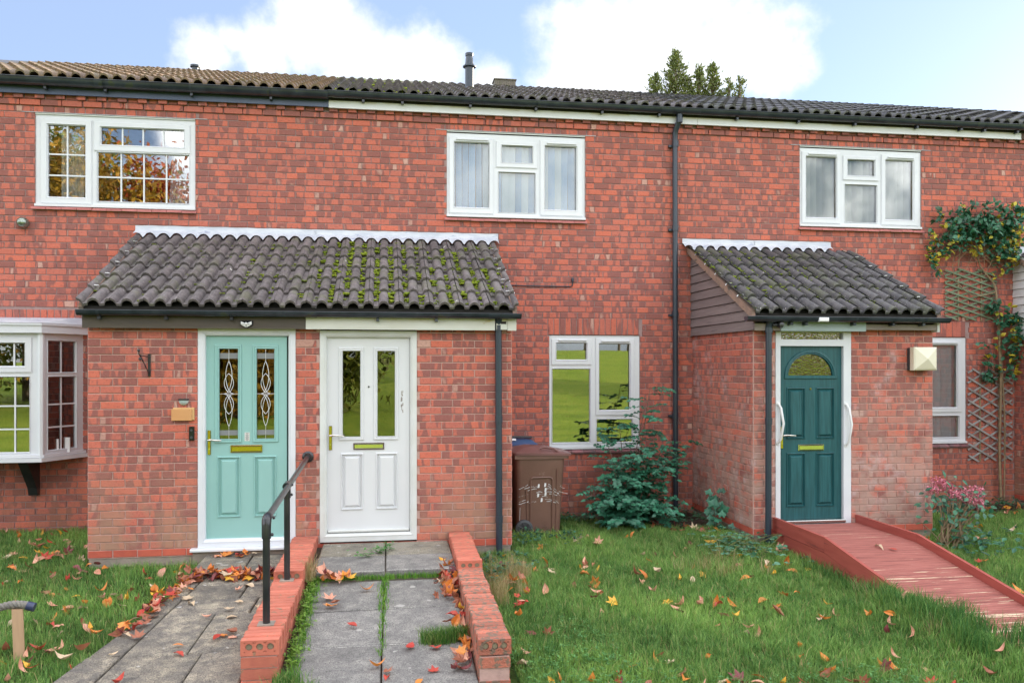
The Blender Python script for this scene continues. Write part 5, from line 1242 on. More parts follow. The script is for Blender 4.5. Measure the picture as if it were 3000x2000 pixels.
# ramp
t = thing('timber_ramp', (3.92, -3.2, -.15), 'red painted timber ramp with kerb boards leading to the dark green door', 'ramp')
xa, xb = 3.452, 4.385; y = -1.845; yend = -5.02
while y > yend:
    for (y0, y1) in ((y-.118, y),):
        nr = 4; b = MB(); w = (y1-y0)/nr
        for q in range(nr):
            a, c = y0+q*w, y0+(q+1)*w; z0 = deckz(a)-.035
            o = len(b.v)
            for x in (xa, xb):
                for yy, dz in ((a, -.006), (a+.006, 0), (c-.006, 0), (c, -.006)): b.v.append((x, yy, deckz((a+c)/2)+(yy-(a+c)/2)*((deckz(a)-deckz(c))/(a-c)) + dz))
            b.f += [(o+k, o+4+k, o+5+k, o+1+k) for k in range(3)]
        o = len(b.v); b.v += [(xa, y0, deckz(y0)-.006), (xb, y0, deckz(y0)-.006), (xb, y0, deckz(y0)-.035), (xa, y0, deckz(y0)-.035)]; b.f.append((o+3, o+2, o+1, o))
        dd = rnd.uniform(-.0015, .0015); c0 = ((xa+xb)/2, (y0+y1)/2, deckz((y0+y1)/2))
        link('deck_board', b.mesh('deck_board', m_deck, c0), t, (c0[0], c0[1], c0[2]+dd))
    y -= .122
def board(poly, x0, x1, nm):
    b = MB(); n = len(poly); b.add([(x0, y_, z_) for y_, z_ in poly]+[(x1, y_, z_) for y_, z_ in poly], [tuple(range(n)), tuple(range(2*n-1, n-1, -1))]+[(i, n+i, n+(i+1) % n, (i+1) % n) for i in range(n)])
    return build(b, nm, m_rampb, t)
kz = lambda y_: .200 if y_ > -2.88 else .200-.172*(-2.88-y_)
for x0, x1, yy in ((3.415, 3.448, -4.15), (4.389, 4.422, -5.0)):
    board([(-1.812, .2), (-1.812, .055), (-2.88, .055), (-2.88, .2)], x0, x1, 'kerb_board')
    board([(-2.883, .199), (-2.883, .053), (yy, kz(yy)-.147), (yy, kz(yy))], x0, x1, 'kerb_board')
    board([(-1.812, .050), (-1.812, -.10), (-3.2, -.26), (-3.9, -.30), (-3.9, kz(-3.9)-.150), (-2.881, .049)], x0+.003, x1-.002, 'skirt_board')
b = MB(); b.box(xa+.01, xb-.01, -2.85, -1.83, -.2, .08); build(b, 'bearer', m_dark, t)
b = MB(); b.box(xa, xb, yend-.035, yend-.004, deckz(yend)-.05, deckz(yend)-.006); build(b, 'end_strip', m_wood, t)
# stake and rope
t = thing('garden_stake', (-3.265, -4.12, -.22), 'pale square timber stake with a rope end in the left lawn', 'stake')
t.rotation_euler = (0, 0, 0)
b = MB(); c = (-3.262, -4.12); a = .34
P4 = [(c[0]+.047*math.cos(a+k*math.pi/2+.785), c[1]+.047*math.sin(a+k*math.pi/2+.785)) for k in range(4)]
b.add([(x+.012, y_, -.32) for x, y_ in P4]+[(x-.006, y_, .170) for x, y_ in P4], [(3,2,1,0),(4,5,6,7)]+[(i, (i+1) % 4, 4+(i+1) % 4, 4+i) for i in range(4)]); build(b, 'post', m_wood, t)
t = thing('rope', (-3.4, -4.12, .17), 'thick twisted grey rope lying over the top of the timber stake', 'rope')
base_ = [Vector(p) for p in ((-4.1, -4.10, -.02), (-3.8, -4.11, .06), (-3.55, -4.12, .125), (-3.40, -4.125, .175), (-3.31, -4.125, .197), (-3.235, -4.125, .196), (-3.19, -4.125, .186))]
def along(pts, n):
    out = []; m_ = len(pts)-1
    for i in range(n+1):
        u = i/n*m_; k = min(int(u), m_-1); f = u-k; p0, p1, p2, p3 = pts[max(k-1, 0)], pts[k], pts[k+1], pts[min(k+2, m_)]
        out.append(.5*((2*p1)+(p2-p0)*f+(2*p0-5*p1+4*p2-p3)*f*f+(3*p1-p0-3*p2+p3)*f**3))
    return out
cl_ = along(base_, 90)
for s_ in range(3):
    b = MB(); b.tube([p+Vector((0, math.cos(i*.42+s_*2.094), math.sin(i*.42+s_*2.094)))*.014 for i, p in enumerate(cl_)], .0145, 8); build(b, 'strand', m_rope, t, smooth=True)
b = MB(); b.tube([cl_[-1]-Vector((.012, 0, -.002)), cl_[-1]+Vector((.035, 0, -.012))], .031, 12); build(b, 'taped_end', m_ropeend, t, smooth=True)
# bins
def bin_body(t, x0, x1, y0, y1, z0, z1, m1, tap):
    b = MB(); n = 0
    for z, k in ((z0, tap), (z0+.10, tap*.86), (z1-.10, .12*tap), (z1-.08, 0), (z1, 0)):
        for x, y_ in ((x0+k, y0+k*.4), (x1-k*.8, y0+k*.4), (x1-k*.8, y1-k*.4), (x0+k, y1-k*.4)):
            b.v.append((x, y_, z))
    R4 = []
    bb = MB()   # rounded section
    for z, k in ((z0, tap), (z0+.03, tap*.9), (z1-.16, .16*tap), (z1-.13, .05*tap), (z1, 0)):
        r = .05; X0, X1, Y0, Y1 = x0+k*.5, x1-k, y0+k*.5, y1-k*.5
        for cx, cy, a0 in ((X1-r, Y1-r, 0), (X0+r, Y1-r, 90), (X0+r, Y0+r, 180), (X1-r, Y0+r, 270)):
            for q in range(4): bb.v.append((cx+r*math.cos(RAD(a0+30*q)), cy+r*math.sin(RAD(a0+30*q)), z))
    m_ = 16
    for lv in range(4):
        for k in range(m_): bb.f.append((lv*m_+k, lv*m_+(k+1) % m_, (lv+1)*m_+(k+1) % m_, (lv+1)*m_+k))
    bb.f.append(tuple(range(m_-1, -1, -1))); return build(bb, 'body', m1, t, smooth=True)
t = thing('wheelie_bin', (1.0, -.86, -.10), 'brown wheelie bin with peeling white tape and closed lid beside the wide porch', 'wheelie bin', 'wheelie bins by the wide porch')
bx0, bx1, by0, by1 = .700, 1.262, -1.10, -.55
body = bin_body(t, bx0, bx1, by0, by1, -.075, .835, m_bin, .055)
b = MB(); yy = by0-.001
zt_ = .585; pts = [(.865, -.06), (.865, zt_-.035), (.872, zt_-.012), (.895, zt_), (1.085, zt_), (1.110, zt_-.012), (1.117, zt_-.035), (1.117, -.06)]
fy = lambda z: by0+.0275*max(0, (.705-z)/.78)-.002
b.tube([(x, fy(z)-.004, z) for x, z in pts], .009, 6)
for x in (.815, 1.17): b.tube([(x, fy(.68)-.001, .45 if x < 1 else .68), (x+(.02 if x < 1 else -.015), fy(-.05)-.001, -.05)], .006, 6)
build(b, 'moulded_rib', m_bin, t, smooth=True)
b = MB(); rim = [(bx0-.022, bx1+.022, by0-.022, by1+.022)]
b.box(bx0-.018, bx1+.018, by0-.018, by1+.018, .795, .838); b.box(bx1+.01, bx1+.055, by0+.06, by1-.06, .785, .83); build(b, 'rim', m_bin, t)
b = MB(); L0 = []
for z, ins, dx in ((.842, -.030, .0), (.868, -.030, .0), (.905, .05, -.02), (.935, .15, -.05), (.942, .24, -.05)):
    X0, X1, Y0, Y1 = bx0+ins-.005+dx*.2, bx1-ins+.045*(1 if ins < 0 else .2)+dx*.4, by0+ins, by1-ins
    r = .05
    for cx, cy, a0 in ((X1-r, Y1-r, 0), (X0+r, Y1-r, 90), (X0+r, Y0+r, 180), (X1-r, Y0+r, 270)):
        for q in range(4): b.v.append((cx+r*math.cos(RAD(a0+30*q)), cy+r*math.sin(RAD(a0+30*q)), z-(.030*(cx-.7)/.56 if ins >= 0 else .014*(cx-.7)/.56)))
for lv in range(4):
    for k in range(16): b.f.append((lv*16+k, lv*16+(k+1) % 16, (lv+1)*16+(k+1) % 16, (lv+1)*16+k))
b.f.append(tuple(range(15, -1, -1))); b.f.append(tuple(range(64, 80))); lid = build(b, 'lid', m_binlid, t, smooth=True)
b = MB(); b.tube([(.97, by0+.02, .905), (1.02, by0+.02, .925), (1.13, by0+.02, .908), (1.20, by0+.02, .862)], .012, 8); build(b, 'lid_ridge', m_binlid, lid, smooth=True)
b = MB(); b.tube([(bx0-.045, by0+.10, .80), (bx0-.045, by1-.10, .80)], .014, 10); build(b, 'handle', m_bin, t, smooth=True)
for yw in (by0-.022, by1-.03):
    b = MB(); cw_ = (.790, yw, .012); b.lathe([(.088, .0), (.100, .008), (.102, .026), (.100, .044), (.088, .052)], cw_, 'Y', 28)
    wh = build(b, 'wheel', m_rubber, t, smooth=True)
    b = MB(); b.lathe([(.074, -.002), (.068, .006), (.020, .006)], (cw_[0], yw, cw_[2]), 'Y', 24); b.lathe([(.020, -.008), (.016, -.012), (.0, -.013)], (cw_[0], yw, cw_[2]), 'Y', 14)
    for k in range(7):
        q = k*math.tau/7; b.tube([(cw_[0]+.014*math.cos(q), yw-.003, cw_[2]+.014*math.sin(q)), (cw_[0]+.074*math.cos(q), yw-.003, cw_[2]+.074*math.sin(q))], .007, 6)
    build(b, 'hub', m_bind, wh, smooth=True)
b = MB(); r = random.Random(8)
for zc in (.492, .470, .445, .41, .385, .36, .325, .300):
    x = bx0+.03
    while x < bx1-.04:
        w = r.uniform(.02, .12)
        if r.random() < .52:
            n = 6; h = r.uniform(.001, .0055); yb_ = fy(zc)-.0065
            up = [(x+w*k/n, yb_-.001*r.random(), zc+h*r.uniform(.1, 1)+.014*math.sin(x*7+k*.4)) for k in range(n+1)]; dn = [(x+w*k/n, yb_, zc-h*r.uniform(.1, 1)+.014*math.sin(x*7+k*.4)) for k in range(n+1)]
            o = len(b.v); b.v += up+dn; b.f += [(o+n+1+k, o+n+2+k, o+k+1, o+k) for k in range(n)]
        x += w
for x, z in ((.955, .49), (1.03, .50), (1.035, .445), (.95, .385), (1.035, .40), (.99, .33)):
    b.add([(x-.012, fy(z)-.008, z-.022), (x+.010, fy(z)-.008, z-.018), (x+.014, fy(z)-.008, z+.020), (x-.006, fy(z)-.008, z+.024)], [(0,1,2,3)])
build(b, 'torn_tape', m_tape, t)
b = MB(); b.tube([(.745, fy(.25)-.006, .25), (.74, fy(.1)-.01, .08), (.755, fy(0)-.014, -.0), (.775, fy(0)-.014, -.06)], .0018, 5); build(b, 'loose_string', m_tape, t)
t = thing('wheelie_bin', (.85, -.32, -.07), 'dark wheelie bin with blue lid half hidden behind the brown bin', 'wheelie bin', 'wheelie bins by the wide porch')
bin_body(t, .56, 1.08, -.50, -.05, -.06, .86, m_bind, .055)
b = MB(); zz = .868
b.add([(.54,-.53,zz),(1.14,-.53,zz-.02),(1.14,-.04,zz-.02),(.54,-.04,zz),(.54,-.53,zz+.05),(1.08,-.53,zz+.02),(1.08,-.04,zz+.02),(.54,-.04,zz+.05),(.60,-.40,zz+.105),(.98,-.40,zz+.095),(.98,-.12,zz+.095),(.60,-.12,zz+.105)],
      [(0,1,5,4),(1,2,6,5),(2,3,7,6),(3,0,4,7),(4,5,9,8),(5,6,10,9),(6,7,11,10),(7,4,8,11),(8,9,10,11),(3,2,1,0)]); lid = build(b, 'lid', m_binb, t)
b = MB(); b.tube([(.56, -.42, zz+.125), (1.0, -.42, zz+.115)], .014, 8); build(b, 'lid_bar', m_bind, lid, smooth=True)
b = MB(); b.add([(.70, -.47, zz+.083), (.80, -.47, zz+.080), (.80, -.43, zz+.101), (.70, -.43, zz+.103)], [(0,1,2,3)]); build(b, 'sticker', m_white, lid)
# trellises
def trellis(label, x0, x1, z0, z1, slope, pitch, w, mat, uprights):
    t = thing('trellis', ((x0+x1)/2, 0, z0), label, 'trellis', 'timber trellises on the wall')
    W_, H_ = x1-x0, z1-z0
    for s_, yy in ((1, -.030), (-1, -.042)):
        c = -W_*slope if s_ > 0 else 0
        c0 = z0-(W_*slope if s_ > 0 else 0); c1 = z1+(W_*slope if s_ < 0 else 0)
        c = c0+pitch*.5
        while c < c1:
            # z = c + s*slope*(x-x0)
            X0, X1 = x0, x1
            f = lambda x: c+s_*slope*(x-x0)
            if s_ > 0: X0 = max(X0, x0+(z0-c)/slope); X1 = min(X1, x0+(z1-c)/slope)
            else: X0 = max(X0, x0+(c-z1)/slope); X1 = min(X1, x0+(c-z0)/slope)
            if X1-X0 > .04:
                j = rnd.uniform(-.010, .010); l = math.hypot(1, slope); nx_, nz_ = -s_*slope/l*w/2, 1/l*w/2; a, e = (X0-.012, f(X0)-s_*.012*slope+j), (X1+.012, f(X1)+s_*.012*slope+j)
                b = MB(); v = []
                for yy2 in (yy, yy+.008): v += [(a[0]-nx_, yy2, a[1]-nz_), (e[0]-nx_, yy2, e[1]-nz_), (e[0]+nx_, yy2, e[1]+nz_), (a[0]+nx_, yy2, a[1]+nz_)]
                b.add(v, [(0,1,2,3),(7,6,5,4),(0,4,5,1),(1,5,6,2),(2,6,7,3),(3,7,4,0)]); build(b, 'slat', mat, t)
            c += pitch
    for x in uprights: build(MB().box(x-.012, x+.012, -.021, -.009, z0-.02, z1), 'batten', m_stem, t)
trellis('green expanding trellis high on the brick wall under the climbing rose', 6.80, 7.56, 2.48, 3.17, .30, .088, .022, m_trg, (7.0, 7.35))
trellis('weathered grey diamond trellis low on the wall right of the ground floor window', 7.15, 7.80, .55, 1.79, .56, .150, .024, m_trw, (7.33, 7.62))

# ------------------------------------------------------------------ plants
NP = np.random.default_rng(5)
def project(x, y, z):
    dx, dy, dz = x-CAM.x, y-CAM.y, z-CAM.z; s_, c_ = math.sin(YAW), math.cos(YAW)
    dep = dx*s_+dy*c_; u = (dx*c_-dy*s_)/dep*2421.33/3000+.5; v = (1072.27-2421.33*dz/dep)/2000
    dep = dep if not isinstance(dep, float) else dep
    return u, 1-((1072.27/2000)-( -0)) if False else (.5+0*u if False else (1072.27-2421.33*dz/dep)/2000), dep, u
def in_view(x, y, z, m=.10):
    _, v, dep, u = project(x, y, z); return (dep > .5) & (u > -m) & (u < 1+m) & (v < 1+m)
def gz_np(x, y):
    z = np.where(y > -1.5, -.07, -.07-.045*(-1.5-y)); z = np.where(y < -8, -.3625, z); sm = lambda t: (lambda u: u*u*(3-2*u))(np.clip(t, 0, 1)); return z+.165*np.exp(-((x-3.36)/.27)**2)*sm((-3.55-y)/.6)*sm((6.3+y)/.7)
def on_lawn(x, y):
    left = (x < -2.42+(y+2.5)*.20+.03) & (x > -8.5) & ~((x > -3.60) & (y > -1.90))
    edge = 3.425+.24*np.clip((-3.85-y)/.6, 0, 1)
    mid = (x > .115+.0*y) & (x < edge) & ~((x < .56) & (y > -1.9)) & ~((x > 2.35) & (y > -.75+.35*(2.6-x)*0)) & ~((x > 3.15) & (y > -1.85)) & (y < -.12) & ~((x>.66)&(x<1.28)&(y>-1.14)&(y<-.5))
    mid &= ~((x > 1.55) & (y > -.42)) & ~((x > 2.3) & (y > -1.05))
    right = (x > 4.43) & (x < 11.5) & ~((x < 5.36) & (y > -1.83)) & ~((x > 7.82) & (y > -1.83)) & (y < -.62)
    front = (y < -5.42) & (x > -3.2) & (x < 3.7) & ~((x > -2.9-.0) & (x < -1.66) & (y > -5.5))
    ramp = (x > edge-.02) & (x < 4.43) & (y > -5.06)
    walls = (x > -1.67) & (x < .115) & (y > -5.12)
    return ((left | mid | right | front) & ~ramp & ~walls) & (y < -.03) & (y > -7.3) & ~((x < -3.5) & (y > -.05))
def noise2(x, y, f, seed):
    r = np.random.default_rng(seed); v = 0
    for k in range(5):
        a, b_, p = r.normal(0, f), r.normal(0, f), r.uniform(0, 6.3); v = v+np.sin(a*x+b_*y+p)
    return v/5
def blades(n, region, hmin, hmax, wmin, wmax, pal, name, mat, lean=.5, seed=1, box=None, zfun=gz_np, clump=True):
    R = np.random.default_rng(seed); x0, x1, y0, y1 = box
    x = R.uniform(x0, x1, n); y = R.uniform(y0, y1, n); nt_ = n//26; cx_, cy_ = R.uniform(x0, x1, nt_), R.uniform(y0, y1, nt_); th_, tc_ = R.uniform(.7, 1.35, nt_), R.normal(0, .16, nt_)
    own_ = R.integers(0, nt_, n); tf = R.random(n) < .72; ox, oy = R.normal(0, .020, n), R.normal(0, .020, n); x = np.where(tf, cx_[own_]+ox, x); y = np.where(tf, cy_[own_]+oy, y); hk = np.where(tf, th_[own_], .85); ck = np.where(tf, tc_[own_], -.08); la0 = np.arctan2(oy, ox)
    keep = region(x, y) & in_view(x, y, zfun(x, y)); x, y, hk, ck, la0, tf = x[keep], y[keep], hk[keep], ck[keep], la0[keep], tf[keep]; z = zfun(x, y); n = len(x)
    t = noise2(x, y, 5, 3)*.5+noise2(x, y, 14, 4)*.5
    h = R.uniform(hmin, hmax, n)*(1+.45*t)*np.where(R.random(n) < .03, 1.5, 1); w = R.uniform(wmin, wmax, n); az = R.uniform(0, 6.283, n)
    h = h*hk; la = np.where(tf, la0+R.normal(0, .5, n), R.uniform(0, 6.283, n)); ln = h*R.uniform(.15, 1, n)*lean; ca, sa = np.cos(az), np.sin(az); lx, ly = np.cos(la)*ln, np.sin(la)*ln
    V = np.empty((n, 5, 3)); hw = w/2
    V[:, 0] = np.stack([x-ca*hw, y-sa*hw, z-.005], 1); V[:, 1] = np.stack([x+ca*hw, y+sa*hw, z-.005], 1)
    V[:, 2] = np.stack([x+ca*hw*.8+lx*.35, y+sa*hw*.8+ly*.35, z+h*.62], 1); V[:, 3] = np.stack([x-ca*hw*.8+lx*.35, y-sa*hw*.8+ly*.35, z+h*.62], 1)
    V[:, 4] = np.stack([x+lx, y+ly, z+h*np.sqrt(np.maximum(.1, 1-(ln/h)**2*.5))], 1)
    base = np.arange(n)*5
    f4 = base[:, None]+np.array([0, 1, 2, 3]); f3 = base[:, None]+np.array([3, 2, 4])
    pal = np.array(pal); k = np.clip(R.random(n)*.75+.25*(t+.5)+ck, 0, .999)*(len(pal)-1); i = k.astype(int); c = pal[i]+(pal[np.minimum(i+1, len(pal)-1)]-pal[i])*(k-i)[:, None]
    q = noise2(x, y, 2.2, 8)[:, None]; c = c*(1+.30*q)+np.maximum(q, 0)*np.array([.05, .03, .0])
    dry = R.random(n) < .06; c[dry] = (.42, .36, .16)
    cols = np.repeat(c[:, None, :], 5, 1)
    me = fast_mesh(name, V.reshape(-1, 3), f4, f3, mat, cols.reshape(-1, 3)); o = link(name, me); BASE[o] = (0, 0, 0); return o
GP = [(.075, .185, .050), (.130, .275, .065), (.205, .375, .085), (.320, .470, .130)]
LAWN = lambda a, b: (lambda x, y: on_lawn(x, y) & (x > a) & (x < b))
for nm, a, b_, n, bx in (('left lawn', -9, -1.66, 190000, (-6.6, -1.7, -7.0, -.03)), ('middle lawn', -1.66, 3.72, 430000, (-1.7, 3.75, -7.0, -.1)), ('right lawn', 3.72, 12, 200000, (3.4, 8.4, -6.6, -.5))):
    o = blades(n, LAWN(a, b_), .035, .085, .0026, .0054, GP, 'lawn_grass', m_grass, .8, len(nm)+n % 7, bx)
    tagged(o, {'left lawn': 'short green grass of the left lawn beside the stone flags', 'middle lawn': 'green grass of the middle lawn between the low wall and the ramp', 'right lawn': 'short green grass of the lawn right of the red ramp'}[nm], 'grass', None, 'stuff')
def tuft_blades(spots, name, label, pal, hmin, hmax, lean=.7, w=(.003, .006), seed=9):
    """spots: (x, y, z, radius, count)"""
    R = np.random.default_rng(seed); X, Y, Z = [], [], []
    for x, y, z, r, n in spots:
        X.append(R.normal(x, r*.55, n)); Y.append(R.normal(y, r*.55, n)); Z.append(np.full(n, z))
    X, Y, Z = map(np.concatenate, (X, Y, Z)); n = len(X); h = R.uniform(hmin, hmax, n); ww = R.uniform(*w, n)/2
    az = R.uniform(0, 6.28, n); la = R.uniform(0, 6.28, n); ln = h*R.uniform(.1, 1, n)*lean; V = np.empty((n, 5, 3)); ca, sa = np.cos(az)*ww, np.sin(az)*ww; lx, ly = np.cos(la)*ln, np.sin(la)*ln
    V[:, 0] = np.stack([X-ca, Y-sa, Z], 1); V[:, 1] = np.stack([X+ca, Y+sa, Z], 1); V[:, 2] = np.stack([X+ca*.8+lx*.3, Y+sa*.8+ly*.3, Z+h*.6], 1); V[:, 3] = np.stack([X-ca*.8+lx*.3, Y-sa*.8+ly*.3, Z+h*.6], 1); V[:, 4] = np.stack([X+lx, Y+ly, Z+h*.92], 1)
    base = np.arange(n)*5; pal = np.array(pal); c = pal[R.integers(0, len(pal), n)]*R.uniform(.75, 1.2, (n, 1))
    me = fast_mesh(name, V.reshape(-1, 3), base[:, None]+np.array([0, 1, 2, 3]), base[:, None]+np.array([3, 2, 4]), m_grass, np.repeat(c[:, None, :], 5, 1).reshape(-1, 3))
    o = link(name, me); BASE[o] = (0, 0, 0); return tagged(o, label, 'grass', None, 'stuff')
BRIGHT = [(.08, .24, .03), (.14, .32, .04), (.20, .36, .05)]
sp = [(x, -3.03+rnd.uniform(-.02, .02), .0, .035, 46) for x in np.linspace(-1.33, -.30, 22)]
sp += [(-.76+.01*(y+3)+rnd.uniform(-.012, .012), y, pz2(y), .020+(.02 if -3.75 < y < -3.1 else 0), 26 if y > -3.8 else 10) for y in np.linspace(-3.08, -4.6, 26)]
sp += [(-1.37+rnd.uniform(-.02, .05), y, pz2(y), .04, 38) for y in np.linspace(-3.05, -4.9, 30)]
tuft_blades(sp, 'path_grass', 'bright tufts of grass growing in the joints of the ribbed path', BRIGHT, .02, .065)
sp = [(-.30+.30*u, -4.42+.03*math.sin(u*5), pz2(-4.4), .05, 110) for u in np.linspace(-.55, .35, 10)]+[(-1.36, -4.98, -.17, .08, 420), (-1.25, -5.1, -.18, .07, 260)]+[(x, -5.33-.05*rnd.random(), -.20, .07, 130) for x in np.linspace(-1.3, .05, 13)]+[(x, -5.46, -.22, .05, 60) for x in np.linspace(-2.9, -1.75, 12)]
tuft_blades(sp, 'path_edge_grass', 'rough grass tufts along the front ends of the two paths and low walls', [(.05, .17, .03), (.10, .23, .04), (.22, .28, .08)], .05, .14)
# long grass and dead stalks along the wall foot and the ramp
sp = [(.16+rnd.random()*.22, y, -.20-.045*(-3-y)*.6, .07, 60) for y in np.linspace(-2.6, -5.2, 22)]+[(3.36+rnd.uniform(-.12, .02), y, float(gz(3.3, y)), .08, 70) for y in np.linspace(-2.9, -5.3, 24)]
sp += [(3.46+rnd.uniform(-.06, .25), y, float(gz(3.4, y))-.01, .10, 120) for y in np.linspace(-4.5, -5.9, 16)]
tuft_blades(sp, 'long_grass', 'longer green grass along the low wall and the edge of the red ramp', [(.045, .15, .035), (.08, .20, .045), (.14, .26, .06)], .07, .20)
sp = [(rnd.uniform(.10, .55), rnd.uniform(-2.1, -3.6), float(gz(.3, -2.8)), .05, 60) for k in range(24)]+[(3.36+rnd.uniform(-.16, .0), rnd.uniform(-3.6, -4.8), -.17, .05, 26) for k in range(16)]+[(rnd.uniform(2.0, 2.9), rnd.uniform(-2.2, -3.0), -.12, .06, 30) for k in range(14)]+[(-1.40, -2.95+rnd.uniform(-.2, .2), .03, .05, 45) for k in range(5)]
tuft_blades(sp, 'dry_grass', 'dry straw-coloured grass stalks by the low walls and the ramp edge', [(.42, .33, .16), (.52, .42, .24), (.36, .30, .12)], .06, .24, .6, (.002, .0036))
# leaf sheets -----------------------------------------------------------------
def leaflet(b, c, d, up, l, w, fold=.2, n=3, droop=.15):
    """pointed oval leaf from c along d, folded on its midrib"""
    d = d.normalized(); s_ = d.cross(up); s_ = s_.normalized() if s_.length > 1e-4 else Vector((1, 0, 0)); u = s_.cross(d)
    o = len(b.v); prof = (0, .78, 1, .62, 0) if n > 3 else (0, .9, .85, 0); m_ = len(prof)-1
    for i, p in enumerate(prof):
        t = i/m_; mid = c+d*(l*t)-u*(droop*l*t*t)
        if p == 0: b.v.append(tuple(mid))
        else: b.v += [tuple(mid-s_*(w/2*p)+u*(fold*w*p*.5)), tuple(mid), tuple(mid+s_*(w/2*p)+u*(fold*w*p*.5))]
    k = o+1
    b.f += [(o, k+1, k), (o, k+2, k+1)]
    for i in range(m_-2):
        a = k+3*i; b.f += [(a, a+1, a+4, a+3), (a+1, a+2, a+5, a+4)]
    a = k+3*(m_-2); e = a+3; b.f += [(a, a+1, e), (a+1, a+2, e)]
def rv(a=1): return Vector((rnd.gauss(0, a), rnd.gauss(0, a), rnd.gauss(0, a)))
def pinnate(b, c, d, L_, nl, lw, ll):
    up = Vector((0, 0, 1)); upv = Vector((rnd.gauss(0, .3), -.75, .75)); d = d.normalized(); side = d.cross(up)
    side = side.normalized() if side.length > 1e-3 else Vector((1, 0, 0))
    pts = [c+d*(L_*i/6)-up*(.18*L_*(i/6)**2) for i in range(7)]; b.tube(pts, [.0022]*6+[.001], 3, False)
    for i in range(nl):
        t = .22+.70*i/(nl-1); p = c+d*(L_*t)-up*(.18*L_*t*t)
        for s_ in (-1, 1): leaflet(b, p, side*s_+d*.35+Vector((0, 0, rnd.uniform(-.45, .25))), upv, ll*rnd.uniform(.8, 1.1), lw*rnd.uniform(.85, 1.1), .15, 4)
    leaflet(b, c+d*(L_*.97)-up*(.17*L_), d-up*.3, upv, ll*1.1, lw, .15, 4)
def spray(b, at, n, l, w, r, up=.5):
    for k in range(n): leaflet(b, at+rv(r), rv(1)+Vector((0, -.4, up)), Vector((0, 0, 1))+rv(.5), l*rnd.uniform(.6, 1.2), w*rnd.uniform(.7, 1.2))
# big shrub with pinnate leaves under the ground floor window
t = thing('leafy_shrub', (2.1, -.62, -.08), 'dark blue-green shrub with feathery leaves climbing in front of the ground floor window', 'shrub')
fo, st = MB(), MB()
root = Vector((2.16, -.60, -.08))
def branch(top, n0, lv, nleaf, rr=.009, start=None, Ls=(.20, .32), first=.25):
    p0 = (start or root)+Vector((rnd.uniform(-.1, .1), rnd.uniform(-.06, .06), 0)); mid = p0.lerp(top, .55)+Vector((rnd.uniform(-.06, .06), rnd.uniform(-.05, .05), .05)); pts = along([p0, mid, top], 10)
    st.tube(pts, [rr*(1-.07*i) for i in range(11)], 5)
    for k in range(nleaf):
        u = first+(1-first)*(k+.5)/nleaf; i = min(int(u*10), 9); c = pts[i].lerp(pts[i+1], u*10-i); a = rnd.uniform(0, 6.28); d = Vector((math.cos(a), math.sin(a)*.8-.25, rnd.uniform(-.05, .5)))
        pinnate(fo, c, d, rnd.uniform(*Ls), rnd.randint(4, 6), .038, .062)
for x, y, z, n in ((2.43, -.60, 1.60, 13), (2.36, -.62, 1.35, 11), (2.05, -.58, 1.12, 11), (1.88, -.62, .92, 11), (2.55, -.55, 1.05, 11), (2.20, -.75, .80, 14), (1.90, -.85, .62, 14), (2.45, -.85, .62, 14), (2.30, -.85, .72, 14), (2.62, -.72, .70, 13), (2.05, -.95, .50, 14), (1.78, -.80, .42, 12), (2.66, -.60, .92, 9)): branch(Vector((x, y, z)), 0, 0, int(n*1.45))
for k in range(22): branch(Vector((rnd.uniform(1.66, 2.50), rnd.uniform(-1.25, -.7), rnd.uniform(.0, .34))), 0, 0, 9, .005)
branch(Vector((2.98, -.40, .93)), 0, 0, 7, .006, None, (.12, .2), .5); branch(Vector((2.78, -.35, .78)), 0, 0, 5, .006, None, (.12, .18), .6)
build(fo, 'foliage', m_lg, t); build(st, 'stems', m_bark, t, kind='stuff')
# ivy-leaved plant against the porch side and bramble under its pipe
def lobed(b, c, n_, r):
    n_ = n_.normalized(); a = n_.cross(Vector((0, 0, 1))); a = a.normalized() if a.length > .01 else Vector((1, 0, 0)); u = a.cross(n_); o = len(b.v); q0 = rnd.uniform(-.4, .4)
    b.v.append(tuple(c+n_*r*.12))
    P_ = ((-90, .25), (-50, .75), (-20, .62), (10, .95), (45, .66), (90, 1.1), (135, .66), (170, .95), (200, .62), (230, .75))
    for d, k in P_: b.v.append(tuple(c+(a*math.cos(RAD(d)+q0)+u*math.sin(RAD(d)+q0))*r*k))
    b.f += [(o, o+1+k, o+1+(k+1) % 10) for k in range(10)]
t = thing('ivy_plant', (3.02, -1.18, -.09), 'small plant with large dark lobed leaves against the porch side wall', 'plant')
fo, st = MB(), MB()
for k in range(22):
    c = Vector((3.06+rnd.gauss(0, .05)-.02, -1.15+rnd.gauss(0, .16), rnd.uniform(.0, .40))); lobed(fo, c, Vector((-.7, -1, .5))+rv(.4), rnd.uniform(.045, .085)); st.tube([(3.03, -1.15, -.09), tuple(c.lerp(Vector((3.03, -1.15, .1)), .5)), tuple(c)], .003, 4)
build(fo, 'foliage', m_lg, t); build(st, 'stems', m_bark, t, kind='stuff')
t = thing('low_bramble', (2.92, -2.05, -.09), 'pale green low bramble leaves spreading over the grass beside the porch downpipe', 'plant')
fo, st = MB(), MB()
for k in range(130):
    c = Vector((2.95+rnd.gauss(0, .20), -2.15+rnd.gauss(0, .26), 0)); c.z = gz(0, c.y)+rnd.uniform(.04, .16)
    for s_ in (-1, 0, 1): leaflet(fo, c, Vector((s_*.9+rnd.gauss(0, .3), -.5+rnd.gauss(0, .5), .12)), Vector((0, 0, 1))+rv(.3), rnd.uniform(.04, .07), rnd.uniform(.03, .045), .15, 4)
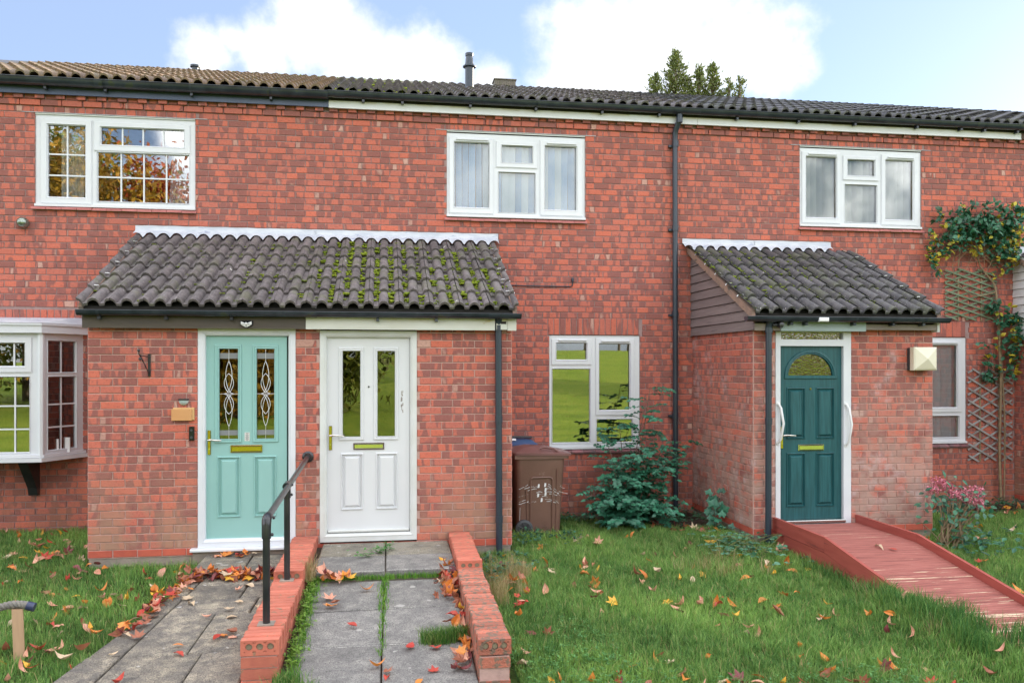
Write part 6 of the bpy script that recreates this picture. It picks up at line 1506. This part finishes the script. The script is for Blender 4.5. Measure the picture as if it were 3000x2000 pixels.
for k in range(12): st.tube(along([Vector((3.1, -1.95, -.08)), Vector((3.0+rnd.gauss(0, .2), -2.1, .08)), Vector((2.9+rnd.gauss(0, .25), -2.35+rnd.gauss(0, .2), -.05))], 8), .0025, 4)
build(fo, 'foliage', leaf_mat('bramble_leaf', (.05, .17, .09), (.12, .27, .16), .2, .5), t); build(st, 'stems', m_stemg, t, kind='stuff')
# flower bed soil
b = MB(); P_ = [(1.5, -.03), (3.14, -.03), (3.14, -1.75), (2.75, -1.25), (2.3, -.95), (1.7, -.55)]
b.add([(x, y, -.052) for x, y in P_], [tuple(range(5, -1, -1))]); o = link('flower_bed', b.mesh('flower_bed', m_soil)); setting(o)
b = MB(); P_ = [(5.4, -.03), (7.8, -.03), (7.8, -1.3), (7.2, -.75), (5.9, -.60), (5.4, -.55)]; b.add([(x, y, -.052) for x, y in P_], [tuple(range(5, -1, -1))]); o = link('flower_bed', b.mesh('flower_bed', m_soil)); setting(o)
# climbing rose on the right
t = thing('climbing_rose', (7.55, -.10, -.07), 'climbing rose with green and yellow leaves trained over the trellises and the brick wall', 'climbing plant')
fo, fy_, st = MB(), MB(), MB()
main = along([Vector(p) for p in ((7.57, -.12, -.07), (7.56, -.10, .7), (7.58, -.10, 1.5), (7.56, -.09, 2.3), (7.52, -.08, 2.88), (7.43, -.07, 3.05), (7.30, -.07, 3.20), (7.20, -.09, 3.42))], 30)
st.tube(main, [.020-.0004*i for i in range(31)], 6)
st.tube(along([Vector(p) for p in ((7.62, -.11, -.07), (7.64, -.10, 1.0), (7.60, -.09, 1.9), (7.56, -.09, 2.5))], 16), .011, 6)
for pts in (((7.53, -.08, 2.86), (7.2, -.07, 2.80), (6.95, -.07, 2.98), (6.86, -.09, 3.2), (6.90, -.12, 3.45)), ((7.2, -.08, 3.3), (7.0, -.10, 3.5), (6.75, -.12, 3.66), (6.55, -.12, 3.35), (6.62, -.10, 3.15), (6.85, -.09, 3.08)),
            ((7.25, -.08, 3.3), (7.45, -.12, 3.6), (7.65, -.13, 3.80), (7.85, -.12, 4.02)), ((6.95, -.08, 3.2), (7.0, -.10, 3.5), (7.2, -.14, 3.80), (7.3, -.14, 4.05)), ((7.0, -.1, 3.45), (6.8, -.12, 3.75), (6.62, -.12, 3.88)), ((7.35, -.1, 3.4), (7.6, -.12, 3.5), (7.75, -.13, 3.3), (7.72, -.12, 3.15))):
    c = along([Vector(p) for p in pts], 16); st.tube(c, [.009-.0004*i for i in range(17)], 5)
def rose_leaves(c, r, n, yellow=.1):
    for k in range(n):
        q = Vector((c[0]+rnd.gauss(0, r[0]), c[1]-abs(rnd.gauss(0, r[1])), c[2]+rnd.gauss(0, r[2]))); bb = fy_ if rnd.random() < yellow else fo; d = Vector((rnd.gauss(0, 1), -.2, rnd.gauss(-.1, .6)))
        for s_ in range(4): leaflet(bb, q+rv(.018), d+rv(.8), Vector((0, -.7, 1))+rv(.4), rnd.uniform(.055, .090), rnd.uniform(.038, .056), .15, 4)
for c, r, n, yl in (((6.60, -.12, 3.45), (.07, .05, .12), 26, .28), ((6.52, -.12, 3.28), (.04, .04, .09), 16, .55), ((6.80, -.13, 3.62), (.10, .06, .09), 34, .12), ((7.02, -.14, 3.70), (.13, .07, .12), 64, .05), ((7.25, -.15, 3.72), (.14, .08, .14), 74, .05), ((7.45, -.15, 3.62), (.12, .07, .14), 60, .22), ((7.62, -.15, 3.72), (.12, .07, .14), 50, .18), ((7.66, -.14, 3.50), (.07, .05, .13), 40, .5),
                    ((7.78, -.13, 3.95), (.10, .05, .10), 26, .1), ((7.35, -.13, 4.0), (.09, .05, .05), 9, .1), ((6.95, -.12, 3.90), (.08, .04, .05), 8, .2), ((6.66, -.11, 3.84), (.06, .03, .05), 7, .3), ((7.55, -.13, 3.32), (.10, .05, .09), 20, .35), ((7.46, -.11, 2.62), (.07, .05, .06), 12, .1), ((7.68, -.12, 2.48), (.10, .05, .09), 34, .15), ((7.70, -.12, 2.17), (.08, .05, .07), 16, .25),
                    ((7.66, -.12, 1.88), (.10, .05, .10), 28, .22), ((7.38, -.09, 2.05), (.06, .03, .10), 7, .1), ((7.36, -.09, 1.72), (.08, .03, .05), 12, .05), ((7.78, -.15, 2.28), (.06, .04, .05), 9, .3)): rose_leaves(c, r, n, yl)
for k in range(14): st.tube(along([Vector((7.55+rnd.uniform(-.1, .12), -.1, 3.3+rnd.uniform(-.3, .2))), Vector((7.3+rnd.gauss(0, .15), -.13, 3.45+rnd.gauss(0, .1))), Vector((7.1+rnd.gauss(0, .25), -.13, 3.25+rnd.gauss(0, .1)))], 8), .003, 4)
build(fo, 'foliage', m_lr, t); build(fy_, 'yellow_foliage', m_ly, t); build(st, 'stems', m_stem, t, kind='stuff')
# hydrangea by the ramp
t = thing('hydrangea', (5.32, -2.25, -.1), 'leggy hydrangea with faded pink flower heads right of the red ramp', 'hydrangea')
fo, fl, st = MB(), MB(), MB(); r0 = Vector((5.17, -2.25, -.10))
heads = [(5.15, .60, .055), (5.21, .57, .05), (5.06, .52, .055), (5.28, .52, .065), (5.36, .50, .06), (5.44, .53, .06), (5.30, .46, .06), (5.40, .42, .06), (5.52, .38, .05), (5.60, .44, .055), (5.55, .33, .05), (5.22, .48, .05)]
for x, z, r in heads:
    c = Vector((x, -2.25+rnd.uniform(-.12, .12), z)); st.tube(along([r0+Vector((rnd.uniform(-.10, .20), rnd.uniform(-.08, .08), 0)), r0.lerp(c, .5)+Vector((.02, 0, .05)), c], 8), [.010-.0007*i for i in range(9)], 5)
    for k in range(60):
        n_ = rv(1).normalized(); q = c+Vector((n_.x, n_.y, n_.z*.7))*r*1.25*rnd.uniform(.75, 1.05)
        for s_ in range(2): leaflet(fl, q, rv(1), n_, .022, .018, .1)
for k in range(170):
    c = Vector((rnd.gauss(5.30, .18), -2.25+rnd.gauss(0, .13), rnd.gauss(.36, .12))); leaflet(fo, c, Vector((rnd.gauss(0, 1), -.5, rnd.gauss(-.1, .4))), Vector((rnd.gauss(0, .4), -.8, .8)), rnd.uniform(.05, .095), rnd.uniform(.03, .05), .2, 4)
for k in range(130):
    c = Vector((rnd.gauss(5.42, .20), -2.4+rnd.gauss(0, .2), rnd.uniform(-.08, .12))); leaflet(fo, c, Vector((rnd.gauss(0, 1), -.6, rnd.gauss(.1, .3))), Vector((0, -.2, 1)), rnd.uniform(.06, .11), rnd.uniform(.03, .05), .2, 4)
for k in range(14): st.tube(along([r0+Vector((rnd.uniform(-.08, .25), rnd.uniform(-.1, .1), 0)), r0+Vector((rnd.uniform(-.05, .3), 0, .2)), r0+Vector((rnd.uniform(-.05, .4), rnd.uniform(-.1, .1), .42))], 6), .006, 5)
st.tube([tuple(r0), (4.95, -2.35, .08), (4.80, -2.40, .19)], .005, 5)
for k in range(6): leaflet(fo, Vector((4.79, -2.40, .20)), Vector((rnd.gauss(0, 1), -.3, .2)), Vector((0, 0, 1)), .09, .04, .2, 4)
build(fo, 'foliage', m_lr, t); build(fl, 'flower_heads', m_pink, t, kind='stuff'); build(st, 'stems', m_stem, t, kind='stuff')
# low weeds
def weeds(name, label, spots, mat, l, w, nlv, hgt, seed):
    rnd.seed(seed); b = MB()
    for x, y, z, r, n in spots:
        for k in range(n):
            c = Vector((rnd.gauss(x, r), rnd.gauss(y, r), z+rnd.uniform(0, hgt)))
            for q in range(nlv): leaflet(b, c+rv(.008), Vector((rnd.gauss(0, 1), rnd.gauss(-.2, 1), rnd.uniform(.0, .8))), Vector((0, 0, 1)), l*rnd.uniform(.6, 1.2), w*rnd.uniform(.7, 1.2), .1)
    a = build(b, name, mat); return tagged(a, label, 'weeds', None, 'stuff')
sp = [(rnd.uniform(.15, .85), rnd.uniform(-4.0, -5.6), -.22, .09, 26) for k in range(26)]+[(rnd.uniform(.8, 3.2), rnd.uniform(-5.1, -5.75), -.24, .10, 20) for k in range(26)]
weeds('chickweed', 'small pale green chickweed leaves over the front edge of the middle lawn', sp, m_lw, .022, .014, 6, .09, 21)
sp = [(rnd.uniform(.62, 1.4), rnd.uniform(-1.2, -1.7), -.07, .08, 12) for k in range(12)]+[(rnd.uniform(.15, .6), rnd.uniform(-2.0, -3.0), -.1, .06, 14) for k in range(10)]+[(1.42, -.4, -.06, .12, 60), (1.55, -.6, -.06, .10, 40)]
weeds('ground_ivy', 'low dark green weeds round the foot of the brown bin and the porch downpipe', sp, m_lwd, .045, .032, 3, .10, 22)
sp = [(rnd.uniform(5.9, 7.7), rnd.uniform(-.15, -.7), -.05, .08, 12) for k in range(16)]+[(rnd.uniform(2.4, 3.1), rnd.uniform(-.2, -1.1), -.05, .07, 9) for k in range(12)]
weeds('bed_weeds', 'scattered weeds on the dark soil of the flower beds', sp, m_lwd, .05, .035, 4, .12, 23)
weeds('landing_weed', 'little round leaved weed in the joint of the landing by the white door', [(-.78, -2.36, .08, .03, 16), (-.95, -2.50, .08, .06, 16), (-.72, -2.28, .10, .03, 14)], m_lw, .034, .028, 3, .05, 24)
weeds('wall_weed', 'bright weeds along the foot of the handrail wall beside the ribbed path', [(-1.38+rnd.uniform(-.01, .04), y, pz2(y), .03, 16) for y in np.linspace(-2.9, -4.7, 16)], leaf_mat('bright_weed_leaf', (.12, .26, .03), (.24, .38, .06), .3), .026, .02, 3, .05, 25)
rnd.seed(77)
# ------------------------------------------------------------------ fallen leaves
def cherry_leaf(seed):
    r = random.Random(seed); b = MB(); n = 6; Ln = r.uniform(.080, .122); w = r.uniform(.034, .054); fold = r.uniform(.1, 1.1); curl = r.uniform(-.9, 1.6)
    prof = (0, .62, .95, 1, .82, .45, 0)
    for i, p in enumerate(prof):
        t = i/n; x = (t-.5)*Ln; z = curl*Ln*(t-.5)**2*1.3
        if p == 0: b.v.append((x, 0, z))
        else: b.v += [(x, -w/2*p, z+fold*w/2*p+r.uniform(-.002, .002)), (x, 0, z), (x, w/2*p, z+fold*w/2*p*r.uniform(.4, 1.2))]
    b.f += [(0, 2, 1), (0, 3, 2)]
    for i in range(n-2): a = 1+3*i; b.f += [(a, a+1, a+4, a+3), (a+1, a+2, a+5, a+4)]
    a = 1+3*(n-2); b.f += [(a, a+1, a+3), (a+1, a+2, a+3)]; o = len(b.v)
    b.v += [(-.5*Ln, -.001, b.v[0][2]), (-.5*Ln, .001, b.v[0][2]), (-.5*Ln-.018, .0, b.v[0][2]+.004)]; b.f.append((o, o+1, o+2)); return b
def maple_leaf(seed):
    r = random.Random(seed); b = MB(); R0 = r.uniform(.046, .068); cup = r.uniform(-.5, 1.0)
    tips = ((90, 1.1), (38, 1.0), (142, 1.0), (-12, .72), (192, .72)); pts = [(-90, .22)]
    for d, k in ((-60, .34), (-12, .80), (12, .56), (38, 1.02), (62, .62), (90, 1.12), (118, .62), (142, 1.02), (168, .56), (192, .80), (240, .34)): pts.append((d, k))
    b.v.append((0, 0, 0))
    for d, k in pts:
        k2 = k*r.uniform(.92, 1.08); b.v.append((R0*k2*math.cos(RAD(d)), R0*k2*math.sin(RAD(d)), cup*R0*k2*k2*.6+r.uniform(-.005, .007)))
    m_ = len(pts); b.f += [(0, 1+k, 1+(k+1) % m_) for k in range(m_)]
    o = len(b.v); b.v += [(-.001, 0, 0), (.001, 0, 0), (.004, -R0*.95, .006)]; b.f.append((o, o+1, o+2)); return b
LEAVES = {}
def leaf_me(kind, colr, v):
    k = (kind, colr, v)
    if k not in LEAVES: LEAVES[k] = (cherry_leaf if kind == 'oval' else maple_leaf)(hash(k) % 9999 if False else v*31+len(colr)).mesh('fallen_leaf', m_leafc[colr])
    return LEAVES[k]
COLS = ['red', 'orange', 'salmon', 'yellow', 'brown', 'maroon', 'tan']
spots = []
def scatter(n, region, box, zoff, zone, wts, zf=None, mp=.17, vclump=None):
    k = 0
    while k < n:
        x, y = rnd.uniform(box[0], box[1]), rnd.uniform(box[2], box[3])
        if not bool(region(np.array([x]), np.array([y]))[0]) or not bool(in_view(x, y, 0.0, .02)): continue
        z = (zf(y) if zf else gz(x, y))+zoff*rnd.uniform(.6, 1.25); spots.append((x, y, z, rnd.choices(COLS, wts)[0], 'maple' if rnd.random() < mp else 'oval', zone)); k += 1
def pile(pts, n, r, zf, zone, wts, hz_=.05, mp=.4):
    for k in range(n):
        u = rnd.random()*(len(pts)-1); i = int(u); f = u-i; x, y = [pts[i][q]*(1-f)+pts[i+1][q]*f for q in (0, 1)]; d = rnd.gauss(0, r); e = rnd.gauss(0, r*.6)
        spots.append((x+d, y+e, zf(y)+rnd.uniform(.004, hz_), rnd.choices(COLS, wts)[0], 'maple' if rnd.random() < mp else 'oval', zone))
lw_ = [1.2, 2.2, 3.4, 1.2, 1.4, .6, 1.2]
scatter(150, LAWN(-9, -1.7), (-5.6, -2.4, -6.0, -.2), .040, 'on the left lawn', [1, 2, 4, 1.2, 1.4, .5, 2])
scatter(150, LAWN(-.1, 3.42), (.1, 3.42, -6.2, -1.2), .044, 'on the middle lawn', lw_)
scatter(60, LAWN(-1.6, 3.42), (-.3, 3.3, -6.0, -4.9), .050, 'on the middle lawn', [2, 2.6, 1.5, 1.6, 1.5, 1.2, .6])
scatter(26, LAWN(4.4, 12), (4.4, 8.2, -4.5, -.7), .060, 'on the lawn right of the ramp', [1, 2, 2, 2, 1.4, .3, 1])
pile([(-2.42, -2.42), (-2.44, -2.75), (-2.55, -3.3), (-2.66, -3.9)], 74, .055, pz1, 'along the edge of the stone flags', [2, 2.2, 1, .3, 4, 1, .5], .06, .6)
pile([(-2.42, -2.60), (-2.0, -2.62), (-1.72, -2.66)], 84, .05, pz1, 'in the drift below the teal door step', [2, 2.4, .9, .8, 2.4, 1.6, .7], .075, .4)
pile([(-2.35, -2.0), (-1.75, -1.98)], 9, .05, lambda y: .006, 'on the step of the teal door', [1, 2, .3, .5, 2, 1, .3], .02)
scatter(24, lambda x, y: (x < -1.75) & (x > -2.5+(y+2.5)*.12), (-2.8, -1.75, -5.3, -2.8), .010, 'on the left stone flags', [2, 1.4, 2, .4, 2, .4, 1.6], pz1, .3)
scatter(13, lambda x, y: (x > -1.3) & (x < -.25), (-1.3, -.25, -5.1, -3.2), .010, 'on the ribbed path', [2.4, 1.5, .6, .3, 2, .2, 1], pz2, .4)
pile([(-.19, -2.7), (-.24, -3.1), (-.20, -3.6), (-.21, -4.3), (-.24, -4.95)], 88, .05, pz2, 'along the foot of the weathered low wall', [1.6, 1.6, 1.6, .4, 3.4, .8, .8], .06, .4)
pile([(-1.33, -2.7), (-1.30, -3.12), (-1.10, -3.10)], 26, .05, lambda y: .02, 'by the handrail wall next to the landing', [1.4, 2, 2.4, .5, 1.5, .4, 1], .05, .3)
pile([(.25, -2.4), (.35, -3.2), (.3, -4.0)], 16, .08, lambda y: gz(0, y)+.05, 'in the weeds beside the weathered wall', [1.6, 1.4, 2, .3, 2.6, .4, .6], .05, .4)
pile([(2.4, -.7), (2.9, -1.3), (2.6, -.4)], 26, .15, lambda y: -.05, 'on the soil under the shrub', [1, 1, .8, .5, 3, 1, .4], .03, .3)
pile([(6.0, -.6), (7.0, -.5), (7.6, -.5)], 26, .12, lambda y: -.05, 'on the soil at the far right flower bed', [1, 1, 1.6, .3, 3, .6, .8], .04, .3)
spots.append((4.02, -3.06, deckz(-3.06)+.006, 'red', 'oval', 'on the red ramp')); spots.append((3.93, -2.98, deckz(-2.98)+.006, 'tan', 'oval', 'on the red ramp'))
SHAPE = {'oval': 'pointed oval leaf', 'maple': 'lobed maple leaf'}
spots.sort(key=lambda s_: (Vector(s_[:3])-CAM).length)
BYC = {}; RANK = {}; TOTAL = {}
for s_ in spots: TOTAL[s_[3:]] = TOTAL.get(s_[3:], 0)+1
ORD = ['nearest']+[w+' nearest' for w in ('second third fourth fifth sixth seventh eighth ninth tenth eleventh twelfth thirteenth fourteenth fifteenth sixteenth seventeenth eighteenth nineteenth twentieth twenty-first twenty-second twenty-third twenty-fourth twenty-fifth twenty-sixth twenty-seventh twenty-eighth twenty-ninth thirtieth').split()]
flat = ('on the left stone flags', 'on the ribbed path', 'on the red ramp', 'on the step of the teal door')
for k, (x, y, z, c, kind, zone) in enumerate(spots):
    q = .10 if zone in flat else .5; rot = (rnd.gauss(0, q), rnd.gauss(0, q), rnd.uniform(0, 6.28))
    if zone in flat: z += .002+ (0.006 if kind == 'oval' else .004)
    sc = rnd.uniform(.80, 1.25)
    if k < 300:
        o = link('fallen_leaf', leaf_me(kind, c, rnd.randrange(7)), None, None, rot); o.location = (x, y, z); o.scale = (sc, sc, sc); BASE[o] = (x, y, z)
        lb = f'fallen {c} {SHAPE[kind]} lying {zone}'; RANK[lb] = RANK.get(lb, 0)+1; q_ = RANK[lb]-1
        tagged(o, (ORD[q_]+' ' if TOTAL[(c, kind, zone)] > 1 else '')+lb[7:] if q_ < len(ORD) else lb, 'leaf', lb)
    else:
        m_ = Matrix.LocRotScale(Vector((x, y, z)), __import__('mathutils').Euler(rot), Vector((sc, sc, sc))); s_ = (cherry_leaf if kind == 'oval' else maple_leaf)(rnd.randrange(40)); BYC.setdefault(c, MB()).add([m_ @ Vector(p) for p in s_.v], s_.f)
col_list = []
lit = MB(); idx = []
for c, b in BYC.items():
    lit.add(b.v, b.f); idx += [COLS.index(c)]*len(b.f)
me = lit.mesh('leaf_litter', m_leafc[COLS[0]])
for c in COLS[1:]: me.materials.append(m_leafc[c])
me.polygons.foreach_set('material_index', idx); o = link('leaf_litter', me); BASE[o] = (0, 0, 0); tagged(o, 'mixed red and brown fallen leaves further back on the lawns and path edges', 'leaves', None, 'stuff')
# ------------------------------------------------------------------ trees
def tree(name, label, x, y, h, r, mat, n, seed, trunk_h=.3, group=None, lsz=.22, zc=None):
    rr = random.Random(seed); z0 = gz(x, y); t = thing(name, (x, y, z0), label, 'tree', group); b = MB()
    b.tube([(x, y, z0-.2), (x+rr.uniform(-.2, .2), y, z0+h*.3), (x+rr.uniform(-.4, .4), y+rr.uniform(-.3, .3), z0+h*.75)], [.22, .16, .05], 8)
    nodes = []
    for k in range(24):
        a = rr.uniform(0, 6.28); zz = z0+h*rr.uniform(trunk_h, .97); q = r*rr.uniform(.35, 1)*math.sin(math.pi*min(1, max(.12, (zz-z0)/h*.85)))**.6; p = Vector((x+q*math.cos(a), y+q*math.sin(a), zz)); nodes.append(p)
        b.tube([(x, y, max(z0+.6, zz-h*.25)), tuple(Vector((x, y, zz-h*.08)).lerp(p, .5)), tuple(p)], [.06, .035, .012], 5)
    build(b, 'trunk', m_bark, t, smooth=True)
    R = np.random.default_rng(seed); c = np.array([tuple(p) for p in nodes])[R.integers(0, len(nodes), n)]+R.normal(0, r*.23, (n, 3)); d1 = R.normal(0, 1, (n, 3)); d1 /= np.linalg.norm(d1, axis=1)[:, None]; d2 = np.cross(d1, R.normal(0, 1, (n, 3))); d2 /= np.linalg.norm(d2, axis=1)[:, None]
    s1 = R.uniform(.4, 1, (n, 1))*lsz; V = np.stack([c-d1*s1, c+d2*s1*.45, c+d1*s1, c-d2*s1*.45], 1)-np.array(BASE[t]); me = fast_mesh('crown', V.reshape(-1, 3), np.arange(n)[:, None]*4+np.arange(4), None, mat); link('crown', me, t)
TG = 'autumn trees reflected in the windows'
for k, (x, y, h, r, m_, s_) in enumerate(((-13.2, -27, 11, 3.4, m_aut1, 1), (-9.6, -30, 10, 3.2, m_aut3, 2), (-16.8, -31, 12, 3.6, m_aut2, 3), (-6.2, -25, 5.4, 2.6, m_aut1, 4), (-3.6, -27, 5.0, 2.4, m_aut2, 5), (15.6, -27, 6.0, 2.6, m_aut2, 6), (19.0, -26, 6.4, 2.9, m_aut1, 7), (-20.5, -28, 10, 3.3, m_aut1, 8))):
    tree('autumn_tree', ['yellow leaved autumn tree reflected in the georgian-barred window', 'red leaved autumn tree reflected behind the yellow one', 'tall olive green tree at the back of the reflected group', 'low yellow tree reflected in the teal door glass', 'low olive green tree reflected in the white door glass', 'bushy olive tree reflected in the half-round door glass', 'bushy yellow tree reflected at the right of the half-round door glass', 'yellow tree at the far left of the reflected group'][k], x, y, h, r, m_, 9000, s_, .12, TG)
for k in range(7):
    x, y = 16.5+1.6*k+rnd.uniform(-.5, .5), -62+rnd.uniform(-2, 2); z0 = gz(x, y); t = thing('bare_tree', (x, y, z0), ('first second third fourth fifth sixth seventh'.split()[k])+' bare thin tree from the left on the reflected hill crest', 'tree', 'bare trees on the hill crest'); b = MB(); b.tube([(x, y, z0-.2), (x+.2, y, z0+3), (x+.1, y, z0+7)], [.13, .09, .03], 6)
    for q in range(8): a = rnd.uniform(0, 6.28); zz = z0+rnd.uniform(2, 6); b.tube([(x+.15, y, zz), (x+1.2*math.cos(a), y+1.2*math.sin(a), zz+1.6)], [.04, .01], 5)
    build(b, 'trunk', m_bark, t)
# conifer behind the roof
t = thing('conifer', (8.6, 14.0, -.07), 'dark green conifer with several pointed leaders rising behind the roof ridge', 'tree')
b = MB(); V = []; tr = np.random.default_rng(3)
def leader(x, zt, zb, wd, n):
    b.tube([(x+rnd.uniform(-.3, .3)*.5, 14, zb-3), (x, 14, (zb+zt)/2), (x, 14, zt)], [.12, .06, .01], 6)
    for k in range(n):
        u = (k+.5)/n; z = zt-(zt-zb)*u; w_ = wd*(u**.95)*1.15*rnd.uniform(.45, 1.1)+.03; a = rnd.uniform(0, 6.28); tip = Vector((x+w_*math.cos(a), 14+w_*math.sin(a), z+w_*rnd.uniform(.15, .65))); o = Vector((x, 14, z-.05)); L_ = (tip-o).length; b.tube([o, tip], [.012, .004], 4)
        for q in range(int(10+26*L_)):
            s_ = rnd.uniform(.12, 1.04); c = o.lerp(tip, s_)+rv(.035+.05*L_*(1-s_)); d = ((tip-o).normalized()+rv(.55)+Vector((0, 0, .35))).normalized(); e = d.cross(rv(1)).normalized(); l = rnd.uniform(.06, .16); V.append([c-e*.016, c+d*l*.6-e*.024, c+d*l, c+d*l*.5+e*.024])
leader(8.02, 11.45, 8.6, 1.15, 170); leader(8.78, 11.0, 8.6, .72, 110); leader(9.22, 11.14, 8.6, .80, 120); leader(7.38, 10.74, 8.8, .60, 66); leader(9.75, 10.70, 8.9, .36, 40); leader(10.10, 10.76, 8.9, .42, 44); leader(8.42, 10.6, 8.4, .8, 90)
b.tube([(8.6, 14, -.2), (8.6, 14, 6), (8.5, 14, 9.5)], [.3, .22, .08], 8); build(b, 'trunk', m_bark, t, smooth=True)
V = np.array([[tuple(p) for p in q] for q in V])-np.array(BASE[t]); link('crown', fast_mesh('crown', V.reshape(-1, 3), np.arange(len(V))[:, None]*4+np.arange(4), None, m_conif), t)
